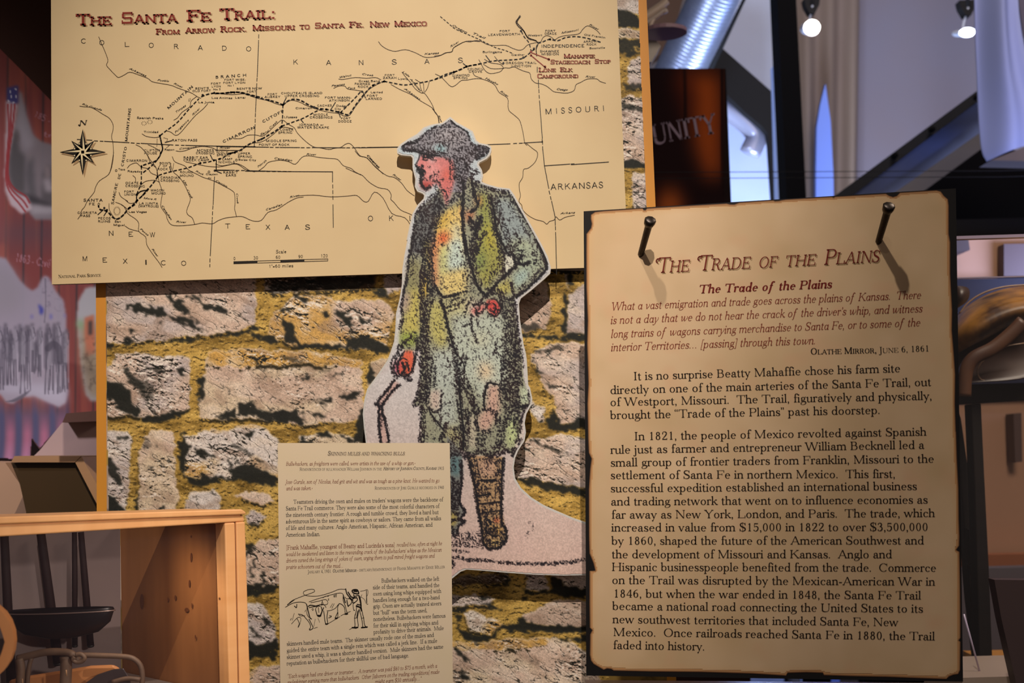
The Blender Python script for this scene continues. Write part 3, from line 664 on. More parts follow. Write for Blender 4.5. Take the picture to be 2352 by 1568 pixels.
darks = [
 A([(400, 450), (455, 385), (500, 415), (700, 440), (860, 465), (960, 560), (1150, 580), (1200, 640), (1420, 765), (1240, 710), (1100, 650), (930, 605), (900, 550), (700, 540), (540, 520), (480, 480)]),
 A([(890, 260), (970, 300), (1000, 370), (1100, 390), (1200, 545), (1040, 490), (950, 390)]), A([(1150, 300), (1300, 330), (1400, 425), (1500, 425), (1600, 480), (1640, 550), (1560, 500), (1380, 490), (1300, 390), (1180, 350)]),
 A([(820, 850), (1000, 845), (1150, 775), (1310, 835), (1100, 865), (960, 875)]), A([(1400, 790), (1570, 775), (1800, 735), (1970, 680), (2000, 700), (1850, 760), (1620, 810)]),
 A([(370, 830), (430, 800), (480, 830), (530, 880), (430, 900), (380, 880)]), A([(440, 740), (480, 695), (530, 745)]), A([(165, 860), (300, 885), (240, 925), (165, 960)]), A([(780, 590), (860, 630), (830, 640)]),
 (A([(1200, 560), (1310, 640), (1280, 650), (1180, 600)]), .7),
 B([(470, 590), (560, 640), (650, 740), (620, 830), (700, 870), (820, 890), (1210, 905), (1270, 800), (1450, 785), (1600, 830), (1700, 870), (1760, 1020), (1620, 1010), (1450, 930), (1250, 955), (950, 938), (730, 945), (600, 885), (505, 850)]),
 B([(915, 500), (1000, 490), (1045, 560), (990, 575)]), B([(1050, 470), (1250, 530), (1340, 690), (1270, 680), (1190, 590), (1080, 500)]), B([(1340, 520), (1450, 595), (1560, 615), (1400, 630)]), B([(410, 460), (560, 480), (500, 525), (425, 520)]), B([(600, 320), (740, 330), (820, 370), (700, 400)]),
 B([(1540, 215), (1690, 220), (1750, 300), (1640, 335)]), (B([(300, 150), (1000, 80), (1560, 80), (1540, 170), (1200, 240), (700, 240), (330, 280)]), .7), B([(60, 750), (260, 790), (360, 800), (400, 870), (250, 850), (90, 800)]), B([(1520, 1100), (1540, 1200), (1600, 1290), (1500, 1400), (1490, 1200)]),
 (B([(70, 1040), (130, 1060), (200, 1140), (300, 1210), (170, 1160)]), 1), B([(600, 1300), (820, 1290), (960, 1195), (1030, 1200), (900, 1230), (800, 1320), (650, 1310)]), B([(970, 1270), (1230, 1235), (1150, 1265)]), (B([(440, 1030), (700, 1080), (720, 1130), (500, 1090)]), .6),
 Cc([(170, 10), (300, 20), (420, 100), (510, 240), (600, 300), (570, 400), (400, 380), (260, 200), (170, 130)]), Cc([(600, 395), (750, 420), (900, 345), (1175, 300), (1110, 380), (900, 460), (780, 485), (590, 455)]), (Cc([(560, -50), (760, 20), (740, 200), (640, 240), (560, 120)]), .55),
 A([(1040, 1170), (1110, 1180), (1105, 1310), (1070, 1260)]), (A([(370, 1150), (480, 1220), (640, 1380), (620, 1440), (440, 1340)]), .85), (A([(620, 1150), (900, 1190), (860, 1230), (680, 1210)]), .6), (A([(170, 1310), (380, 1380), (480, 1480), (420, 1570), (170, 1570)]), .95), A([(1290, 1300), (1340, 1300), (1345, 1450), (1370, 1500), (1300, 1570), (1280, 1450)]),
 Cc([(1780, 230), (1950, 230), (2000, 310), (2250, 340), (2360, 330), (2360, 475), (2150, 465), (1950, 400), (1790, 385)]), Cc([(1500, 400), (1700, 330), (1740, 300), (1765, 440), (1650, 440)]),
 Z([(-60, 810), (400, 810), (480, 900), (640, 1080), (560, 1120), (300, 1060), (-60, 1080)]), Z([(1850, 800), (1960, 760), (1960, 1560), (1700, 1560), (1740, 1080)]), Z([(900, 510), (1150, 530), (1250, 600), (1180, 640), (950, 540)]), Z([(1350, 440), (1600, 420), (1860, 410), (1850, 470), (1740, 520), (1720, 580), (1540, 590), (1380, 500)]), Z([(800, 590), (1000, 650), (1080, 720), (880, 670)]), Z([(500, 760), (560, 800), (600, 960), (560, 900)]), (Z([(730, 850), (960, 880), (1090, 940), (1000, 980), (780, 920)]), .9), Z([(1490, 200), (1530, 260), (1580, 400), (1510, 280)]),
 Z([(820, 1290), (1120, 1270), (1200, 1330), (1080, 1450), (900, 1340)]), Z([(1420, 1340), (1560, 1380), (1700, 1480), (1680, 1560), (1420, 1420)]), Z([(540, 1420), (700, 1450), (820, 1560), (620, 1560)]),
 Cc([(1055, 700), (1100, 590), (1185, 760), (1140, 900), (1120, 1110), (1300, 1165), (1320, 1050), (1450, 1120), (1700, 1120), (1650, 1040), (1850, 970), (2050, 1010), (2200, 1120), (2240, 1230), (1900, 1185), (1600, 1150), (1350, 1240), (1150, 1200), (1080, 1050), (1045, 800)]),
 Cc([(1255, 750), (1340, 800), (1485, 855), (1450, 885), (1300, 885), (1250, 830)]), Cc([(1640, 860), (1710, 1030), (1680, 1035), (1640, 930)]), Cc([(1740, 870), (1800, 1010), (1780, 1015), (1730, 930)]), Cc([(1980, 880), (2060, 940), (2040, 970), (1980, 930)]), Cc([(1790, 600), (1900, 560), (1980, 600), (1880, 640)]), (Cc([(1680, 720), (1800, 780), (1960, 850), (1820, 850), (1700, 770)]), .6),
 (Cc([(180, 870), (260, 900), (330, 1050), (380, 1200), (300, 1260), (240, 1120), (180, 1040)]), .9), (Cc([(280, 620), (440, 660), (420, 700), (320, 680)]), .85), Cc([(180, 1340), (280, 1380), (330, 1450), (430, 1500), (430, 1600), (180, 1600)]), Cc([(540, 1250), (575, 1400), (560, 1600), (510, 1600), (540, 1400)]), Cc([(670, 990), (715, 980), (720, 1015), (690, 1020)]), Cc([(740, 715), (800, 740), (790, 765)]), Cc([(860, 1440), (860, 1520), (790, 1520)]), (Cc([(600, 640), (700, 700), (690, 830), (620, 760)]), .45),
 D([(90, 765), (345, 755), (345, 810), (200, 850), (90, 860)]), D([(150, 520), (160, 560), (140, 690), (120, 690)]), D([(205, 640), (240, 650), (255, 750), (230, 750)]), D([(90, 1215), (200, 1260), (345, 1190), (345, 1370), (90, 1370)]), (D([(90, 430), (150, 400), (160, 480), (90, 520)]), .9), (D([(210, 990), (300, 1070), (330, 1130), (250, 1100)]), .9), (D([(110, 240), (200, 255), (120, 300)]), .8), (D([(130, 1100), (230, 1180), (180, 1200)]), .8),
 E([(60, 425), (150, 445), (300, 455), (380, 430), (540, 425), (540, 470), (320, 480), (210, 460), (80, 458)]), E([(322, 195), (350, 200), (345, 440), (310, 440), (325, 330)]), E([(345, 50), (375, 55), (385, 160), (345, 140)]), E([(215, 960), (275, 870), (300, 985), (440, 935), (540, 940), (540, 1005), (270, 1018)]), E([(150, 560), (170, 640), (200, 690), (160, 660)]), (E([(205, 730), (275, 745), (280, 780)]), .8),
 E([(35, 1295), (130, 1298), (230, 1330), (330, 1345), (445, 1375), (560, 1380), (560, 1420), (440, 1405), (300, 1385), (120, 1350), (50, 1312)]), (E([(120, 1070), (260, 1110), (350, 1160), (250, 1140)]), .8), (E([(60, 380), (150, 370), (220, 400), (90, 420)]), .75), (E([(140, 550), (230, 520), (350, 505), (300, 530), (200, 550)]), .7),
 F([(160, 590), (400, 580), (380, 650), (160, 655)]), F([(230, 770), (300, 850), (400, 900), (500, 960), (700, 940), (860, 835), (940, 800), (1060, 790), (1110, 720), (1150, 790), (1300, 820), (1900, 830), (2200, 850), (2200, 920), (1750, 910), (1300, 905), (950, 905), (860, 860), (700, 1015), (560, 1030), (360, 1010), (290, 900)]),
 F([(1120, 330), (1300, 380), (1500, 370), (1500, 180), (1545, 190), (1620, 270), (1780, 330), (1950, 350), (2200, 360), (2200, 420), (1700, 465), (1600, 430), (1450, 385), (1300, 440), (1180, 410)]), F([(520, 440), (620, 410), (710, 480), (640, 490)]), F([(540, 540), (700, 550), (900, 610), (700, 600)]), (F([(850, 230), (960, 240), (1000, 330), (930, 280)]), .9), F([(1500, 980), (1900, 960), (2200, 960), (2200, 1050), (1700, 1010)]), F([(320, 1400), (400, 1440), (470, 1530), (350, 1520)]), (F([(220, 1090), (330, 1120), (430, 1280), (370, 1270)]), .9), (F([(1660, 1110), (1730, 1060), (1700, 1130)]), 1), (F([(1110, 440), (1200, 470), (1160, 520), (1110, 500)]), .8), (F([(1230, 1280), (1360, 1320), (1250, 1300)]), .9), (F([(280, 680), (340, 690), (330, 780), (290, 780)]), .9),
]
sc_ = stone_canvas(246, 622, 1400, 1590, 1.45, stones, darks, (), 3)
keep = (sc_.X > 247.0 + (sc_.Y - 1000) * .0135) & ~((sc_.X > 672) & (sc_.X < 1010) & (sc_.Y > 1075)) & ~((sc_.X < 525) & (sc_.Y > 1215))
sc_.build('masonry_print', WALL, 0.0010, M_print, stone_wall, keep, 1.12)
G_ = K(1400, 0, 3.133)
st2 = [(G_([(0, -40), (260, -40), (260, 110), (150, 95), (60, 75), (0, 70)]), 'w', .6), (G_([(0, 200), (120, 205), (230, 215), (260, 290), (180, 280), (0, 270)]), 'c', .7), (G_([(150, 440), (260, 400), (260, 640), (190, 640), (120, 600)]), 'lg', 1.3),
       (G_([(0, 740), (90, 705), (200, 700), (300, 720), (300, 1180), (0, 1180)]), 'pl', 1.15), (G_([(160, 1245), (320, 1235), (320, 1600), (190, 1600), (170, 1400)]), 'l', .7)]
dk2 = [G_([(40, 70), (110, 80), (200, 110), (240, 200), (130, 205), (50, 180)]), (G_([(50, 280), (150, 290), (260, 300), (260, 340), (150, 350), (230, 370), (150, 410), (50, 370)]), .9), G_([(90, 1150), (200, 1150), (300, 1185), (300, 1220), (180, 1205), (90, 1200)]), (G_([(100, 610), (150, 590), (240, 620), (240, 650), (120, 640)]), .8), (G_([(90, 730), (120, 760), (240, 770), (240, 820), (140, 790), (90, 790)]), .8), (G_([(160, 480), (240, 490), (230, 530)]), .8)]
s2 = stone_canvas(1404, -12, 1500, 512, 1.3, st2, dk2, (), 9)
keep2 = s2.X < 1466.5 + s2.Y * .0385
s2.build('masonry_print', WALL, 0.0010, M_print, stone_wall, keep2, 1.12)
# ------------------------------------------------------------------ map of the trail
M_map = mat('map_card', (230, 203, 158), .55, noise=((9, 9, 9), .3, (218, 188, 144), 3), spec=.3)
M_ink = mat('black_ink', (30, 22, 14), .5, spec=.3)
M_ink2 = mat('brown_river_ink', (72, 52, 32), .5, spec=.3)
M_red = mat('oxblood_ink', (142, 46, 34), .5, spec=.3)
M_shadow = mat('printed_lettering_shadow', (176, 142, 102), .6, spec=.3)
M_edgew = mat('card_edge', (70, 52, 34), .6)
mp = empty('trail_map_panel', MAP.to([[740, 652]])[0], 'large cream map panel of the Santa Fe Trail with a compass rose', 'map')
slab('board', [(117, -60), (119.3, 653), (1437, 612), (1437.5, 480), (1415, -60)], MAP, .006, M_map, mp, m_side=M_edgew)
for p in ((300, 300), (1150, 150), (700, 600), (160, 560)):
    a = MAP.to([p])[0]; tube('standoff', [a + (0, .0062, 0), (a[0], 1.4488, a[2])], .006, M_edgew, mp, 12)
k1, k2, k3, k4, k5, kt = K(0, 0, 3.92), K(500, 0, 3.92), K(1000, 0, 4.704), K(100, 350, 3.92), K(250, 220, 5.8725), K(150, 0, 4.704)
k6 = K(820, 250, 4.704)
blk, riv, red, shd = [], [], [], []
def T(k, s, a, b, h, f='s', sc=False, track=0, dst=None):
    (x0, y0), (x1, y1) = k([a, b]); text(blk if dst is None else dst, s, x0, y0, x1, y1, h, f, sc, track)
def shadowed(k, s, a, b, h, f, sc=False, d=3.2, sd=None, rd=None):
    (x0, y0), (x1, y1) = k([a, b]); text(red if rd is None else rd, s, x0, y0, x1, y1, h, f, sc)
    text(shd if sd is None else sd, s, x0 + d, y0 + d * .9, x1 + d, y1 + d * .9, h, f, sc)
for s, a, b in (('The', (122, 276), (500, 272)), ('Santa', (600, 258), (1213, 243)), ('Fe', (1312, 234), (1576, 228)), ('Trail:', (1675, 218), (2282, 200))):
    shadowed(kt, s, a, b, 26.5, 'w', True)
for s, a, b in (('From', (978, 373), (1238, 368)), ('Arrow', (1296, 360), (1620, 352)), ('Rock.', (1675, 347), (1965, 340)), ('Missouri', (2020, 333), (2482, 322))):
    shadowed(kt, s, a, b, 13.2, 'w', True, 2)
for s, a, b in (('to', (738, 264), (830, 262)), ('Santa', (872, 257), (1142, 250)), ('Fe.', (1182, 248), (1322, 246)), ('New', (1368, 246), (1545, 242)), ('Mexico', (1588, 240), (1885, 233))):
    shadowed(k2, s, a, b, 13.2, 'w', True, 2)
for s, a, b in (('Mahaffie', (1385, 630), (1722, 626)), ('Stagecoach', (1240, 692), (1672, 690)), ('Stop', (1718, 686), (1893, 684)), ('Lone', (1115, 778), (1300, 776)), ('Elk', (1345, 776), (1480, 775)), ('Campground', (1098, 846), (1545, 840))):
    shadowed(k3, s, a, b, 10, 'w', True, 1.4)
def spread(k, s, pts, h=11, w=13):
    for c, (x, y) in zip(s, k(pts)): text(blk, c, x - w / 2, y + h / 2 + .2, x + w / 2, y + h / 2 - .2, h, 'lt')
spread(k1, 'COLORADO', [(753, 370), (918, 384), (1143, 400), (1363, 408), (1587, 418), (1805, 430), (2020, 434), (2240, 440)])
spread(k2, 'KANSAS', [(702, 558), (1000, 563), (1292, 563), (1590, 558), (1885, 553), (2186, 543)])
spread(k4, 'NEW', [(610, 727), (786, 735), (982, 740)]); spread(k4, 'MEXICO', [(375, 955), (552, 968), (737, 978), (924, 988), (1080, 993), (1263, 997)])
spread(k4, 'TEXA', [(1660, 662), (1840, 668), (2022, 672), (2195, 673)]); spread(k4, 'S', [(2378, 672)])
spread(k6, 'OKL', [(147, 1183), (370, 1180), (590, 1180)], 12, 13)
T(k3, 'MISSOURI', (1185, 1235), (1832, 1197), 12.5, 'lt', track=330); T(K(0, 0, 1), 'ARKANSAS', (1264, 436), (1386, 431), 13.5, 'lt', track=60)
# small capitals and place names: crop, text, start, end, height
L = [(k1, 'BRANCH', (1940, 708), (2222, 688), 6.5, 's', 300), (k1, 'FORT WISE-', (2018, 727), (2215, 725), 4.2), (k1, 'FORT LYON', (2008, 754), (2210, 752), 4.2), (k1, 'FORT', (1898, 762), (1990, 760), 4.4), (k1, 'LYON', (1905, 787), (1990, 785), 4.2), (k1, 'No 2', (1920, 812), (1988, 811), 3.8), (k1, 'No 1', (2050, 778), (2110, 777), 3.8),
 (k1, "BENT'S", (1757, 805), (1882, 802), 4.4), (k1, 'OLD FORT', (1732, 828), (1900, 826), 4.6), (k1, "BENT'S NEW", (2130, 808), (2360, 803), 4.4), (k1, 'FORT', (2220, 834), (2310, 832), 4.4),
 (k2, 'FORT', (447, 858), (538, 856), 4.4), (k2, 'AUBREY', (422, 882), (565, 880), 4.6), (k2, "CHOUTEAU'S ISLAND", (570, 848), (945, 846), 4.6), (k2, 'UPPER CROSSING', (602, 873), (918, 872), 4.6), (k2, 'FORT MANN-', (963, 888), (1205, 888), 4.8), (k2, 'ATKINSON', (1002, 914), (1188, 912), 4.6), (k2, 'CACHES', (895, 960), (1028, 958), 4.6), (k2, 'MIDDLE', (862, 1042), (995, 1040), 4.8), (k2, 'CROSSINGS', (828, 1066), (1035, 1066), 4.8), (k2, 'FORT', (1108, 1076), (1198, 1074), 4.6), (k2, 'DODGE', (1084, 1102), (1208, 1102), 5), (k2, 'JORNADA or', (730, 1132), (955, 1132), 4.8), (k2, 'WATER SCRAPE', (715, 1156), (1005, 1158), 4.8),
 (k2, 'LOWER', (562, 1176), (682, 1178), 4.8), (k2, 'SPRING', (545, 1204), (675, 1202), 4.8), (k2, 'MIDDLE SPRING', (435, 1278), (715, 1276), 5), (k2, 'POINT OF ROCK', (370, 1312), (648, 1312), 5), (k2, 'FORT', (1502, 686), (1595, 686), 4.6), (k2, 'ZARAH', (1487, 710), (1612, 710), 4.8), (k2, 'PAWNEE', (1232, 764), (1375, 764), 4.8), (k2, 'ROCK', (1260, 790), (1360, 790), 4.8), (k2, 'FORT', (1340, 872), (1442, 872), 4.8), (k2, 'LARNED', (1330, 898), (1482, 898), 4.8), (k2, 'DIAMOND', (2110, 688), (2272, 686), 4.8), (k2, 'SPRING', (2122, 710), (2255, 710), 4.6),
 (k3, 'COUNCIL', (345, 756), (522, 756), 4.8), (k3, 'GROVE', (358, 784), (508, 784), 4.8), (k3, 'OREGON TRAIL', (758, 692), (1095, 690), 4.8), (k3, 'JUNCTION', (815, 724), (1035, 724), 4.8), (k3, 'INDEPENDENCE', (1143, 516), (1612, 510), 7), (k3, 'SHAWNEE', (1130, 566), (1338, 566), 5), (k3, 'MISSION', (1145, 596), (1335, 596), 4.8), (k3, 'FORT', (692, 348), (808, 346), 4.8), (k3, 'LEAVENWORTH', (568, 388), (918, 380), 4.8), (k3, 'FORT', (1185, 346), (1298, 346), 4.8), (k3, 'OSAGE', (1178, 374), (1312, 374), 4.8), (k3, 'ARROW', (1600, 462), (1745, 456), 4.6), (k3, 'ROCK', (1632, 492), (1742, 490), 4.6),
 (k5, 'RATON PASS', (850, 614), (1195, 614), 5), (k5, 'CLIFTON', (475, 752), (690, 750), 5), (k5, 'HOUSE', (475, 788), (655, 788), 4.8), (k5, 'CIMARRON', (235, 888), (520, 890), 5.2), (k5, 'POINT', (682, 922), (832, 922), 4.8), (k5, 'OF', (728, 958), (792, 958), 4.4), (k5, 'ROCK', (655, 1002), (800, 1002), 4.8), (k5, 'MCNEES', (1188, 750), (1418, 750), 5), (k5, 'CROSSING', (1172, 786), (1432, 788), 5), (k5, 'COLD', (1470, 780), (1615, 780), 4.8), (k5, 'SPRING', (1455, 812), (1640, 816), 4.8), (k5, 'UPPER', (1740, 794), (1910, 792), 4.8), (k5, 'SPRING', (1740, 834), (1938, 836), 5), (k5, 'RABBIT EAR', (1005, 846), (1340, 848), 5), (k5, 'CREEK CAMP', (1005, 880), (1355, 882), 5), (k5, 'CAMP', (1525, 868), (1668, 866), 4.8), (k5, 'NICHOLS', (1478, 908), (1700, 908), 5), (k5, 'RABBIT', (1540, 1048), (1745, 1046), 5), (k5, 'EARS', (1575, 1086), (1718, 1086), 5), (k5, 'ROUND', (958, 1042), (1138, 1044), 4.8), (k5, 'MOUND', (958, 1088), (1150, 1090), 4.8), (k5, 'CANADIAN', (695, 1114), (965, 1118), 5), (k5, 'CROSSING', (695, 1156), (958, 1160), 5), (k5, 'OCATE', (222, 1190), (405, 1190), 5), (k5, 'CROSSING', (222, 1228), (492, 1234), 5), (k5, 'WAGON', (562, 1288), (748, 1288), 5), (k5, 'MOUND', (575, 1328), (770, 1330), 5), (k5, 'FORT', (205, 1306), (342, 1306), 4.8), (k5, 'UNION', (205, 1344), (372, 1344), 4.8), (k5, 'LA JUNTA', (405, 1464), (668, 1466), 5), (k5, '(WATROUS)', (402, 1500), (670, 1504), 4.8),
 (k4, 'SANTA', (360, 442), (535, 442), 6.4, 's', 60), (k4, 'FE', (408, 476), (465, 475), 5.8, 's', 60), (k4, 'GLORIETA', (305, 552), (482, 552), 5), (k4, 'PASS', (332, 580), (422, 580), 5), (k4, 'PECOS', (490, 602), (605, 602), 5), (k4, 'RUINS', (490, 630), (602, 630), 5)]
for t in L: T(t[0], t[1], t[2], t[3], t[4], 's', track=t[6] if len(t) > 6 else 20)
for k, s, a, b, h in ((k1, 'Los Animas', (1903, 888), (2092, 890), 4.2), (k1, 'Lamar', (2115, 886), (2215, 886), 4.2), (k1, 'La Junta', (1783, 928), (1932, 928), 4.4), (k1, 'Spanish Peaks', (1232, 1068), (1472, 1074), 4.4), (k1, 'Trinidad', (1293, 1196), (1428, 1196), 4.4), (k2, 'Cimarron', (700, 982), (850, 982), 4.4), (k2, 'Dodge', (1065, 960), (1165, 962), 4.4), (k2, 'City', (1052, 988), (1110, 988), 4.4), (k2, 'Ulysses', (595, 1062), (716, 1062), 4.4), (k2, 'Great Bend', (1268, 738), (1462, 738), 4.4), (k2, 'Larned', (1375, 838), (1488, 838), 4.4), (k2, 'Lyons', (1622, 716), (1712, 718), 4.4), (k3, 'Burlingame', (508, 572), (722, 572), 4.6), (k3, 'Gardner', (820, 602), (965, 600), 4.2), (k3, 'Westport', (995, 392), (1155, 388), 4), (k3, 'Old Franklin', (1605, 382), (1835, 416), 4), (k3, 'Boonville', (1662, 532), (1835, 524), 4.2), (k5, 'Raton', (748, 738), (885, 738), 4.4), (k5, 'Boise City', (1745, 872), (1988, 878), 4.2), (k5, 'Taos', (125, 1002), (220, 1004), 4.2), (k5, 'Rayado', (250, 1028), (430, 1032), 4.2), (k5, 'Clayton', (1308, 1068), (1472, 1068), 4.2), (k4, 'Las Vegas', (765, 542), (930, 542), 4.4), (k4, 'San', (640, 630), (698, 630), 4.4), (k4, 'Miguel', (628, 660), (732, 662), 4.4)):
    T(k, s, a, b, h, 's')
for k, s, a, b, h in ((k1, 'Arkansas', (1160, 622), (1312, 690), 4.2), (k1, 'Pueblo', (1415, 728), (1520, 738), 4.2), (k1, 'River', (1560, 756), (1640, 792), 4.2), (k1, 'Rio Grande', (735, 942), (915, 998), 4.2), (k1, 'Timpas', (1582, 1022), (1675, 955), 4.2), (k1, 'Cr', (1702, 918), (1722, 890), 4), (k1, 'Purgatoire', (1578, 1205), (1702, 1085), 4.2), (k1, 'River', (1735, 1045), (1802, 980), 4.2), (k2, 'Kansas', (1858, 495), (1990, 484), 4.2), (k2, 'River', (2095, 430), (2172, 382), 4.2), (k2, 'Oregon', (2105, 232), (2240, 300), 4.4), (k2, 'Trail', (2285, 300), (2400, 350), 4.4), (k2, 'Walnut', (1092, 705), (1202, 684), 4.2), (k2, 'Creek', (1295, 672), (1400, 688), 4.2), (k2, 'Pawnee', (1022, 782), (1145, 764), 4.2), (k2, 'Fork', (1165, 800), (1238, 802), 4.2), (k2, 'Little', (1660, 648), (1722, 695), 4), (k2, 'Arkansas', (1728, 712), (1822, 822), 4.2), (k2, 'Arkansas', (1675, 800), (1815, 900), 4.2), (k2, 'Sand', (385, 1222), (460, 1185), 4.2), (k2, 'Creek', (468, 1165), (540, 1098), 4.2), (k2, 'Canadian', (505, 1430), (668, 1452), 4.2), (k2, 'River', (795, 1396), (885, 1398), 4.2), (k2, 'North', (362, 1510), (442, 1450), 4.2), (k2, 'Cimarron', (1340, 1400), (1445, 1515), 4.2), (k2, 'Rive', (1980, 1040), (2010, 1100), 4.4), (k3, 'Missouri', (1360, 366), (1545, 330), 4.2), (k3, 'River', (1655, 270), (1758, 325), 4.2), (k3, 'Neosho', (535, 850), (672, 920), 4.4), (k3, 'River', (695, 990), (780, 1048), 4.4), (k3, 'Osage', (1305, 972), (1428, 980), 4.4), (k3, 'River', (1618, 838), (1725, 840), 4.4), (k5, 'Cimarron', (945, 728), (1185, 698), 4.2), (k5, 'River', (1490, 712), (1635, 712), 4.4), (k5, 'Rock', (1165, 1020), (1270, 1072), 4), (k5, 'or', (1330, 1110), (1380, 1122), 4), (k5, 'Carrizo', (1432, 1150), (1590, 1232), 4.2), (k5, 'Mora R', (465, 1388), (640, 1408), 4), (k4, 'Ute', (1250, 250), (1285, 300), 4.2), (k4, 'Creek', (1288, 335), (1332, 415), 4.2), (k4, 'Creek', (1735, 365), (1742, 460), 4.2), (k4, 'Canadian', (1060, 478), (1145, 608), 4.2), (k4, 'River', (1190, 630), (1282, 636), 4.4), (k4, 'Canadian', (2000, 525), (2150, 475), 4.2), (k4, 'River', (2215, 412), (2302, 392), 4.2), (k4, 'Pecos', (865, 690), (938, 750), 4.2), (k4, 'River', (972, 868), (1022, 938), 4.2), (k6, 'Cimarron', (100, 500), (235, 638), 4.2), (k6, 'River', (380, 712), (468, 775), 4.2), (k6, 'Arkans', (2195, 1138), (2352, 1128), 4.2)):
    T(k, s, a, b, h, 'si')
for k, s, a, b, h in ((k1, 'MOUNTAIN', (1518, 985), (1742, 785), 6), (k1, 'MOUNTAINS', (1148, 1275), (1182, 975), 6), (k1, 'CRISTO', (1112, 1500), (1145, 1322), 6), (k4, 'DE', (690, 243), (700, 190), 6), (k4, 'SANGRE', (632, 470), (672, 275), 6), (k1, 'CIMARRON', (2010, 1288), (2300, 1155), 6), (k2, 'CUTOFF', (408, 1108), (600, 1005), 6)):
    T(k, s, a, b, h, 's', track=60)
# state lines
def bl(k, pts, w=1.7): line(blk, k(pts), w)
def bd(k, pts, w=1.7): dashes(blk, k(pts), w, 8, 5)
bd(k2, [(370, 312), (368, 400)]); bl(k2, [(368, 400), (357, 690)]); bd(k2, [(356, 700), (350, 790)]); bl(k2, [(350, 800), (342, 1010)]); bd(k2, [(341, 1020), (337, 1110)]); bl(k2, [(337, 1120), (330, 1322)])
bl(k1, [(695, 1255), (830, 1262)]); bd(k1, [(850, 1268), (930, 1272)]); bl(k1, [(940, 1272), (1165, 1284)]); bd(k1, [(1180, 1286), (1260, 1292)]); bl(k1, [(1270, 1290), (1560, 1305)]); bd(k1, [(1580, 1306), (1660, 1308)]); bl(k1, [(1670, 1308), (1950, 1315), (2300, 1320)])
bl(k2, [(-10, 1318), (460, 1325)]); bd(k2, [(470, 1326), (560, 1327)]); bl(k2, [(560, 1327), (740, 1328)]); bd(k2, [(750, 1329), (845, 1329)]); bl(k2, [(850, 1328), (1150, 1330)]); bd(k2, [(1160, 1330), (1260, 1330)]); bl(k2, [(1270, 1330), (1700, 1324)])
bd(k6, [(-10, 418), (140, 416)]); bl(k6, [(140, 416), (450, 412)]); bl(k6, [(1380, 388), (1655, 377)]); bd(k6, [(1690, 374), (1790, 370)]); bl(k6, [(1800, 368), (2005, 356)])
bl(k3, [(1100, 725), (1100, 780)]); bl(k3, [(1112, 862), (1116, 950)]); bd(k3, [(1118, 965), (1126, 1110)]); bl(k3, [(1127, 1110), (1155, 1488), (1152, 1540)]); bd(k6, [(2004, 345), (2006, 440)]); bl(k6, [(2008, 440), (2025, 615), (2072, 860)]); bl(k6, [(2025, 615), (2300, 596)]); bd(k6, [(2310, 596), (2360, 593)]); bl(K(0, 0, 1), [(1312, 378), (1398, 372)])
bd(k6, [(2075, 885), (2100, 990)]); bl(k6, [(2102, 995), (2140, 1165), (2142, 1260)]); bd(k6, [(2143, 1270), (2146, 1370)]); bl(k6, [(2147, 1375), (2155, 1700), (2155, 1790)])
bl(k4, [(1558, 75), (1556, 158)]); bl(k4, [(1556, 158), (1720, 160)]); bd(k4, [(1730, 162), (1850, 163)]); bl(k4, [(1850, 165), (2100, 170)]); bd(k4, [(2105, 170), (2230, 172)]); bl(K(500, 0, 3.92), [(-20, 1532), (100, 1534)]); bl(K(500, 0, 3.92), [(250, 1540), (430, 1542)]); bd(K(500, 0, 3.92), [(440, 1543), (560, 1544)]); bl(K(500, 0, 3.92), [(560, 1544), (1035, 1546)])
bl(K(0, 0, 1), [(764, 394), (764, 418)]); bd(K(0, 0, 1), [(764.5, 424), (765, 462)]); bl(K(0, 0, 1), [(765, 470), (765.5, 522)])
bl(k4, [(1540, 220), (1527, 470)]); bd(k4, [(1526, 480), (1520, 600)]); bl(k4, [(1519, 610), (1502, 930)]); bd(k4, [(1500, 955), (1498, 1030)])
bl(k5, [(1462, 680), (1460, 770)]); bl(k5, [(1450, 870), (1448, 1000)])
# rivers
def rv(k, pts, w=1.35): line(riv, k(pts), w, 3)
rv(k1, [(890, 332), (915, 395), (940, 450), (972, 540), (960, 585), (985, 620), (1045, 682), (1070, 697), (1120, 675), (1170, 650), (1250, 675), (1330, 705), (1370, 735), (1440, 750), (1540, 768), (1600, 792), (1680, 820), (1730, 840), (1780, 872), (1810, 885)])
rv(k1, [(718, 955), (760, 962), (830, 970), (930, 1030), (985, 1065), (1018, 1120), (1018, 1170), (1005, 1230), (1018, 1290), (1022, 1400), (1005, 1510), (980, 1568)])
rv(k4, [(632, 0), (610, 130), (585, 200), (505, 255), (470, 310), (455, 360), (400, 430), (370, 490), (345, 520), (335, 560), (310, 600)])
rv(k1, [(1870, 935), (1830, 980), (1760, 1040), (1690, 1120), (1620, 1200), (1580, 1218), (1540, 1190), (1500, 1178)]); rv(k1, [(1770, 870), (1720, 910), (1710, 960), (1640, 1010), (1600, 1060), (1565, 1082)]); rv(k1, [(1280, 1205), (1320, 1228), (1390, 1238), (1440, 1232)])
rv(k2, [(1448, 375), (1475, 410), (1530, 445), (1600, 462), (1690, 447), (1780, 475), (1850, 510), (1900, 517), (1990, 505), (2060, 475), (2110, 465), (2125, 430), (2180, 395), (2240, 372), (2300, 370), (2360, 375)])
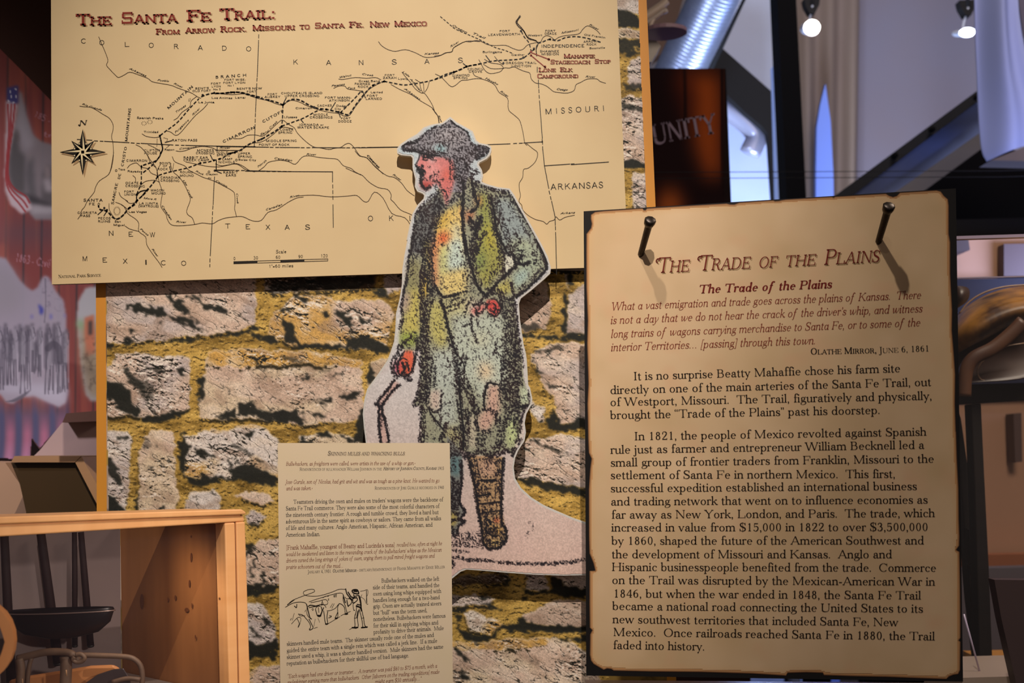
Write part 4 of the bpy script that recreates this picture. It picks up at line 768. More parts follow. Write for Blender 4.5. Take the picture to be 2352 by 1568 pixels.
rv(k3, [(-10, 606), (60, 595), (110, 570), (175, 562), (195, 520), (260, 480), (320, 450), (380, 452), (440, 437), (500, 450), (560, 480), (640, 492), (760, 490), (830, 520), (900, 542), (950, 530), (990, 490), (1040, 470), (1100, 460), (1140, 450), (1160, 410), (1200, 385), (1250, 400), (1290, 430), (1330, 405), (1400, 385), (1500, 375), (1560, 360), (1590, 320), (1640, 280), (1700, 300), (1750, 335), (1780, 370)])
rv(k2, [(1090, 712), (1130, 715), (1240, 698), (1340, 705), (1420, 698), (1470, 718)]); rv(k2, [(1045, 795), (1090, 775), (1145, 775), (1170, 800), (1250, 812), (1310, 822)])
rv(k2, [(1560, 760), (1640, 805), (1740, 850), (1830, 910), (1930, 970), (1955, 1010), (1985, 1050), (1995, 1105)]); rv(k2, [(1660, 650), (1690, 690), (1730, 735), (1780, 800), (1830, 835), (1862, 840), (1900, 890), (1935, 950), (1955, 1010)]); rv(k2, [(1820, 750), (1830, 800), (1850, 838)]); rv(k2, [(1905, 735), (1890, 790), (1865, 830)]); rv(k2, [(1780, 715), (1830, 745), (1850, 740), (1858, 830)])
rv(k2, [(0, 840), (130, 852), (250, 845), (340, 880), (450, 905), (530, 935), (590, 950)]); rv(k2, [(590, 940), (660, 903), (740, 920), (800, 950), (900, 985), (1000, 1010), (1090, 1022), (1140, 1045), (1190, 1035), (1240, 960), (1310, 870), (1345, 820), (1400, 780), (1470, 742)])
rv(k2, [(145, 1248), (215, 1245), (270, 1218), (340, 1215), (400, 1225), (450, 1195), (500, 1145), (550, 1100), (585, 1080), (640, 1120), (690, 1150), (720, 1200), (790, 1270), (860, 1320), (920, 1330), (1000, 1345), (1050, 1335), (1110, 1325), (1150, 1298), (1190, 1292), (1230, 1330), (1280, 1400), (1340, 1420), (1400, 1480), (1490, 1565)])
rv(k2, [(-20, 1355), (50, 1350), (130, 1355), (200, 1352), (260, 1320), (310, 1290), (400, 1275), (480, 1225), (560, 1160), (600, 1145), (680, 1160)]); rv(k5, [(905, 742), (960, 750), (1030, 740), (1110, 710), (1200, 690), (1280, 682), (1390, 700), (1460, 730), (1560, 738), (1700, 735), (1800, 742)])
rv(k2, [(-20, 1475), (40, 1492), (150, 1475), (200, 1490), (250, 1525), (300, 1540), (360, 1540), (420, 1500), (460, 1460), (560, 1442), (640, 1455), (700, 1478), (760, 1415), (820, 1402), (920, 1418), (1000, 1425), (1080, 1435), (1130, 1490), (1200, 1515), (1235, 1545), (1290, 1575)])
rv(k6, [(-120, 640), (0, 695), (60, 720), (130, 790), (230, 850), (330, 870), (370, 930), (365, 975), (400, 1010), (470, 1090), (560, 1130), (600, 1150)]); rv(k6, [(-20, 455), (30, 510), (110, 530), (200, 630), (320, 720), (400, 740), (480, 800), (540, 880), (620, 940)]); rv(K(0, 0, 1), [(680, 450), (720, 448), (760, 452), (800, 450), (820, 449), (835, 462), (846, 462), (860, 441), (880, 455), (900, 490), (930, 500), (945, 520)])
rv(k4, [(1160, 38), (1185, 85), (1270, 120), (1310, 160), (1380, 195), (1440, 225), (1530, 255), (1620, 300), (1700, 345), (1722, 380), (1725, 460), (1722, 510), (1738, 575)]); rv(k4, [(1140, 95), (1165, 170), (1220, 220), (1270, 290), (1310, 380), (1322, 430), (1290, 520), (1300, 560), (1340, 590), (1362, 648)])
rv(k4, [(935, 20), (960, 65), (1010, 130), (1030, 200), (1040, 260), (1060, 320), (1070, 370), (1055, 470), (1070, 510), (1105, 560), (1115, 600), (1150, 650), (1230, 660), (1362, 648), (1430, 635), (1520, 642), (1570, 615), (1640, 590), (1738, 578), (1800, 580), (1880, 615), (1960, 612), (2020, 540), (2100, 515), (2200, 450), (2280, 410), (2340, 402)])
rv(k4, [(1058, 100), (1035, 140), (1022, 180), (1030, 220)]); rv(k4, [(1280, 85), (1400, 110), (1480, 125), (1580, 130), (1680, 110), (1740, 100), (1800, 125), (1850, 160), (1900, 175)])
rv(k4, [(650, 448), (720, 480), (760, 550), (830, 600), (858, 640), (858, 710), (920, 760), (930, 830), (980, 910), (1040, 990), (1068, 1035)]); rv(k4, [(735, 662), (780, 690), (858, 710)]); rv(k4, [(590, 460), (595, 520), (640, 590), (680, 598), (740, 540), (748, 505), (700, 470)]); rv(k4, [(880, 290), (920, 260), (1000, 250), (1045, 268)]); rv(k4, [(740, 430), (770, 455), (800, 458), (840, 445)]); rv(k4, [(680, 360), (700, 400), (760, 440)]); rv(k5, [(250, 975), (290, 930), (370, 905), (420, 945)]); rv(k5, [(365, 660), (440, 700), (520, 800), (560, 900), (640, 970)]); rv(k5, [(530, 660), (600, 690), (690, 740)]); rv(k5, [(325, 1075), (360, 1110), (362, 1170)]); rv(k5, [(450, 965), (530, 985), (570, 1040), (650, 1075)])
rv(k3, [(470, 645), (510, 720), (545, 770), (600, 795), (700, 775), (740, 735), (800, 735), (850, 722), (900, 745), (960, 770), (1020, 790), (1035, 850), (1080, 895), (1140, 905), (1200, 930), (1240, 960), (1280, 990), (1340, 1000), (1400, 1005), (1450, 1000), (1500, 975), (1520, 915), (1570, 890), (1640, 855), (1740, 852), (1780, 880), (1840, 900)])
rv(k3, [(0, 800), (60, 830), (110, 880), (170, 935), (220, 920), (280, 870), (340, 865), (430, 850), (510, 855), (600, 890), (650, 930), (690, 1000), (780, 1060), (785, 1150), (800, 1200), (860, 1250), (910, 1300), (935, 1380), (950, 1450), (965, 1540), (990, 1570)]); rv(k3, [(405, 785), (430, 820), (500, 845)]); rv(k3, [(520, 695), (600, 740), (700, 742), (740, 735)]); rv(k3, [(530, 640), (600, 680), (700, 695), (735, 730)]); rv(k3, [(640, 610), (680, 660), (735, 700)])
rv(k6, [(1820, 365), (1900, 430), (1945, 465), (1950, 510), (1920, 580), (1850, 640), (1800, 655), (1790, 740), (1755, 800), (1755, 870), (1765, 940), (1750, 1000), (1780, 1040), (1790, 1090), (1850, 1150), (1930, 1195), (2010, 1215), (2050, 1245), (2080, 1215), (2130, 1200), (2150, 1165), (2190, 1200), (2250, 1170), (2350, 1148)]); rv(k6, [(815, 0), (870, 70), (885, 155)])
rv(k3, [(915, 168), (895, 200), (870, 240), (900, 290), (950, 330), (980, 380), (1010, 420), (1080, 440), (1110, 470), (1090, 530), (1095, 605)], 2.2); rv(k3, [(920, 180), (890, 220), (885, 250), (930, 300), (965, 350), (1000, 405), (1090, 440)], 2.2)
# the trail
def tr(k, pts, w=2.7, on=6.6, off=5.2): dashes(blk, k(pts), w, on, off, 3)
tr(k1, [(1445, 1218), (1500, 1175), (1600, 1100), (1700, 985), (1790, 890)]); tr(k1, [(1815, 870), (1860, 852), (1930, 838), (2010, 842), (2080, 832), (2170, 832), (2260, 855), (2360, 880)], 3.2)
tr(k2, [(-20, 842), (60, 838), (130, 830), (200, 832), (290, 858), (380, 885), (460, 902), (530, 920), (588, 945)], 3.2); tr(k2, [(588, 945), (640, 905), (700, 893), (760, 910), (820, 945), (900, 975), (980, 985), (1040, 998), (1100, 1012), (1170, 1035), (1200, 1010), (1250, 935), (1310, 860), (1345, 820), (1400, 768), (1500, 732)], 3.4)
tr(k2, [(1105, 1015), (1160, 960), (1230, 890), (1290, 822)], 2.8); tr(k2, [(1500, 732), (1580, 748), (1680, 765), (1780, 752), (1880, 735), (2000, 702), (2120, 655), (2240, 600), (2360, 575)])
tr(k2, [(588, 945), (585, 1040), (578, 1135)]); tr(k2, [(578, 1135), (680, 1098), (780, 1060), (870, 1010), (940, 980)]); tr(k2, [(578, 1135), (520, 1180), (460, 1215), (395, 1252), (300, 1290), (240, 1325), (200, 1355), (110, 1382)], 3.4)
tr(k5, [(1700, 765), (1620, 775), (1550, 830), (1430, 868), (1330, 895), (1230, 908), (1140, 945), (1050, 975), (950, 998), (840, 1022), (700, 1062), (660, 1088)]); tr(k5, [(660, 1088), (620, 1150), (560, 1225), (500, 1300), (440, 1360), (380, 1410), (320, 1480), (260, 1530)], 3.2)
line(blk, k5([(440, 1360), (480, 1310), (530, 1250)]), 2.6); line(blk, k5([(380, 1335), (420, 1295), (470, 1278), (520, 1275)]), 2.6, 3)
line(blk, k1([(1440, 1220), (1455, 1290), (1465, 1340), (1450, 1380)]), 3.2, 3); tr(k5, [(700, 760), (690, 810), (630, 880), (540, 910), (440, 945)], 3.2); tr(k5, [(690, 810), (640, 880), (560, 960), (450, 1045)], 2.9); tr(k5, [(440, 950), (440, 1060), (435, 1190), (400, 1270), (378, 1335), (375, 1400)])
tr(k4, [(845, 430), (820, 470), (770, 500), (735, 545), (700, 580), (660, 600), (620, 580), (590, 545), (550, 520), (510, 515), (495, 480)], 3.6)
tr(k3, [(0, 855), (120, 800), (200, 778), (270, 755), (340, 718), (440, 700), (560, 672), (660, 655), (800, 648), (930, 635), (1000, 590), (1050, 545), (1090, 520), (1105, 470), (1150, 458), (1230, 425), (1320, 440), (1400, 408), (1500, 395), (1600, 405), (1700, 430), (1790, 458)]); tr(k3, [(930, 340), (960, 400), (1010, 460), (1035, 555)], 2.3)
tr(k3, [(55, 180), (150, 260), (210, 310), (320, 360), (450, 415), (560, 470), (650, 515), (740, 540), (830, 575)], 1.7, 5.5, 4)
for k, pts in ((k1, [(1825, 855), (1930, 836), (2080, 832), (2110, 832), (1440, 1222)]), (k2, [(460, 902), (588, 945), (870, 965), (980, 985), (1090, 1008), (1500, 732), (1400, 768), (2125, 652), (2240, 600), (578, 1138), (395, 1252), (1300, 825)]), (k5, [(1640, 778), (1700, 765), (1495, 852), (1418, 868), (1235, 908), (1430, 1008), (660, 1088), (440, 950), (435, 1180), (380, 1335), (378, 1415)]), (k3, [(925, 335), (1240, 425), (950, 622), (735, 682), (1065, 525), (338, 718), (200, 778)]), (k4, [(548, 500), (572, 518), (845, 430)])):
    for p in k(pts): disc(blk, *p, 2.6)
for p in k3([(1032, 560), (1033, 598)]): disc(red, *p, 2.6)
line(red, k3([(1040, 570), (1235, 645)]), 2.2); line(red, k3([(1035, 600), (1190, 730)]), 2.2); disc(red, *k3([(1225, 642)])[0], 3); disc(red, *k3([(1185, 722)])[0], 3)
for k, a, b in ((k2, (590, 935), (618, 880)), (k2, (1020, 985), (1060, 922)), (k2, (1310, 830), (1330, 880)), (k2, (1092, 1020), (1105, 1056)), (k2, (748, 1075), (772, 1105)), (k5, (1370, 795), (1400, 860)), (k5, (1440, 1010), (1520, 1045)), (k5, (820, 955), (840, 1025)), (k5, (850, 605), (760, 628)), (k3, (300, 685), (335, 715)), (k3, (545, 600), (590, 660)), (k4, (490, 560), (540, 515)), (k4, (545, 570), (570, 530))):
    line(blk, k([a, b]), 2.0)
for cx, cy, r in ((1297, 1110, 17), (1350, 1098, 17)):
    for i in range(9):
        a = i * 2 * math.pi / 9; line(riv, k1([(cx + r * math.cos(a), cy + r * .8 * math.sin(a)), (cx + (r + 7) * math.cos(a), cy + (r + 7) * .8 * math.sin(a))]), 1)
for i in range(16):
    a = i * 2 * math.pi / 16; line(riv, k4([(662 + 22 * math.cos(a), 527 + 30 * math.sin(a)), (662 + 32 * math.cos(a), 527 + 40 * math.sin(a))]), 1)
for p in ([(1415, 1250), (1412, 1320)], [(1475, 1240), (1510, 1250), (1500, 1280)], [(1490, 1300), (1525, 1310), (1500, 1330)], [(1540, 1470), (1530, 1520)], [(1565, 1470), (1558, 1520)]): dashes(riv, k1(p), 1.2, 2.2, 1.6)
for p in k4([(499, 465), (655, 163), (1737, 68), (1490, 175)]):
    for i in range(8): a = i * math.pi / 4; line(blk, [(p[0] + 2.3 * math.cos(a), p[1] + 2.3 * math.sin(a)), (p[0] + 2.3 * math.cos(a + .79), p[1] + 2.3 * math.sin(a + .79))], 1)
# scale bar, credit
sb = K(100, 350, 3.92)
T(sb, 'Scale', (2092, 908), (2188, 906), 7.4, 'lt'); T(sb, '1"=60 miles', (2028, 1038), (2250, 1032), 7, 'lt')
for s, x, y in (('0', 1720, 968), ('30', 1912, 962), ('60', 2112, 956), ('90', 2315, 950), ('120', 2528, 944)): T(sb, s, (x - 11 * len(s), y), (x + 11 * len(s), y - 1), 7, 'lt')
for a, b, f in ((1712, 1926, 1), (1926, 2136, 0), (2136, 2348, 1), (2348, 2560, 0)):
    ya = 992 - (a - 1712) * .03; yb = 992 - (b - 1712) * .03
    if f: line(blk, sb([(a + 6, ya), (b - 6, yb)]), 6)
    else:
        line(blk, sb([(a, ya - 9), (b, yb - 9)]), 1.1); line(blk, sb([(a, ya + 9), (b, yb + 9)]), 1.1); line(blk, sb([(b, yb - 9), (b, yb + 9)]), 1.2)
T(sb, 'National Park Service', (135, 1130), (518, 1116), 7.2, 'b', True)
poly_to('lettering_shadow', shd, MAP, .0002, M_shadow, mp)
poly_to('river_lines', riv, MAP, .0003, M_ink2, mp)
poly_to('trail_and_place_names', blk, MAP, .0004, M_ink, mp)
poly_to('title_lettering', red, MAP, .0005, M_red, mp)
# compass rose
cb, cw, cs = [], [], []
cx, cy = 190.5, 349.5
def star(dst, R, r, ang0, off=0, half=None, dx=0, dy=0, sc_=1):
    for i in range(4):
        a = math.radians(ang0 + 90 * i); b1 = a + math.pi / 4; b2 = a - math.pi / 4
        tip = (cx + dx + R * sc_ * math.cos(a), cy + dy + R * sc_ * math.sin(a)); p1 = (cx + dx + r * math.cos(b1), cy + dy + r * math.sin(b1)); p2 = (cx + dx + r * math.cos(b2), cy + dy + r * math.sin(b2)); c0 = (cx + dx, cy + dy)
        if half is None: dst.append(np.array([c0, p1, tip, p2]))
        else:
            e = p1 if half > 0 else p2; dst.append(np.array([c0, c0, tip, e]))
star(cs, 54, 13, 0, dx=4, dy=4); star(cs, 38, 11, 45, dx=4, dy=4)
star(cb, 37, 12, 45); star(cb, 53, 14, 0)
star(cw, 30, 6.5, 45, half=1); star(cw, 44, 7, 0, half=1)
cw.append(np.array([(cx - 3.5, cy - 3.5), (cx + 3.5, cy - 3.5), (cx + 3.5, cy + 3.5), (cx - 3.5, cy + 3.5)]))
for i in range(8):
    a = math.radians(22.5 + 45 * i); disc(cb, cx + 20.5 * math.cos(a), cy + 20.5 * math.sin(a), 2.9, 8); disc(cw, cx + 20.5 * math.cos(a), cy + 20.5 * math.sin(a), 1.8, 8)
text(cb, 'N', 181, 288, 199, 287, 11, 'bi'); line(cb, [(181, 287), (184, 289)], 2.5)
poly_to('compass_shadow', cs, MAP, .0006, M_shadow, mp)
poly_to('compass_rose', cb, MAP, .0007, M_ink, mp)
poly_to('compass_highlight', cw, MAP, .0008, mat('compass_cream', (236, 214, 168), .5), mp)
# ------------------------------------------------------------------ cut-out drawing of the bullwhacker
h1, h2, h3, h4 = K(820, 250, 4.704), K(820, 550, 4.704), K(820, 780, 4.704), K(960, 1000, 4.48)
OUT = (h1([(1008, 85), (1080, 145), (1170, 195), (1250, 240), (1270, 290), (1290, 340), (1330, 370), (1410, 385), (1450, 408), (1452, 450), (1435, 500), (1400, 540), (1325, 578), (1314, 600), (1350, 660), (1362, 720), (1345, 785), (1400, 810), (1520, 845), (1650, 860), (1700, 930), (1800, 1110), (1950, 1380)])
  + h2([(2000, 60), (2060, 180), (2095, 300), (2088, 365), (2020, 430), (1880, 550), (1770, 635), (1750, 690), (1760, 860), (1800, 1130), (1825, 1230), (1834, 1290), (1850, 1568)])
  + h3([(1870, 520), (1895, 640), (1885, 700), (1830, 800), (1812, 900), (1825, 1000), (1810, 1090), (1740, 1200)])
  + h4([(1000, 230), (985, 330), (1000, 440), (1060, 540), (1170, 640), (1300, 720), (1460, 790), (1600, 850), (1730, 895)]) + [(1420, 1232), (1420, 1318)]
  + h4([(1720, 1435), (1500, 1440), (1200, 1430), (900, 1410), (700, 1392), (500, 1378), (440, 1400), (340, 1480)]) + [(1000, 1345), (905, 1330), (858, 1230), (840, 1120)]
  + h3([(95, 1110), (75, 950), (62, 800), (80, 640), (110, 530), (220, 380), (330, 220), (380, 80)])
  + h2([(400, 1100), (415, 950), (420, 800), (460, 640), (485, 480), (490, 320), (510, 180), (545, 0)])
  + h1([(535, 1420), (570, 1250), (600, 1130), (660, 1030), (718, 970), (726, 935), (710, 915), (650, 890), (625, 840), (630, 760), (600, 640), (600, 530), (580, 510), (480, 500), (435, 480), (430, 430), (470, 380), (560, 320), (650, 270), (720, 200), (800, 170), (920, 150)]))
M_foam = mat('cutout_board_edge', (210, 205, 200), .6)
cut = empty('figure_cutout', MAN.to([[1150, 1325]])[0], 'flat cut-out pencil drawing of a bearded man in slouch hat and long coat', 'cutout')
slab('board', OUT, MAN, .008, M_foam, cut)
for p in ((1080, 420), (1060, 900), (1180, 1290)):
    a = MAN.to([p])[0]; tube('standoff', [a + (0, .0082, 0), (a[0], (MAP if p[1] < 600 else WALL).p0[1] - .0005, a[2])], .006, M_edgew, cut, 12)
c = Canvas(832, 266, 1402, 1352, 1.25, (0, 0, 0))
yy = np.clip((c.Y - 266) / 1086, 0, 1)[..., None]
c.rgb = (1 - yy) * np.array((176, 194, 204)) + yy * np.array((212, 178, 166))
mid = np.exp(-((c.Y - 700) / 260) ** 2)[..., None] * .7; c.rgb = c.rgb * (1 - mid) + np.array((206, 204, 208)) * mid
pn = c.noise(5, oct=2, seed=31); c.rgb += ((pn - .5) * 14)[..., None]
c.mix(np.clip(c.noise(60, oct=2, seed=32) - .55, 0, 1) * .8, (210, 176, 170))
def P(k, pts, col, a=.9, soft=3): c.mix(c.poly(k(pts), soft) * a, col)
# colour areas: coat, face, shirt, trousers, boots
body = h1([(860, 880), (880, 920), (760, 1010), (700, 1050), (640, 1130), (620, 1250), (600, 1400)]) + h2([(585, 0), (560, 150), (540, 400), (500, 600), (482, 740), (490, 830), (470, 960), (450, 1150), (560, 1230), (660, 1180)]) + h3([(690, 100), (690, 420), (660, 600), (612, 700), (690, 715), (700, 1110), (1000, 1130), (1000, 1200), (1130, 1195), (1200, 1230), (1450, 1260), (1600, 1180), (1690, 1250), (1720, 1100), (1760, 1000), (1765, 800), (1865, 700), (1800, 400), (1770, 0)]) + h2([(1760, 1250), (1740, 1000), (1700, 700), (1700, 640), (1850, 540), (2000, 370), (2050, 300), (2030, 200), (1950, 20)]) + h1([(1950, 1400), (1780, 1130), (1680, 950), (1620, 890), (1500, 880), (1380, 830), (1250, 775), (1180, 720), (1050, 700)])
P(lambda q: q, body, (150, 150, 128), .97, 1)
P(h1, [(620, 1250), (700, 1060), (880, 930), (960, 1060), (880, 1180), (850, 1568), (580, 1568)], (96, 98, 104), .8)
P(h1, [(1130, 960), (1165, 1568), (830, 1568), (850, 1300), (900, 1200), (980, 1090), (1060, 1020)], (226, 196, 122), .95)
P(h1, [(860, 1200), (1000, 1080), (1010, 1180), (900, 1330), (850, 1350)], (196, 158, 60), .8, 8)
P(h1, [(1030, 1250), (1130, 1250), (1150, 1568), (1010, 1568)], (206, 204, 176), .8, 6)
P(h1, [(870, 1350), (990, 1340), (980, 1450), (880, 1480)], (226, 82, 46), .95, 7); P(h1, [(840, 1450), (900, 1480), (880, 1568), (830, 1568)], (222, 120, 70), .8, 5)
P(h1, [(1050, 980), (1130, 950), (1130, 1060), (1040, 1080)], (112, 132, 62), .7, 7); P(h1, [(1110, 1050), (1150, 1060), (1140, 1200)], (216, 130, 80), .8, 4)
P(h1, [(1170, 1110), (1290, 1100), (1250, 1180), (1180, 1240)], (196, 112, 74), .8, 5)
P(h1, [(1290, 900), (1420, 920), (1460, 1100), (1500, 1568), (1280, 1568), (1330, 1200), (1300, 1090)], (146, 150, 78), .9, 6); P(h1, [(1290, 930), (1340, 960), (1330, 1060), (1290, 1040)], (200, 90, 62), .7, 6)
P(h1, [(1400, 1250), (1480, 1260), (1530, 1568), (1400, 1568)], (196, 176, 62), .8, 8)
P(h1, [(1470, 980), (1640, 960), (1780, 1160), (1990, 1568), (1580, 1568), (1520, 1200)], (146, 158, 162), .9, 6)
P(h1, [(1650, 1420), (1850, 1400), (1950, 1568), (1650, 1568)], (176, 178, 136), .7, 9)
P(h2, [(720, 0), (790, 0), (800, 300), (790, 500), (760, 300)], (176, 160, 66), .7, 5); P(h2, [(820, 0), (900, 0), (890, 540), (820, 480), (790, 250)], (216, 142, 98), .85, 5)
P(h2, [(890, 60), (1000, 60), (980, 400), (890, 400)], (204, 204, 138), .9, 5); P(h2, [(990, 20), (1150, 0), (1160, 330), (990, 330)], (198, 214, 204), .95, 6); P(h2, [(890, 380), (1190, 300), (1180, 580), (960, 625), (890, 560)], (228, 202, 128), .9, 6)
P(h2, [(1270, 100), (1540, 60), (1580, 300), (1480, 420), (1400, 560), (1290, 380)], (158, 154, 78), .9, 6); P(h2, [(1270, 200), (1380, 120), (1380, 330), (1290, 330)], (104, 130, 84), .6, 7)
P(h2, [(1620, 30), (1920, 60), (2020, 260), (1900, 400), (1700, 560), (1640, 480), (1740, 280), (1700, 140)], (168, 178, 156), .9, 5); P(h2, [(1640, 420), (1690, 560), (1560, 600), (1480, 520)], (188, 176, 92), .85, 5); P(h2, [(1700, 380), (1860, 300), (1840, 420), (1720, 520)], (160, 186, 188), .7, 6)
P(h2, [(560, 200), (690, 250), (690, 620), (540, 640), (520, 480)], (140, 134, 92), .8, 6); P(h2, [(600, 520), (690, 560), (680, 1020), (480, 1040), (500, 840)], (196, 182, 98), .95, 6); P(h2, [(490, 600), (570, 560), (560, 760), (490, 800)], (176, 146, 142), .8, 6); P(h2, [(470, 1000), (660, 1000), (640, 1150), (470, 1150)], (150, 164, 76), .9, 5)
P(h2, [(720, 350), (760, 420), (760, 620), (700, 620)], (206, 160, 50), .8, 4)
P(h2, [(780, 660), (940, 680), (1010, 1100), (900, 1200), (760, 1000)], (190, 180, 104), .9, 8); P(h2, [(940, 640), (1250, 620), (1250, 830), (980, 840)], (198, 190, 138), .8, 7)
P(h2, [(1030, 820), (1600, 780), (1620, 1568), (800, 1568), (820, 1260), (1010, 1180)], (186, 194, 180), .95, 9); P(h2, [(1180, 640), (1400, 700), (1300, 860), (1200, 800)], (200, 186, 176), .8, 7); P(h2, [(1250, 1000), (1420, 1000), (1420, 1200), (1250, 1150)], (200, 198, 170), .7, 10); P(h2, [(1300, 1330), (1460, 1300), (1480, 1480), (1320, 1500)], (222, 192, 150), .7, 9)
P(h3, [(820, 80), (1080, 200), (1100, 900), (900, 950), (780, 560), (840, 500)], (182, 190, 182), .85, 8); P(h3, [(780, 560), (900, 540), (900, 770), (790, 740)], (206, 180, 168), .8, 4); P(h3, [(1230, 100), (1560, 80), (1580, 420), (1480, 500), (1330, 700), (1230, 400)], (190, 198, 184), .9, 8); P(h3, [(1330, 240), (1460, 280), (1440, 430), (1320, 420)], (226, 190, 150), .75, 8)
P(h3, [(1410, 480), (1540, 490), (1540, 760), (1470, 900), (1400, 1000), (1300, 960), (1310, 820), (1400, 740)], (210, 168, 152), .9, 5); P(h3, [(1200, 800), (1290, 830), (1290, 1180), (1200, 1160)], (200, 186, 166), .8, 5); P(h3, [(1620, 880), (1740, 850), (1730, 1100), (1620, 1180)], (196, 208, 150), .9, 6); P(h3, [(1780, 500), (1850, 540), (1850, 690), (1770, 690)], (196, 206, 178), .9, 3); P(h3, [(950, 940), (1110, 960), (1110, 1110), (960, 1110)], (176, 166, 120), .7, 6)
P(h2, [(1620, 150), (1700, 170), (1700, 280), (1600, 370), (1590, 260)], (214, 212, 196), .97, 2)
# hat and head
P(h1, [(1010, 112), (1060, 170), (1180, 245), (1205, 300), (1225, 360), (1300, 405), (1395, 392), (1412, 430), (1385, 490), (1320, 530), (1250, 555), (1220, 600), (1215, 690), (1180, 800), (1160, 900), (1000, 900), (850, 820), (700, 500), (640, 470), (500, 442), (500, 400), (560, 368), (640, 350), (700, 285), (820, 205), (940, 168)], (138, 134, 142), .97, 1)
P(h1, [(960, 170), (1100, 200), (1180, 300), (1100, 400), (900, 380), (850, 270)], (176, 170, 174), .7, 10); P(h1, [(720, 420), (960, 380), (960, 460), (800, 450)], (176, 190, 196), .8, 5); P(h1, [(850, 405), (940, 400), (950, 450), (880, 470)], (120, 176, 184), .8, 5)
P(h1, [(690, 500), (660, 560), (638, 615), (660, 640), (700, 650), (700, 700), (720, 730), (690, 780), (680, 820), (720, 865), (750, 880), (800, 840), (860, 800), (920, 900), (945, 980), (965, 1060), (1000, 970), (1045, 800), (1050, 680), (1040, 560), (960, 530), (850, 520), (760, 495)], (206, 122, 120), .95, 2)
P(h1, [(740, 600), (900, 600), (860, 760), (780, 800)], (226, 160, 158), .75, 7); P(h1, [(740, 490), (830, 500), (860, 560), (800, 600), (760, 540)], (206, 170, 172), .8, 4); P(h1, [(940, 650), (1030, 640), (1030, 760), (960, 800), (920, 740)], (206, 92, 76), .75, 7); P(h1, [(690, 790), (800, 790), (800, 850), (730, 875), (690, 840)], (150, 44, 40), .7, 4); P(h1, [(920, 780), (1000, 780), (990, 940), (950, 960)], (204, 108, 104), .85, 5)
P(h1, [(1000, 950), (1100, 900), (1150, 1000), (1000, 1060)], (132, 122, 152), .6, 8)
# hands, whip, boots
P(h2, [(1400, 660), (1480, 640), (1540, 700), (1555, 760), (1500, 840), (1440, 800), (1400, 740)], (212, 78, 74), .95, 2); P(h2, [(1235, 750), (1390, 690), (1390, 740), (1300, 810), (1240, 800)], (222, 122, 118), .9, 3)
P(h2, [(520, 1200), (600, 1200), (625, 1300), (600, 1420), (540, 1480), (440, 1450), (430, 1380), (480, 1270)], (216, 96, 68), .95, 2); P(h2, [(400, 1330), (480, 1300), (460, 1450), (410, 1440)], (176, 62, 92), .8, 4)
P(h3, [(400, 440), (460, 480), (280, 720), (300, 880), (340, 1120), (250, 1120), (235, 800), (210, 690)], (196, 160, 152), .9, 2)
P(h4, [(500, 200), (880, 220), (862, 400), (870, 560), (862, 780), (905, 960), (912, 1080), (850, 1145), (730, 1165), (665, 1100), (650, 960), (620, 800), (590, 640), (550, 400)], (176, 142, 104), .97, 1); P(h4, [(600, 240), (800, 240), (800, 420), (640, 440)], (196, 158, 136), .8, 5); P(h4, [(740, 920), (860, 940), (850, 1020), (780, 1020)], (206, 160, 90), .9, 4); P(h4, [(750, 1080), (850, 1080), (830, 1120), (760, 1130)], (214, 186, 110), .95, 3); P(h4, [(780, 850), (840, 850), (830, 900), (780, 890)], (210, 92, 60), .8, 3)
P(h4, [(300, 0), (450, 180), (455, 300), (440, 560), (430, 680), (485, 780), (430, 850), (480, 890), (420, 930), (400, 1010), (300, 1010)], (120, 120, 116), .97, 1); P(h4, [(330, 200), (440, 210), (440, 420), (330, 400)], (84, 122, 130), .8, 6); P(h4, [(330, 780), (410, 790), (400, 900), (330, 960)], (170, 150, 84), .9, 3)
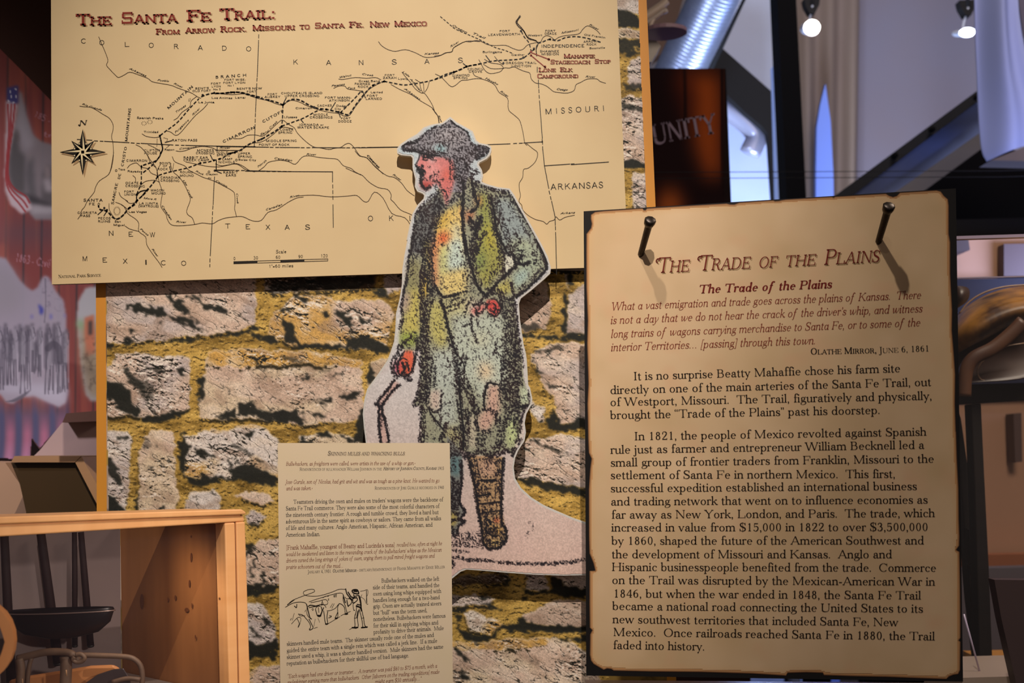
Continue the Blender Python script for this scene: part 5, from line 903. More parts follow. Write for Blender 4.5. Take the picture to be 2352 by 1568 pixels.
# pencil tone
inside = c.rgb.copy()
D = np.zeros((c.h, c.w))
def S(k, pts, w, a, soft=5, sm=4):
    global D
    D = np.maximum(D, c.stroke(k(pts), w, soft, sm) * a)
def Q(k, pts, a, soft=4):
    global D
    D = np.maximum(D, c.poly(k(pts), soft) * a)
Q(lambda q: q, body, .38, 2)
Q(h1, [(1010, 112), (1180, 245), (1225, 360), (1300, 405), (1400, 390), (1412, 430), (1385, 490), (1250, 555), (1215, 690), (1180, 800), (1150, 720), (1050, 640), (1040, 520), (900, 470), (700, 500), (500, 442), (500, 400), (640, 350), (820, 205)], .60)
Q(h1, [(1080, 180), (1200, 290), (1225, 360), (1320, 405), (1400, 390), (1412, 430), (1385, 490), (1250, 555), (1215, 690), (1190, 820), (1100, 850), (1050, 760), (1060, 560), (1150, 420)], .74, 6)
for pts, w, a in (([(1010, 115), (1060, 170), (1180, 245), (1205, 300), (1225, 360), (1300, 400), (1395, 395)], 3, .8), ([(1010, 115), (940, 170), (820, 210), (720, 290), (660, 340)], 5, .75), ([(660, 340), (600, 370), (540, 370), (500, 405), (510, 440), (560, 445), (640, 455)], 7, .9), ([(560, 390), (640, 400), (700, 400)], 8, .7), ([(690, 450), (760, 470), (860, 480), (940, 500)], 10, .92), ([(700, 480), (760, 510), (840, 510)], 8, .95), ([(1300, 420), (1390, 410), (1380, 470), (1300, 520)], 13, .9), ([(1240, 560), (1140, 600), (1050, 560), (940, 510)], 9, .7),
    ([(1060, 560), (1090, 700), (1130, 800)], 26, .78), ([(1150, 560), (1180, 700), (1210, 740)], 16, .8), ([(1220, 640), (1270, 670), (1320, 690)], 2.5, .95), ([(1220, 690), (1270, 710), (1320, 690)], 2.5, .95), ([(1200, 620), (1260, 660), (1300, 650)], 2.5, .9),
    ([(640, 600), (650, 632), (700, 630), (715, 620)], 3, .97), ([(660, 655), (700, 660), (730, 690)], 6, .97), ([(668, 680), (700, 700)], 6, .97), ([(700, 730), (690, 780), (700, 830), (740, 870), (790, 845)], 6, .85), ([(720, 760), (800, 740), (850, 720)], 8, .7), ([(820, 760), (870, 830), (900, 900)], 16, .66), ([(860, 700), (900, 760)], 14, .5), ([(770, 500), (790, 530), (850, 560)], 3, .8), ([(720, 520), (800, 505)], 5, .85), ([(1000, 620), (1010, 700), (1000, 740)], 3, .7), ([(690, 650), (760, 640), (780, 620)], 2, .6)):
    S(h1, pts, w, a, 4)
for pts, w, a in (([(880, 900), (830, 950), (700, 1050), (640, 1130), (625, 1300), (600, 1450), (580, 1568)], 7, .85), ([(900, 930), (800, 1040), (720, 1150), (680, 1300), (650, 1500)], 30, .72), ([(880, 1000), (840, 1200), (800, 1400), (790, 1568)], 18, .85), ([(760, 1150), (720, 1300), (700, 1568)], 12, .8), ([(940, 930), (930, 1030), (900, 1130), (870, 1250)], 15, .6), ([(960, 1080), (990, 1020), (1060, 960), (1120, 900)], 12, .66),
    ([(1150, 760), (1145, 900), (1140, 1050), (1145, 1250), (1160, 1400), (1180, 1568)], 7, .97), ([(1240, 760), (1260, 900), (1300, 1020), (1290, 1070), (1230, 1110)], 7, .95), ([(1180, 760), (1200, 900), (1200, 1000), (1190, 1080)], 20, .6), ([(1215, 1210), (1250, 1290), (1270, 1360)], 9, .95), ([(1330, 1190), (1300, 1270), (1270, 1370), (1260, 1568)], 14, .97), ([(1215, 1170), (1270, 1240), (1330, 1200)], 5, .85), ([(1380, 1330), (1330, 1420), (1300, 1568)], 7, .85),
    ([(1250, 790), (1380, 830), (1500, 880), (1620, 890), (1680, 950)], 9, .9), ([(1300, 850), (1450, 900), (1600, 930)], 18, .7), ([(1680, 950), (1780, 1130), (1880, 1290), (1960, 1420), (2010, 1568)], 5, .97), ([(1640, 960), (1760, 1150), (1850, 1350)], 14, .6), ([(1440, 960), (1480, 1100), (1500, 1300), (1540, 1420), (1570, 1568)], 14, .9), ([(1520, 1000), (1560, 1200), (1640, 1420), (1650, 1568)], 12, .8), ([(1400, 960), (1440, 1180), (1470, 1320)], 6, .6), ([(1700, 1350), (1760, 1420), (1700, 1500), (1780, 1540)], 5, .9), ([(1150, 1540), (1110, 1500), (1130, 1568)], 6, .6), ([(1550, 1060), (1500, 1250)], 6, .7), ([(1590, 960), (1700, 1150)], 5, .5), ([(1280, 900), (1320, 1000)], 4, .7)):
    S(h1, pts, w, a)
for pts, w, a in (([(600, 0), (570, 150), (550, 330), (530, 470), (500, 590), (480, 740), (495, 830), (465, 960)], 4, .95), ([(620, 0), (640, 120), (590, 200), (570, 350)], 18, .6), ([(720, 0), (740, 150), (720, 300), (700, 500), (700, 700), (720, 900), (700, 1100)], 12, .92), ([(780, 0), (770, 150), (780, 320), (800, 480), (800, 600), (760, 700), (740, 850), (730, 1000), (740, 1200), (760, 1400), (760, 1568)], 19, .9), ([(700, 1100), (710, 1300), (730, 1568)], 17, .85), ([(800, 400), (820, 520)], 12, .9), ([(850, 500), (880, 570), (940, 620), (1010, 610), (1090, 590)], 5, .95), ([(1090, 590), (1180, 560)], 3, .7),
    ([(1160, 0), (1180, 100), (1220, 250), (1260, 400), (1300, 500), (1390, 610)], 6, .97), ([(1160, 150), (1190, 300), (1210, 450), (1200, 560)], 14, .66), ([(1240, 0), (1240, 120), (1270, 260), (1290, 380), (1330, 480)], 10, .85), ([(1310, 80), (1250, 130), (1240, 180)], 6, .85), ([(1330, 0), (1300, 60), (1250, 150)], 6, .9), ([(1540, 0), (1580, 60), (1610, 130), (1640, 160), (1690, 170), (1700, 220), (1720, 280)], 6, .97), ([(1590, 150), (1580, 300), (1600, 370)], 5, .95), ([(1560, 60), (1560, 200), (1540, 380)], 14, .7), ([(1720, 290), (1620, 370), (1500, 490), (1400, 620)], 6, .97), ([(1480, 300), (1440, 450), (1400, 580)], 14, .62), ([(1780, 180), (1740, 230), (1780, 270), (1860, 250)], 6, .97), ([(1700, 130), (1760, 170), (1820, 180)], 4, .85),
    ([(1930, 0), (1980, 100), (2035, 220), (2050, 300), (2010, 360), (1870, 500), (1720, 620)], 6, .97), ([(1920, 150), (1940, 260), (1960, 350), (1880, 450)], 12, .62), ([(2000, 200), (2000, 320), (1900, 440), (1760, 560)], 14, .7), ([(1660, 470), (1680, 540), (1700, 620)], 4, .97), ([(1540, 560), (1620, 660), (1700, 620)], 5, .97), ([(1390, 610), (1450, 570), (1540, 570), (1560, 640)], 12, .95), ([(1560, 640), (1570, 720), (1560, 800)], 6, .95), ([(1590, 680), (1640, 720), (1700, 700)], 18, .8),
    ([(1390, 610), (1290, 700), (1260, 700), (1330, 720), (1290, 790), (1340, 790), (1400, 720)], 2.8, .97), ([(1310, 690), (1400, 690), (1440, 700)], 3, .9), ([(1240, 690), (1290, 760), (1290, 810)], 2.5, .85), ([(1440, 760), (1500, 800), (1530, 760)], 3, .9), ([(1410, 790), (1460, 830), (1520, 800)], 3, .8), ([(1475, 700), (1490, 760), (1520, 770)], 3, .8),
    ([(960, 740), (1080, 700), (1180, 640)], 4, .9), ([(1000, 690), (1060, 650), (1100, 640)], 3, .85), ([(990, 770), (1080, 750)], 2.5, .8), ([(1240, 620), (1200, 700), (1160, 830)], 4, .75), ([(1230, 820), (1240, 950), (1270, 1040), (1295, 1110)], 3, .9), ([(1300, 820), (1300, 930)], 3, .8), ([(1145, 940), (1230, 910)], 3, .9), ([(1500, 830), (1530, 880)], 3, .6),
    ([(910, 660), (940, 760), (970, 880), (1000, 1010), (1030, 1120), (1080, 1250), (1080, 1400), (1120, 1568)], 7, .88), ([(1000, 1000), (1060, 1150), (1100, 1250)], 10, .6), ([(880, 640), (920, 660)], 3, .8), ([(1660, 700), (1640, 850), (1660, 1000), (1640, 1200), (1640, 1400), (1640, 1568)], 24, .83), ([(1700, 660), (1720, 850), (1740, 1050), (1750, 1250), (1770, 1568)], 6, .9), ([(1600, 800), (1610, 1000), (1600, 1200), (1620, 1400)], 14, .66), ([(1560, 1150), (1490, 1200), (1550, 1260), (1560, 1400)], 2.6, .85), ([(1150, 1350), (1130, 1450), (1170, 1568)], 9, .85), ([(1000, 1400), (1010, 1330), (1060, 1330)], 3, .8), ([(930, 1180), (960, 1270), (1000, 1330)], 2.4, .7),
    ([(470, 1000), (540, 1020), (640, 1000)], 5, .6), ([(470, 1180), (520, 1100), (600, 1060), (640, 1110)], 6, .85), ([(450, 1150), (440, 1220)], 6, .8), ([(640, 1040), (650, 1180), (630, 1290), (600, 1400), (560, 1470)], 4.5, .95), ([(440, 1230), (380, 1300), (370, 1380), (400, 1470), (430, 1490)], 2.6, .95), ([(460, 1240), (410, 1320), (400, 1400), (430, 1470)], 2.6, .95), ([(490, 1240), (440, 1340), (440, 1420)], 3, .9), ([(490, 1340), (520, 1400), (480, 1450), (450, 1470)], 6, .85), ([(540, 1330), (560, 1400)], 4, .8), ([(530, 1480), (570, 1510)], 10, .95), ([(640, 1300), (680, 1270)], 3, .8), ([(980, 100), (970, 300)], 3, .5)):
    S(h2, pts, w, a)
for pts, w, a in (([(700, 0), (720, 200), (740, 400), (740, 560), (720, 640)], 20, .88), ([(690, 420), (670, 560), (620, 700)], 7, .85), ([(640, 700), (700, 620), (760, 660)], 12, .9), ([(800, 200), (840, 350), (830, 500)], 6, .85), ([(790, 0), (800, 200)], 12, .6), ([(700, 720), (710, 900), (695, 1110)], 12, .85), ([(740, 720), (740, 1100)], 10, .55), ([(400, 440), (330, 540), (210, 690), (240, 720), (235, 840), (240, 960), (260, 1110)], 4, .97), ([(460, 490), (370, 570), (280, 700), (270, 780), (300, 860), (330, 1000), (345, 1110)], 4, .95), ([(240, 700), (260, 800), (250, 960)], 5, .85), ([(210, 690), (270, 700)], 6, .9),
    ([(780, 740), (800, 800), (860, 900), (930, 970)], 3, .9), ([(790, 750), (850, 780), (920, 740)], 4, .95), ([(910, 560), (905, 760), (905, 920)], 3, .85), ([(960, 910), (940, 1000), (900, 1060), (920, 1110)], 7, .95), ([(920, 700), (1000, 680), (1060, 680)], 3, .6), ([(1000, 0), (1060, 130), (1080, 300), (1090, 500), (1110, 700), (1140, 900), (1130, 1100), (1150, 1190)], 13, .85), ([(1160, 200), (1130, 350), (1180, 480), (1230, 620), (1290, 760)], 15, .85), ([(1130, 420), (1110, 560)], 14, .9), ([(1250, 770), (1300, 790), (1360, 760), (1440, 750)], 5, .95), ([(1380, 760), (1370, 650), (1400, 500), (1440, 465), (1540, 490), (1565, 430), (1560, 300)], 3.6, .92), ([(1280, 790), (1290, 900), (1310, 980)], 5, .92), ([(1200, 780), (1180, 950), (1190, 1150)], 14, .8), ([(1350, 1000), (1340, 1110), (1360, 1200)], 18, .75), ([(1300, 980), (1400, 1000), (1440, 980)], 8, .7), ([(1080, 1000), (1040, 1110), (1020, 1180)], 22, .72),
    ([(1480, 800), (1540, 900), (1560, 1050), (1500, 1180), (1440, 1250)], 16, .8), ([(1600, 0), (1620, 200), (1600, 400), (1580, 600), (1640, 740), (1620, 900)], 18, .84), ([(1700, 0), (1710, 200), (1690, 400), (1700, 600), (1720, 720)], 22, .9), ([(1760, 0), (1780, 300)], 8, .6), ([(1650, 730), (1760, 730), (1860, 710)], 9, .97), ([(1720, 740), (1720, 900), (1740, 960)], 16, .8), ([(1820, 720), (1770, 860), (1760, 980), (1730, 1080), (1720, 1110)], 3.5, .95), ([(1855, 560), (1865, 700)], 3, .95), ([(1740, 1080), (1770, 1080), (1730, 1180)], 4, .9), ([(1660, 900), (1720, 1000)], 3, .6), ([(1150, 1240), (1250, 1230), (1350, 1210), (1450, 1260), (1600, 1200), (1690, 1200)], 9, .9), ([(1690, 1180), (1690, 1250)], 8, .95), ([(1300, 1080), (1320, 1200)], 9, .8), ([(1540, 1040), (1580, 1150)], 10, .8), ([(1000, 1200), (1100, 1190)], 8, .8), ([(1150, 1240), (1200, 1290)], 8, .95), ([(1500, 20), (1500, 110), (1560, 200)], 2.5, .8)):
    S(h3, pts, w, a)
Q(h4, [(500, 200), (880, 220), (862, 560), (905, 960), (912, 1080), (730, 1165), (650, 960), (550, 400)], .58)
for pts, w, a in (([(520, 230), (560, 400), (600, 600), (625, 800), (660, 960), (680, 1110), (740, 1160), (850, 1140), (905, 1060), (900, 960), (860, 880), (860, 700), (860, 560), (870, 400), (880, 240)], 6, .95), ([(560, 240), (600, 420), (640, 600)], 18, .8), ([(640, 460), (720, 470), (790, 460)], 5, .97), ([(820, 250), (830, 420), (840, 560)], 12, .8), ([(590, 620), (680, 620), (740, 600)], 5, .9), ([(650, 700), (760, 700), (850, 680)], 4, .9), ([(680, 760), (700, 860), (730, 900)], 12, .9), ([(680, 940), (700, 1050), (760, 1120), (860, 1100), (880, 1000)], 14, .9), ([(720, 990), (780, 960), (800, 1020)], 10, .97), ([(620, 800), (640, 830)], 5, .9), ([(760, 780), (800, 840)], 10, .8), ([(660, 560), (720, 540)], 8, .7), ([(700, 300), (720, 400)], 12, .5),
    ([(330, 180), (400, 190), (450, 180)], 8, .9), ([(340, 450), (360, 700), (340, 780)], 14, .9), ([(440, 260), (450, 450), (430, 600), (430, 690), (480, 780), (440, 850), (480, 890), (420, 930), (400, 1010)], 4.5, .95), ([(400, 600), (390, 740), (400, 800)], 12, .85), ([(350, 230), (360, 340)], 12, .6), ([(330, 880), (420, 860), (460, 880)], 6, .95), ([(340, 960), (370, 1020)], 12, .9), ([(410, 480), (400, 640)], 10, .8),
    ([(350, 1050), (450, 1060), (560, 1050), (650, 1080)], 16, .5), ([(360, 1010), (500, 1010), (640, 980)], 7, .45), ([(340, 1130), (500, 1130), (680, 1150)], 5, .45), ([(360, 1180), (430, 1190), (520, 1195)], 3, .7), ([(350, 1250), (430, 1255), (520, 1280), (700, 1285), (900, 1310), (1100, 1315), (1300, 1320), (1500, 1305), (1720, 1275)], 4.5, .85), ([(1150, 1320), (1400, 1325), (1600, 1300)], 3, .8), ([(1160, 900), (1200, 950), (1130, 1000), (1120, 1040)], 6, .34), ([(350, 1290), (370, 1330), (345, 1350)], 5, .9)):
    S(h4, pts, w, a)
for i in range(150):      # scribbled ground shadow
    x = random.Random(i).uniform(350, 670); y = random.Random(i + 500).uniform(1000, 1145); a = random.Random(i + 900).uniform(0, 6.28)
    S(h4, [(x, y), (x + 22 * math.cos(a), y + 9 * math.sin(a)), (x + 34, y + 6)], .9, .8, 1.2, 2)
# paper tooth: tone breaks into grains
g1 = c.noise(2.5, oct=1, seed=41); g2 = c.noise(8, 2.1, 84, 2, 42); g3 = c.noise(8, 2.1, 60, 2, 43)
gr = .52 * g1 + .3 * g2 + .18 * g3; gr = (gr - gr.mean()) / gr.std() * .24 + .5
hat = (c.Y < 440)[..., None]
tone = np.clip((D * 1.0 - gr) * 2.0 + .10, 0, 1) * np.clip(D * 6, 0, 1)
tint = c.noise(24, oct=2, seed=44)[..., None]
ink = np.array((26, 26, 34)) * (1 - tint) + np.array((42, 28, 32)) * tint
c.rgb = c.rgb * (1 - tone[..., None] * .97) + ink * tone[..., None] * .97
cg = c.noise(2.4, oct=1, seed=45)[..., None]; c.rgb *= 1 + (cg - .5) * .16
for k_, pts, w_ in ((h1, [(632, 604), (642, 626), (660, 634), (676, 626)], 1.6), (h1, [(700, 606), (712, 622)], 2.4), (h1, [(662, 654), (676, 676), (704, 694), (720, 716)], 3.2), (h1, [(668, 650), (700, 652), (730, 668)], 2.2), (h1, [(676, 690), (700, 704)], 2.4), (h1, [(692, 736), (684, 780), (704, 836), (744, 868), (790, 846)], 2.6), (h1, [(676, 500), (666, 545), (640, 590)], 1.3), (h1, [(712, 548), (740, 556), (760, 552)], 2.0), (h1, [(718, 530), (760, 526), (800, 540)], 1.6), (h1, [(500, 442), (560, 450), (640, 462), (700, 482), (790, 500), (880, 505)], 2.6), (h1, [(498, 430), (505, 400), (540, 372), (620, 368)], 2.2),
    (h1, [(1010, 112), (1060, 170), (1180, 245), (1208, 305)], 1.3), (h1, [(1150, 800), (1142, 1000), (1142, 1250), (1172, 1568)], 2.6), (h1, [(1245, 780), (1262, 920), (1302, 1020), (1292, 1072), (1225, 1112)], 2.2), (h1, [(1216, 1175), (1262, 1245)], 2.4), (h1, [(1335, 1185), (1300, 1270), (1272, 1370)], 3.4), (h1, [(1685, 950), (1785, 1130), (1885, 1290), (1965, 1420), (2010, 1560)], 1.8), (h1, [(1440, 960), (1485, 1120), (1505, 1300), (1560, 1450)], 2.6),
    (h2, [(1540, 0), (1582, 60), (1612, 130), (1650, 165), (1692, 172), (1702, 226), (1722, 284)], 2.6), (h2, [(1722, 290), (1620, 370), (1500, 490), (1396, 612)], 2.4), (h2, [(1172, 0), (1188, 120), (1228, 260), (1268, 410), (1310, 510), (1392, 612)], 2.6), (h2, [(1930, 0), (1982, 100), (2038, 220), (2050, 300), (2008, 365), (1870, 505), (1720, 625)], 2.2), (h2, [(1780, 180), (1745, 232), (1782, 268), (1862, 248)], 2.6), (h2, [(1448, 640), (1500, 650), (1545, 710), (1555, 760), (1500, 832), (1446, 800)], 1.6), (h2, [(1470, 690), (1500, 720), (1480, 790)], 1.5), (h2, [(850, 505), (885, 575), (945, 625), (1012, 612), (1090, 590)], 1.8), (h2, [(910, 660), (945, 780), (985, 950), (1030, 1120), (1085, 1260)], 2.2), (h2, [(515, 1205), (470, 1270), (440, 1360), (446, 1440), (520, 1478), (590, 1420), (625, 1310), (610, 1220)], 1.8), (h2, [(490, 1340), (520, 1392), (486, 1450)], 2.4), (h2, [(545, 1330), (560, 1420)], 1.5), (h2, [(470, 1300), (500, 1280), (540, 1300)], 1.3),
    (h3, [(404, 440), (330, 542), (212, 690), (240, 722), (236, 850), (262, 1110)], 2.0), (h3, [(458, 492), (368, 572), (282, 702), (272, 780), (300, 862), (344, 1110)], 1.8), (h3, [(1380, 760), (1372, 650), (1402, 500), (1442, 466), (1540, 490)], 1.8), (h3, [(780, 742), (800, 802), (930, 968)], 1.5), (h3, [(1720, 735), (1862, 708)], 3.0), (h3, [(1100, 400), (1120, 700), (1146, 950), (1150, 1180)], 2.6),
    (h4, [(520, 230), (562, 402), (602, 602), (628, 802), (655, 950), (680, 1110), (742, 1162), (850, 1140), (906, 1060), (900, 960), (862, 880), (860, 560), (872, 240)], 2.2), (h4, [(650, 462), (790, 458)], 3.0), (h4, [(595, 622), (740, 602)], 2.4), (h4, [(650, 702), (850, 680)], 2.0), (h4, [(690, 960), (730, 1010), (800, 1040)], 2.6), (h4, [(640, 800), (700, 790), (850, 770)], 1.8), (h4, [(452, 262), (452, 450), (432, 690), (482, 782), (440, 850), (480, 890), (420, 932), (402, 1010)], 2.0)):
    c.mix(c.stroke(k_(pts), w_, 1.6) * np.clip(.55 + g1, 0, 1) * .92, (26, 24, 30))
from_edge = c.poly(OUT, 0) > .5
er = from_edge.copy()
for dy in (-2, 0, 2):
    for dx in (-2, 0, 2): er &= np.roll(np.roll(from_edge, dy, 0), dx, 1)
c.build('pencil_drawing', MAN, .0004, print_mat('drawing_print', .6, .25), cut, er, 1.15)
# ------------------------------------------------------------------ small text panel: skinning mules
M_paper = mat('label_paper', (226, 204, 178), .55, noise=((14, 14, 14), .3, (220, 200, 166), 3), spec=.3)
M_navy = mat('blue_black_ink', (44, 42, 50), .5, spec=.3)
M_rust = mat('rust_ink', (126, 62, 46), .5, spec=.3)
M_black = mat('black_board', (24, 20, 20), .45, spec=.4)
sm = empty('bullwhacker_label_panel', SMALL.to([[838, 1560]])[0], 'small tan text panel headed Skinning Mules and Whacking Bulls with an ox team sketch', 'text panel')
slab('board', [(638, 1017), (640.5, 1300), (644.5, 1640), (1041, 1640), (1037.5, 1300), (1033, 1017)], SMALL, .004, M_paper, sm, m_side=M_black)
for p in ((720, 1150), (960, 1150), (720, 1480), (960, 1480)):
    a = SMALL.to([p])[0]; tube('standoff', [a + (0, .005, 0), (a[0], 1.4488 if p[0] < 840 or p[1] > 1350 else 1.410, a[2])], .005, M_edgew, sm, 10)
nav, rus, hdr, hsh = [], [], [], []
q3 = K(620, 1000, 5.227); q4 = K(620, 1290, 5.345)
def L2(dst, k, s, a, b, h, f='r', sc=False):
    (x0, y0), (x1, y1) = k([a, b]); text(dst, s, x0, y0, x1, y1, h, f, sc)
shadowed(q3, 'Skinning mules and whacking bulls', (690, 235), (1615, 232), 9.6, 'i', True, 1.6, hsh, hdr)
for s, a, b, h, f, sc, d in (
 ('Bullwhackers, as freighters were called, were artists in the use of a whip or gun.•', (190, 360), (1745, 350), 8.6, 'i', 0, rus),
 ('Reminiscences of bullwhacker William Johnson in the', (358, 420), (1345, 415), 7, 'r', 1, nav), ('History of Johnson County, Kansas', (1362, 414), (1998, 408), 7, 'bi', 1, nav), ('1915', (2012, 410), (2090, 409), 7, 'r', 0, nav),
 ('Jose Gurule, son of Nicolas, had grit and wit and was as tough as a pine knot. He wanted to go', (185, 578), (2035, 560), 8.8, 'i', 0, rus), ('and was taken.•', (190, 655), (512, 650), 8.8, 'i', 0, rus),
 ('Reminiscences of Jose Gurule recorded in 1940', (1258, 647), (2090, 637), 7, 'r', 1, nav),
 ("Teamsters driving the oxen and mules on traders’ wagons were the backbone of", (283, 818), (2080, 788), 9.2, 'r', 0, nav),
 ('Santa Fe Trail commerce. They were also some of the most colorful characters of', (190, 897), (2035, 867), 9.2, 'r', 0, nav),
 ('the nineteenth century frontier. A rough and tumble crowd, they lived a hard but', (190, 975), (2025, 940), 9.2, 'r', 0, nav),
 ('adventurous life in the same spirit as cowboys or sailors. They came from all walks', (190, 1053), (2055, 1013), 9.2, 'r', 0, nav),
 ('of life and many cultures: Anglo American, Hispanic, African American, and', (190, 1132), (1953, 1090), 9.2, 'r', 0, nav),
 ('American Indian.', (190, 1212), (605, 1203), 9.2, 'r', 0, nav),
 ('[Frank Mahaffie, youngest of Beatty and Lucinda’s sons]', (195, 1368), (1500, 1335), 9.6, 'r', 0, rus), ('recalled how, often at night he', (1520, 1333), (2065, 1313), 8.8, 'i', 0, rus),
 ('would be awakened and listen to the resounding crack of the bullwhackers’ whips as the Mexican', (192, 1445), (2060, 1390), 8.8, 'i', 0, rus),
 ('drivers cursed the long strings of yokes of oxen, urging them to pull mired freight wagons and', (192, 1522), (1975, 1462), 8.8, 'i', 0, rus)):
    L2(d, q3, s, a, b, h, f, bool(sc))
for s, a, b, h, f, sc, d in (
 ('prairie schooners out of the mud…', (198, 85), (900, 68), 8.8, 'i', 0, rus), ('January 4, 1951', (465, 140), (750, 130), 7.4, 'r', 1, nav), ('Olathe Mirror', (768, 128), (1062, 120), 7.4, 'bi', 1, nav), ('- obituary/reminiscence of Frank Mahaffie by Ernie Miller', (1072, 118), (2147, 75), 7.2, 'r', 1, nav),
 ('Bullwhackers walked on the left', (1368, 253), (2080, 230), 9.2, 'r', 0, nav), ('side of their teams, and handled the', (1263, 335), (2082, 305), 9.2, 'r', 0, nav), ('oxen using long whips equipped with', (1265, 413), (2103, 378), 9.2, 'r', 0, nav), ('handles long enough for a two-hand', (1267, 493), (2085, 455), 9.2, 'r', 0, nav), ('grip. Oxen are actually trained steers', (1267, 568), (2105, 530), 9.2, 'r', 0, nav), ('but “bull” was the term used,', (1268, 648), (1933, 615), 9.2, 'r', 0, nav), ('nonetheless. Bullwhackers were famous', (1270, 725), (2157, 680), 9.2, 'r', 0, nav), ('for their skill in applying whips and', (1270, 805), (2067, 765), 9.2, 'r', 0, nav), ('profanity to drive their animals.  Mule', (1272, 883), (2135, 832), 9.2, 'r', 0, nav),
 ('skinners handled mule teams.  The skinner usually rode one of the mules and', (207, 1028), (2015, 917), 9.2, 'r', 0, nav), ('guided the entire team with a single rein which was called a jerk line.  If a mule', (207, 1110), (2055, 988), 9.2, 'r', 0, nav), ('skinner used a whip, it was a shorter handled version.  Mule skinners had the same', (207, 1190), (2130, 1060), 9.2, 'r', 0, nav), ('reputation as bullwhackers for their skillful use of bad language.', (207, 1268), (1710, 1168), 9.2, 'r', 0, nav),
 ('“Each wagon had one driver or teamster…  A teamster was paid $60 to $75 a month, with a', (215, 1425), (2050, 1295), 8.8, 'i', 0, rus), ('muleskinner earning more than bullwhackers.  Other [laborers on the trading expeditions] made', (215, 1500), (2080, 1368), 8.8, 'i', 0, rus), ('might earn $50 annually…”', (1290, 1492), (1860, 1452), 8.8, 'i', 0, rus)):
    L2(d, q4, s, a, b, h, f, bool(sc))
ox = []
def oxl(pts, w=1.1): line(ox, q4(pts), w, 3)
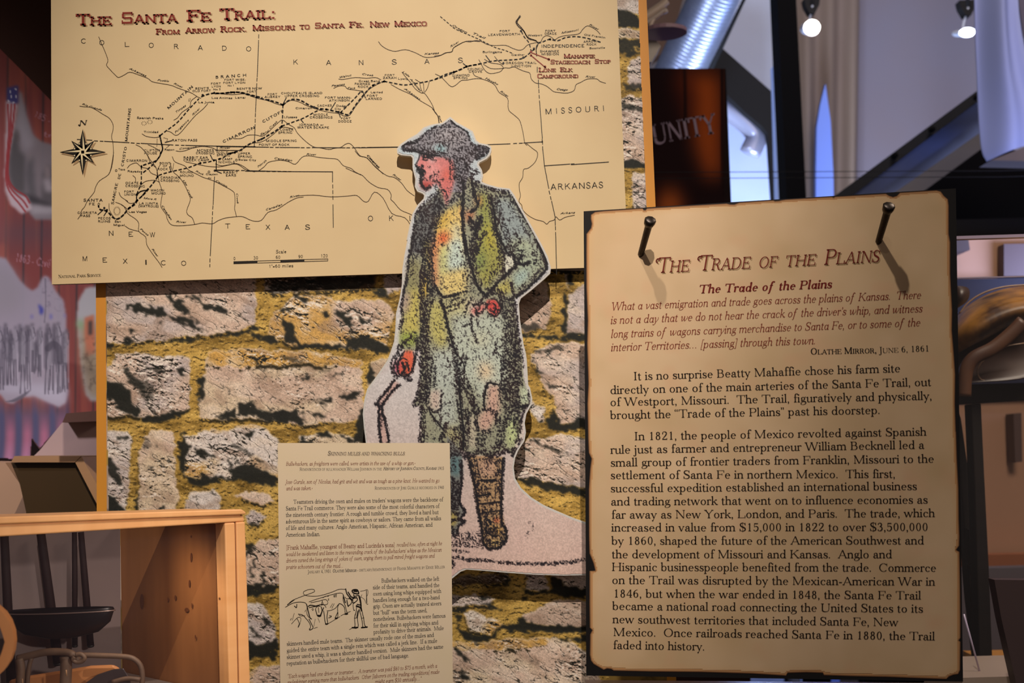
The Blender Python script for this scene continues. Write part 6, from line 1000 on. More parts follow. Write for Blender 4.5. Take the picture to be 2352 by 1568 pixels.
for pts, w in (([(215, 525), (280, 470), (400, 420), (500, 385), (550, 360), (530, 335), (470, 340), (415, 365), (415, 395), (460, 415), (560, 420), (650, 405), (760, 370), (850, 335), (925, 335)], 1.1), ([(190, 555), (270, 510), (350, 492), (430, 500), (460, 540)], 1.3), ([(215, 525), (300, 462)], 1.8), ([(930, 330), (945, 390), (985, 440), (1020, 480)], 2.4), ([(480, 490), (560, 460), (660, 430), (760, 400), (860, 380), (900, 400), (915, 460)], 1.1), ([(500, 500), (600, 480), (680, 460), (710, 490), (700, 520), (650, 525), (610, 520)], 1.1), ([(650, 440), (680, 420), (720, 420)], 1), ([(640, 470), (650, 510), (630, 530), (640, 490)], 1.2),
    ([(560, 570), (600, 530), (660, 520), (690, 560)], 1.2), ([(560, 580), (575, 640), (590, 665), (620, 665), (640, 610), (660, 560)], 1.8), ([(595, 560), (600, 620)], 1.4), ([(630, 550), (640, 600), (620, 650)], 2.0), ([(590, 655), (625, 660)], 3), ([(470, 545), (500, 530), (560, 540), (600, 530)], 2.2), ([(480, 560), (560, 545), (620, 540)], 1.6), ([(515, 580), (525, 570), (535, 582), (525, 595), (515, 580)], 1), ([(450, 520), (470, 600), (490, 680), (510, 700)], 2.2), ([(455, 560), (455, 640), (480, 680)], 1.2), ([(440, 590), (430, 610)], 1), ([(350, 640), (400, 650), (440, 690), (480, 740), (500, 790), (485, 830)], 1.4), ([(480, 700), (510, 760), (530, 810), (490, 835), (485, 820)], 1.6), ([(330, 690), (360, 750), (345, 800)], 1.3), ([(265, 760), (310, 710), (345, 680), (380, 690), (370, 750), (350, 800)], 1.0), ([(350, 635), (370, 660), (430, 660)], 1.0), ([(300, 540), (325, 560), (330, 520)], 1.8), ([(250, 715), (265, 690)], 1), ([(275, 715), (298, 630)], .9),
    ([(900, 400), (900, 470), (925, 540), (940, 600), (950, 640), (925, 635), (915, 560), (880, 520), (850, 510)], 1.5), ([(905, 430), (925, 500)], 2.6), ([(850, 510), (830, 560), (830, 620), (800, 690), (830, 690), (835, 620)], 1.5), ([(700, 600), (740, 595), (800, 570), (840, 520)], 1.1), ([(660, 600), (670, 680), (685, 760), (710, 755), (700, 680), (710, 610)], 1.7), ([(730, 660), (755, 665), (740, 680), (720, 685)], 1.4), ([(920, 640), (955, 635)], 2.6), ([(680, 762), (712, 758)], 2.4), ([(800, 690), (830, 685)], 2.4), ([(800, 400), (795, 430)], 1.6), ([(815, 395), (812, 430)], 1.6), ([(785, 405), (785, 428)], 1.4), ([(720, 450), (720, 470)], 1.6), ([(770, 510), (740, 560)], .9), ([(790, 510), (760, 570)], .9), ([(960, 540), (990, 520), (1000, 500)], 1.8), ([(920, 430), (940, 450), (975, 450)], 1.2), ([(945, 470), (955, 530), (965, 545)], 2.2),
    ([(870, 660), (900, 645), (990, 605)], 1), ([(700, 765), (760, 730), (860, 670)], 1), ([(540, 815), (585, 800)], .9), ([(540, 790), (555, 700)], .8), ([(610, 740), (590, 690)], .8),
    ([(1015, 370), (1010, 350), (1040, 338), (1075, 345), (1090, 385), (1060, 390), (1015, 375)], 2.6), ([(1030, 355), (1070, 360)], 4), ([(1030, 395), (1030, 415), (1050, 420)], 2.0), ([(960, 370), (1000, 430), (1040, 435), (1000, 460), (975, 440)], 2.6), ([(1050, 420), (1090, 410), (1110, 450), (1120, 520), (1110, 550)], 1.8), ([(1090, 410), (1105, 470), (1120, 540)], 2.6), ([(1060, 430), (1075, 460), (1050, 490), (1015, 500), (1000, 470)], 1.8), ([(1030, 440), (1060, 440)], 2.6), ([(1040, 500), (1020, 520), (1030, 590), (1040, 590)], 1.4), ([(1065, 530), (1060, 600), (1040, 690), (1045, 790), (1005, 805), (1080, 805), (1075, 700), (1085, 620), (1095, 580)], 1.6), ([(1095, 580), (1120, 670), (1140, 790), (1120, 805), (1195, 800), (1165, 780), (1150, 690), (1130, 600), (1120, 540)], 1.6), ([(1060, 540), (1110, 560), (1125, 600)], 3.4), ([(1070, 520), (1120, 530)], 2.4), ([(1080, 600), (1065, 680)], 1.8), ([(1010, 806), (1080, 802)], 3), ([(1125, 806), (1195, 798)], 3), ([(975, 830), (1010, 810)], .9), ([(1035, 690), (1075, 685)], 1), ([(1125, 690), (1155, 685)], 1),
    ([(1110, 360), (1160, 350), (1195, 340), (1205, 380), (1185, 440), (1190, 515), (1205, 515)], .9), ([(1185, 350), (1190, 500)], 1.6), ([(1120, 430), (1160, 460), (1180, 510)], .8), ([(1130, 400), (1110, 440)], .8), ([(1040, 690), (1045, 640)], 1)):
    oxl(pts, w)
poly_to('heading_shadow', hsh, SMALL, .0002, mat('faint_heading_shadow', (202, 180, 154), .6), sm)
poly_to('heading', hdr, SMALL, .0004, M_navy, sm)
poly_to('body_lettering', nav, SMALL, .0003, M_navy, sm)
poly_to('quotation_lettering', rus, SMALL, .0003, M_rust, sm)
poly_to('ox_team_sketch', ox, SMALL, .0003, M_ink, sm)

# ------------------------------------------------------------------ large text panel: the trade of the plains
tp = empty('trade_text_panel', TRADE.to([[1780, 1555]])[0], 'large parchment text panel with burnt edges on black board, headed The Trade of the Plains', 'text panel')
BQ = [(1340.5, 485), (1344, 1000), (1346.5, 1551), (1800, 1558), (2212, 1565), (2204, 1000), (2195.5, 432.5)]
slab('board', BQ, TRADE, .009, M_black, tp)
t1, t2 = K(1340, 430, 2.6133), K(1340, 960, 2.579)
PAR = (t1([(45, 165), (70, 148), (120, 142), (355, 126), (362, 136), (372, 138), (382, 126), (600, 112), (860, 97), (880, 102), (905, 103), (935, 92), (1140, 78), (1150, 83), (1175, 81), (1190, 77), (1215, 73), (1490, 57), (1502, 62), (1512, 56), (1815, 38), (1835, 50), (1858, 58), (1880, 52), (1900, 32), (2120, 18), (2145, 25), (2165, 52), (2188, 72), (2193, 110), (2193, 280), (2202, 330), (2202, 520), (2214, 740), (2212, 860), (2222, 980), (2232, 1120), (2230, 1300), (2238, 1540)])
  + t2([(2208, 80), (2213, 250), (2222, 420), (2224, 600), (2228, 700), (2226, 755), (2208, 780), (2228, 792), (2232, 1000), (2234, 1200), (2234, 1300), (2224, 1315), (2234, 1325), (2232, 1490), (2220, 1515), (2190, 1520), (2165, 1530), (2150, 1545), (2000, 1540), (1800, 1532), (1600, 1528), (1425, 1522), (1418, 1508), (1320, 1505), (1210, 1508), (1200, 1525), (1000, 1512), (700, 1503), (400, 1500), (180, 1495), (165, 1485), (140, 1482), (120, 1490), (60, 1455), (45, 1435), (38, 1400), (40, 1280), (52, 1255), (38, 1240), (36, 1100), (36, 905), (70, 903), (60, 860), (36, 800), (33, 700), (32, 420), (40, 300), (48, 240), (32, 205), (28, 120), (26, 0)])
  + t1([(24, 1300), (30, 1180), (26, 1050), (22, 940), (26, 800), (18, 600), (17, 400), (18, 280), (32, 262), (45, 245), (50, 220), (44, 190)]))
pc = Canvas(1338, 425, 2216, 1568, 2.6, (222, 188, 148))
nn = pc.noise(120, oct=3, seed=60); pc.rgb += ((nn - .5) * 26)[..., None] * np.array((1, 1, 1.2)); n2_ = pc.noise(55, oct=2, seed=61); pc.mix(np.clip(n2_ - .62, 0, 1) * 1.2, (226, 176, 138))
pm = pc.poly(PAR, 0); b1 = blur(pm, 3); b2 = blur(pm, 8)
pc.mix(np.clip((.85 - b2) * 1.5, 0, .5), (222, 176, 124)); pc.mix(np.clip((.78 - b1) * 1.8, 0, .55), (206, 142, 92))
# the sheet keeps its own outline: fine mesh inside, torn border band along the outline
v2 = np.array(PAR); cen = v2.mean(0)
slab('parchment_sheet', PAR, TRADE, .0002, mat('parchment_base', (206, 152, 100), .6), tp, off=.0002)
o1 = pc.build('parchment_tone', TRADE, .0004, print_mat('parchment_print', .6, .25), tp, blur(pm, 1) > .90, 1.0)
ring_in = []
n = len(v2); nx = np.roll(v2, -1, 0) - np.roll(v2, 1, 0); nx /= np.hypot(*nx.T)[:, None] + 1e-9
inn = v2 + np.stack([nx[:, 1], -nx[:, 0]], 1) * 0
# orientation check, then offset inwards
area_ = np.sum(v2[:, 0] * np.roll(v2[:, 1], -1) - np.roll(v2[:, 0], -1) * v2[:, 1])
sgn = 1 if area_ > 0 else -1
inn = v2 + np.stack([-nx[:, 1], nx[:, 0]], 1) * 4.5 * sgn
vb = np.concatenate([TRADE.to(v2, .0003), TRADE.to(inn, .00035)])
fb = [[i, (i + 1) % n, n + (i + 1) % n, n + i] for i in range(n)]
cb_ = np.concatenate([np.tile(srgb((96, 58, 38)), (n, 1)), np.tile(srgb((210, 158, 108)), (n, 1))])
mesh('burnt_edge', vb, fb, print_mat('burnt_edge_print', .6, .25), tp, colors=cb_)
M_tred = mat('dark_red_ink', (120, 34, 26), .5, spec=.3); M_tb = mat('body_ink', (42, 30, 20), .5, spec=.3)
M_tq = mat('quotation_ink', (140, 66, 48), .5, spec=.3); M_tsh = mat('printed_title_shadow', (172, 140, 98), .6, spec=.3)
hd, hs, bb_, qq_, bd_ = [], [], [], [], []
for s, a, b in (('The', (440, 514), (634, 504)), ('Trade', (690, 500), (1000, 486)), ('of', (1048, 484), (1160, 478)), ('the', (1207, 476), (1392, 466)), ('Plains', (1440, 465), (1775, 447))):
    (x0, y0), (x1, y1) = t1([a, b])
    for dst, dx in ((hd, 0), (hs, 2.6)):
        text(dst, s, x0 + dx, y0 + dx, x1 + dx, y1 + dx, 35 if s not in ('of', 'the') else 33, 'i', True)
        if s in ('The', 'Trade'): line(dst, [(x0 + dx + 9, y0 + dx - 33), (x0 + dx + 2, y0 + dx - 32), (x0 + dx - 1, y0 + dx - 27), (x0 + dx + 2, y0 + dx - 23)], 2.4, 3)
L2(bd_, t1, 'The Trade of the Plains', (690, 637), (1490, 604), 19.5, 'bi')
for s, a, b in (("What a vast emigration and trade goes across the plains of Kansas.  There", (165, 738), (2025, 667)), ("is not a day that we do not hear the crack of the driver’s whip, and witness", (160, 820), (2033, 748)), ("long trains of wagons carrying merchandise to Santa Fe, or to some of the", (162, 903), (2020, 832)), ("interior Territories… [passing] through this town.", (162, 983), (1393, 940))):
    L2(qq_, t1, s, a, b, 18.2, 'i')
L2(bb_, t1, 'Olathe Mirror,', (1362, 1003), (1760, 994), 14.5, 'b', True); L2(bb_, t1, 'June 6, 1861', (1775, 994), (2077, 983), 14, 'r', True)
for s, a, b in (("It is no surprise Beatty Mahaffie chose his farm site", (300, 1157), (1903, 1108)), ("directly on one of the main arteries of the Santa Fe Trail, out", (160, 1240), (2088, 1190)), ("of Westport, Missouri.  The Trail, figuratively and physically,", (160, 1312), (2093, 1273)), ("brought the “Trade of the Plains” past his doorstep.", (160, 1390), (1782, 1358))):
    L2(bb_, t1, s, a, b, 18.8)
for s, a, b in (("In 1821, the people of Mexico revolted against Spanish", (300, 130), (2032, 102)), ("rule just as farmer and entrepreneur William Becknell led a", (160, 210), (2020, 180)), ("small group of frontier traders from Franklin, Missouri to the", (160, 286), (2077, 262)), ("settlement of Santa Fe in northern Mexico.  This first,", (160, 360), (1848, 352)), ("successful expedition established an international business", (160, 438), (1976, 424)), ("and trading network that went on to influence economies as", (162, 516), (2040, 504)), ("far away as New York, London, and Paris.  The trade, which", (165, 594), (2082, 584)), ("increased in value from $15,000 in 1822 to over $3,500,000", (165, 670), (2043, 666)), ("by 1860, shaped the future of the American Southwest and", (165, 748), (2017, 746)), ("the development of Missouri and Kansas.  Anglo and", (167, 828), (1828, 828)), ("Hispanic businesspeople benefited from the trade.  Commerce", (167, 903), (2090, 908)), ("on the Trail was disrupted by the Mexican-American War in", (168, 980), (2083, 990)), ("1846, but when the war ended in 1848, the Santa Fe Trail", (176, 1060), (2000, 1072)), ("became a national road connecting the United States to its", (170, 1134), (2012, 1150)), ("new southwest territories that included Santa Fe, New", (172, 1212), (1865, 1230)), ("Mexico.  Once railroads reached Santa Fe in 1880, the Trail", (175, 1288), (2082, 1314)), ("faded into history.", (175, 1365), (720, 1374))):
    L2(bb_, t2, s, a, b, 18.8)
poly_to('title_shadow', hs, TRADE, .0006, M_tsh, tp)
poly_to('title_lettering', hd, TRADE, .0008, M_tred, tp)
poly_to('subtitle_lettering', bd_, TRADE, .0007, M_tred, tp)
poly_to('quotation_lettering', qq_, TRADE, .0007, M_tq, tp)
poly_to('body_lettering', bb_, TRADE, .0007, M_tb, tp)
for p in ((1466, 720), (1470, 1400)):
    a = TRADE.to([p])[0]; tube('standoff', [a - TRADE.n * .0092, (a[0], 1.4488, a[2])], .008, M_black, tp, 12)
# two spikes driven through the top of the panel
M_iron = mat('blackened_iron', (40, 34, 32), .38, .7, noise=((300, 300, 300), .3, (70, 60, 54), 3))
def spike(entry, head, label):
    e = TRADE.to([entry])[0]
    # the shank leans up and out of the panel; its head is seen at the second point
    d = rays([head])[0]; nrm = TRADE.n; t = ((e + nrm * .033 - CAM) @ nrm) / (d @ nrm); h = CAM + d * t
    ax = (h - e) / np.linalg.norm(h - e)
    o = empty('iron_spike', e, label, 'nail', 'black iron spikes through the text panel')
    tube('shank', [e - ax * .004, e + ax * .002, h - ax * .006, h], [.0030, .0034, .0040, .0046], M_iron, o, 8)
    tube('head', [h - ax * .005, h - ax * .001, h + ax * .0035, h + ax * .0048], [.0042, .0058, .0062, .0046], M_iron, o, 9)
spike((1472, 583), (1492, 511), 'black iron spike at the upper left corner of the parchment text panel')
spike((2018, 554), (2040, 479), 'black iron spike at the upper right corner of the parchment text panel')
# ------------------------------------------------------------------ left: timeline mural, lectern block, display case
LM = tri3(at(0, 600, 2.05), at(220, 600, 2.25), at(0, 1000, 2.05) + 0)
LMp = Plane(at(110, 600, 2.15), (0.42, -1, 0))
lc_ = Canvas(-60, -20, 262, 1085, 2.2, (132, 66, 64))
x, y = lc_.X, lc_.Y
pl = np.abs(((x + y * .012) % 41) - 20) / 20
lc_.mix(np.clip(1 - pl * 5, 0, 1) * .85, (58, 50, 56)); lc_.mix(np.clip(lc_.noise(14, 160, 0, 2, 70) - .45, 0, 1) * 1.6, (170, 92, 74)); lc_.mix(np.clip((y - 470) / 60, 0, 1) * np.clip((600 - y) / 60, 0, 1) * .45, (84, 74, 86))
lc_.mix(lc_.poly([(-70, 560), (12, 560), (15, 1080), (-70, 1080)], 2) * .5, (176, 96, 84)); lc_.mix(lc_.poly([(-70, 200), (14, 230), (12, 560), (-70, 560)], 6) * .6, (150, 84, 84))
def LP(pts, col, a=.95, s=1): lc_.mix(lc_.poly(pts, s) * a, col)
LP([(100, 40), (122, 20), (122, 190), (110, 150), (103, 90)], (128, 84, 84), .8, 3)
im1 = [(44, 205), (50, 215), (60, 262), (75, 308), (95, 325), (130, 335), (130, 505), (80, 505), (62, 480), (30, 470), (16, 400), (15, 368), (28, 310), (40, 262)]
LP(im1, (138, 130, 136)); LP([(44, 205), (62, 270), (80, 330), (60, 350), (36, 300)], (166, 158, 166), .8, 3)
for pts, col in (([(32, 300), (42, 310), (44, 345), (58, 360), (58, 440), (30, 440), (20, 400), (22, 340)], (84, 80, 82)), ([(34, 292), (42, 300), (42, 325), (34, 325)], (104, 92, 92)), ([(66, 360), (76, 356), (80, 420), (88, 470), (66, 460), (58, 400)], (96, 92, 96)), ([(66, 350), (74, 350), (74, 372), (66, 370)], (150, 138, 140)), ([(98, 400), (108, 378), (118, 384), (130, 400), (130, 470), (94, 460)], (92, 86, 90)), ([(104, 380), (116, 384), (114, 410), (104, 408)], (168, 150, 152)), ([(98, 410), (116, 410), (124, 440), (104, 440)], (182, 170, 176)), ([(44, 440), (130, 470), (130, 482), (44, 460)], (60, 56, 60)), ([(72, 472), (130, 474), (130, 490), (70, 492)], (176, 168, 174))): LP(pts, col, .85, 2)
LP([(16, 202), (42, 196), (42, 235), (30, 250), (15, 232)], (66, 66, 128))
for sx, sy in ((24, 210), (36, 205), (26, 222), (37, 222), (31, 236), (20, 232)): LP([(sx - 2, sy), (sx, sy - 4), (sx + 2, sy), (sx, sy + 4)], (210, 206, 220), 1, 0)
LP([(14, 232), (40, 240), (28, 320), (17, 370), (14, 400), (22, 430), (40, 445), (64, 452), (74, 480), (50, 492), (24, 470), (12, 440), (10, 400), (12, 340)], (204, 184, 190), .95, 1)
for q in range(3):
    lc_.mix(lc_.stroke([(18 + q * 8, 240), (20 + q * 4, 300), (16 + q * 2, 360), (14 + q * 3, 410), (22 + q * 6, 440 - q * 3), (46 + q * 6, 470 - q * 10), (58 + q * 5, 486 - q * 10)], 2.6, 1.5) * .9, (160, 56, 60))
im2 = [(-70, 585), (0, 590), (14, 594), (22, 606), (45, 642), (62, 660), (74, 667), (86, 660), (95, 640), (102, 633), (112, 636), (128, 668), (146, 690), (153, 730), (155, 860), (158, 900), (152, 925), (136, 936), (110, 925), (80, 910), (50, 912), (30, 928), (14, 925), (0, 905), (-70, 900)]
LP(im2, (164, 156, 172)); LP([(-70, 590), (20, 610), (60, 670), (40, 720), (-70, 730)], (150, 142, 150), .7, 8); LP([(0, 880), (150, 880), (155, 925), (130, 930), (60, 905), (0, 900)], (186, 180, 198), .8, 4)
rr = random.Random(4)
for i in range(26):
    fx_ = -10 + i * 6.6 + rr.uniform(-3, 3); ty = rr.uniform(745, 790); by = rr.uniform(850, 905)
    dk = (86 + 60 * (i % 3 == 1), 80 + 60 * (i % 3 == 1), 94 + 58 * (i % 3 == 1)); hw = rr.uniform(2.5, 5.5); mid_ = ty + (by - ty) * .55; sw = rr.uniform(-3, 3)
    lc_.mix(lc_.poly([(fx_ - hw, ty + 2), (fx_ + hw, ty + 1), (fx_ + hw * 1.1 + sw, mid_), (fx_ - hw * 1.2 + sw, mid_ + 2)], 1) * .75, dk)
    for lg in (-1, 1): lc_.mix(lc_.stroke([(fx_ + sw + lg * hw * .5, mid_), (fx_ + sw + lg * hw * rr.uniform(.5, 1.3), by)], 1.8, 1.2) * .8, (92, 86, 100))
    lc_.mix(lc_.stroke([(fx_ + hw, ty + 4), (fx_ + hw + rr.uniform(1, 5), ty + 22), (fx_ + hw * .6, ty + 30)], 1.3, 1.2) * .8, (80, 74, 88))
    lc_.mix(lc_.stroke([(fx_ + 4, ty + 20), (fx_ + 5, by - 15)], 1.2, 1.4) * .5, (192, 186, 200)); lc_.mix(lc_.poly([(fx_ - 3, ty - 6), (fx_ + 3, ty - 6), (fx_ + 3, ty + 2), (fx_ - 3, ty + 2)], 1) * .7, (78, 72, 84))
lc_.mix(lc_.stroke([(110, 800), (122, 790), (134, 800), (138, 830)], 12, 3) * .7, (78, 72, 86)); LP([(88, 697), (99, 708), (98, 724), (92, 722)], (62, 66, 160)); LP([(114, 720), (119, 722), (118, 734), (114, 732)], (96, 96, 180)); LP([(71, 722), (76, 724), (75, 732), (71, 730)], (110, 104, 176)); LP([(147, 720), (151, 720), (150, 730), (147, 730)], (96, 90, 172))
lc_.mix(lc_.stroke([(104, 640), (105, 700), (102, 740)], 1.5, 1.5) * .6, (96, 90, 104)); lc_.mix(np.clip(lc_.noise(7, oct=2, seed=73) - .55, 0, 1) * lc_.poly([(92, 640), (118, 640), (140, 690), (140, 720), (92, 700)], 3) * 2, (112, 104, 122))
for i in range(5): lc_.mix(lc_.stroke([(70 - i * 4, 896 + i * 4), (30 + i * 3, 918), (14 + i * 4, 922)], 1.6, 1.4) * .6, (98, 92, 106))
im3 = [(196, 662), (210, 658), (262, 656), (262, 918), (208, 920), (196, 905), (188, 850), (182, 800), (176, 730), (180, 690)]
LP(im3, (178, 178, 184)); LP([(182, 740), (262, 740), (262, 912), (208, 915), (194, 890), (186, 830)], (158, 138, 112), .85, 4); LP([(178, 735), (190, 735), (190, 752), (180, 755)], (110, 170, 100), .8, 3)
LP([(194, 730), (216, 722), (219, 810), (196, 822)], (186, 110, 84)); LP([(204, 738), (211, 736), (211, 768), (204, 770)], (64, 56, 58)); LP([(190, 800), (219, 816), (219, 870), (196, 850)], (120, 104, 88), .7, 4); lc_.mix(np.clip(lc_.noise(8, oct=2, seed=74) - .5, 0, 1) * lc_.poly([(186, 780), (222, 780), (222, 900), (192, 890)], 3) * 1.8, (80, 66, 58))
bt = np.clip((y - 905) / 50, 0, 1) * (1 - lc_.poly(im2, 1)) * (1 - lc_.poly([(160, 850), (262, 850), (262, 1100), (160, 1000)], 2))
lc_.mix(bt * .85, (92, 80, 108)); wv = (np.sin((x + 14 * np.sin(y / 90)) / 6.2) * .5 + .5)
lc_.mix(bt * wv * np.clip((y - 945) / 50, 0, 1) * .9, (176, 106, 134)); lc_.mix(bt * np.clip(1 - wv * 2.2, 0, 1) * .7, (74, 80, 118)); lc_.mix(bt * np.clip((y - 1010) / 60, 0, 1) * wv * .6, (196, 150, 190))
for dst_s, a, b, h in (('1863 - Civil War', (34, 600), (150, 622), 19), ('185 - Fort', (76, 268), (150, 300), 15), ('trail', (98, 312), (150, 328), 13)):
    tq = []; text(tq, dst_s, a[0], a[1], b[0], b[1], h, 'sb')
    for q_ in tq:
        for k_ in range(0, len(q_), 4): lc_.mix(lc_.poly(q_[k_:k_ + 4], 0) * .75, (178, 126, 138))
mu = empty('timeline_mural', at(60, 1085, 2.2), 'blurred red plank-patterned history mural with a flag and grey engravings at the left', 'mural')
MU = [(-80, 10), (-60, 55), (0, 106), (60, 165), (118, 228), (262, 360), (262, 960), (170, 955), (150, 968), (91, 1031), (73, 1007), (71, 1047), (28, 1056), (12, 1052), (-80, 1056)]
slab('board', MU, LMp, .012, mat('mural_board', (96, 56, 52), .7), mu)
mk = lc_.poly(MU, 0) > .5
lc_.build('mural_print', LMp, .001, print_mat('mural_print_ink', .55, .3), mu, mk, .95)
# brown bulkhead above the mural
bh = beam('ceiling_bulkhead', [(-120, -60), (115, -60), (116, 0), (121, 235), (60, 172), (0, 112), (-120, 20)], 1.95, .05, mat('bulkhead_brown', (46, 28, 20), .85, spec=.1, noise=((3, 3, 3), .3, (56, 34, 26))))
tag(bh, 'dark brown sloping bulkhead board above the timeline mural', 'board')
bh.location = (0, 0, 0)
sl = empty('sloped_case_back', at(180, 1180, 1.9), 'pale mauve sloping display stand with a dark cap behind the ochre-edged board', 'display stand')
beam('side_panel', [(62, 1062), (91, 1034), (143, 970), (226, 967), (250, 3330), (62, 3330)], 1.9, .25, mat('mauve_laminate', (172, 142, 136), .6, noise=((6, 6, 6), .3, (158, 130, 126))), sl)
beam('cap', [(143, 970), (152, 949), (226, 943), (226, 967)], 1.88, .28, mat('stand_cap_brown', (98, 62, 48), .5), sl)
lb = empty('lectern_block', at(120, 1230, 1.7), 'dark olive wooden slant-topped block with pale edges below the mural', 'block')
M_pale = mat('pale_beech', (186, 142, 104), .5, noise=((8, 8, 60), .3, (168, 124, 88)))
beam('body', [(25, 1062), (172, 1062), (226, 1166), (250, 3610), (70, 3610), (60, 1176), (46, 1112)], 1.7, .12, mat('olive_brown_wood', (72, 48, 14), .5, noise=((4, 40, 4), .3, (60, 40, 10))), lb)
beam('top_edge', [(25, 1061.5), (33, 1047), (186, 1047), (172, 1061.5)], 1.69, .12, M_pale, lb)
beam('slanted_edge', [(173, 1062), (187, 1048), (232, 1130), (227, 1166)], 1.69, .12, M_pale, lb)
bs = beam('beige_plinth', [(-80, 1060), (12, 1062), (45, 1110), (62, 1180), (70, 3450), (-80, 3450)], 1.8, .1, mat('beige_plinth', (176, 136, 106), .6, noise=((5, 5, 5), .3, (160, 124, 98))))
tag(bs, 'beige plinth panel behind the olive wooden block', 'plinth')

# display case standing corner-on in front of the board
M_case = mat('maple_frame', (246, 184, 126), .42, noise=((5, 5, 70), .3, (234, 166, 106), 6))
M_case2 = mat('maple_frame_horizontal', (246, 184, 126), .42, noise=((60, 60, 7), .3, (234, 166, 106), 6))
M_groove = mat('dark_joint', (98, 52, 28), .6)
M_side = mat('knotty_pine', (176, 116, 66), .5, noise=((22, 22, 3.0), .28, (124, 76, 38), 6))
PF = Plane(at(561, 1175, 1.2), (0.7071, -0.7071, 0))
v_ = np.array([-0.7071, 0.7071, 0.0])
dc = empty('display_case', PF.to([[400, 1700]])[0], 'open-fronted maple display case with grooved rails standing before the stone print', 'display case')
def cs(name, px, back, m, off=0.0, bev=.0012):
    f = PF.to(px, off); return hexa(name, f, f + v_ * back, m, dc, bev)
cs('top_moulding', [(-160, 1191), (0, 1186), (552, 1169), (561, 1175), (561, 1181), (0, 1203), (-160, 1209)], .014, M_case2, .003)
cs('top_rail', [(-160, 1212), (0, 1206), (560, 1183.5), (562, 1197), (517, 1200), (0, 1232), (-160, 1242)], .018, M_case2)
cs('joint_shadow_strip', [(-160, 1206), (0, 1201), (559, 1180), (560, 1185), (0, 1208), (-160, 1214)], .010, M_groove, -.003, 0)
cs('inner_stile', [(516.5, 1201), (540, 1199.5), (550, 1700), (530, 1700)], .018, M_case)
cs('outer_stile', [(541.5, 1199), (562, 1198), (578, 1700), (551.5, 1700)], .018, M_case, .001)
cs('stile_joint', [(540, 1199), (541.8, 1199), (552, 1700), (549.6, 1700)], .016, M_groove, -.001, 0)
tf = PF.to([(-160, 1193), (553, 1171)], -.001); th = np.array([0, 0, -.008])
hexa('top_board', [tf[0], tf[1], tf[1] + v_ * .1, tf[0] + v_ * .1], [p + th for p in (tf[0], tf[1], tf[1] + v_ * .1, tf[0] + v_ * .1)], M_case2, dc)
a0, a1 = PF.to([(519, 1204), (530, 1700)]); sd = np.array([.7071, .7071, 0]) * .006
hexa('side_panel', [a0 + v_ * .02, a0 + v_ * .215, a1 + v_ * .215, a1 + v_ * .02], [p + sd for p in (a0 + v_ * .02, a0 + v_ * .215, a1 + v_ * .215, a1 + v_ * .02)], M_side, dc)
# knots on the side panel
for (kx, ky, rx_, ry_) in ((327, 1380, 4.5, 17), (440, 1280, 2.2, 11), (436, 1340, 1.8, 9), (404, 1372, 2.4, 6), (387, 1376, 2.2, 5), (430, 1400, 5, 5), (442, 1390, 1.6, 6), (499, 1237, 1.6, 2.6), (505, 1374, 1.6, 3), (440, 1232, 1.6, 3), (450, 1462, 1.6, 5)):
    SPp = Plane(a0, np.cross(v_, (0, 0, 1))); d_ = []
    fan(d_, [(kx + rx_ * math.cos(t), ky + ry_ * math.sin(t)) for t in np.linspace(0, 2 * math.pi, 12, endpoint=False)])
    poly_to('knot', d_, SPp, .0006, bpy.data.materials.get('pine_knot') or mat('pine_knot', (104, 58, 28), .5), dc)
b0 = PF.to([(-160, 1212), (519, 1204)]); zt = b0[1][2]; zb = a1[2]
bq = [b0[1] + v_ * .215, b0[0] + v_ * .215]
bq = [np.array([bq[0][0], bq[0][1], zt]), np.array([bq[1][0], bq[1][1], zt]), np.array([bq[1][0], bq[1][1], zb]), np.array([bq[0][0], bq[0][1], zb])]
hexa('back_panel', bq, [p + v_ * .006 for p in bq], mat('case_back_grey', (112, 92, 90), .7, noise=((10, 10, 10), .3, (96, 82, 84))), dc)
fl_ = [np.array([p[0], p[1], at(300, 1590, 1.2)[2]]) for p in (b0[0] + v_ * .02, b0[1] + v_ * .02, b0[1] + v_ * .21, b0[0] + v_ * .21)]
hexa('case_floor', fl_, [p - np.array([0, 0, .01]) for p in fl_], mat('case_floor_grey', (120, 104, 98), .6), dc)
lo_ = [np.array([p[0], p[1], fl_[0][2] - .0105]) for p in (b0[0] + v_ * .004, b0[1] + v_ * .004, b0[1] + v_ * .212, b0[0] + v_ * .212)]
hexa('pedestal', lo_, [np.array([p[0], p[1], 0.0]) for p in lo_], mat('pedestal_grey', (92, 74, 64), .7), dc)
ls_ = [b0[0] + v_ * .02, b0[0] + v_ * .21, np.array([*(b0[0] + v_ * .21)[:2], fl_[0][2]]), np.array([*(b0[0] + v_ * .02)[:2], fl_[0][2]])]
hexa('left_side_panel', ls_, [p - sd for p in ls_], M_side, dc)
M_gl = bpy.data.materials.new('case_glass'); M_gl.use_nodes = True
_b = M_gl.node_tree.nodes['Principled BSDF']; _b.inputs['Base Color'].default_value = (.05, .04, .05, 1); _b.inputs['Roughness'].default_value = .03; _b.inputs['Alpha'].default_value = .10; _b.inputs['Specular IOR Level'].default_value = .6
gf = PF.to([(-160, 1240), (518, 1201), (530, 1700), (-160, 1700)], -.008)
hexa('glass_pane', gf, gf + v_ * .002, M_gl, dc)
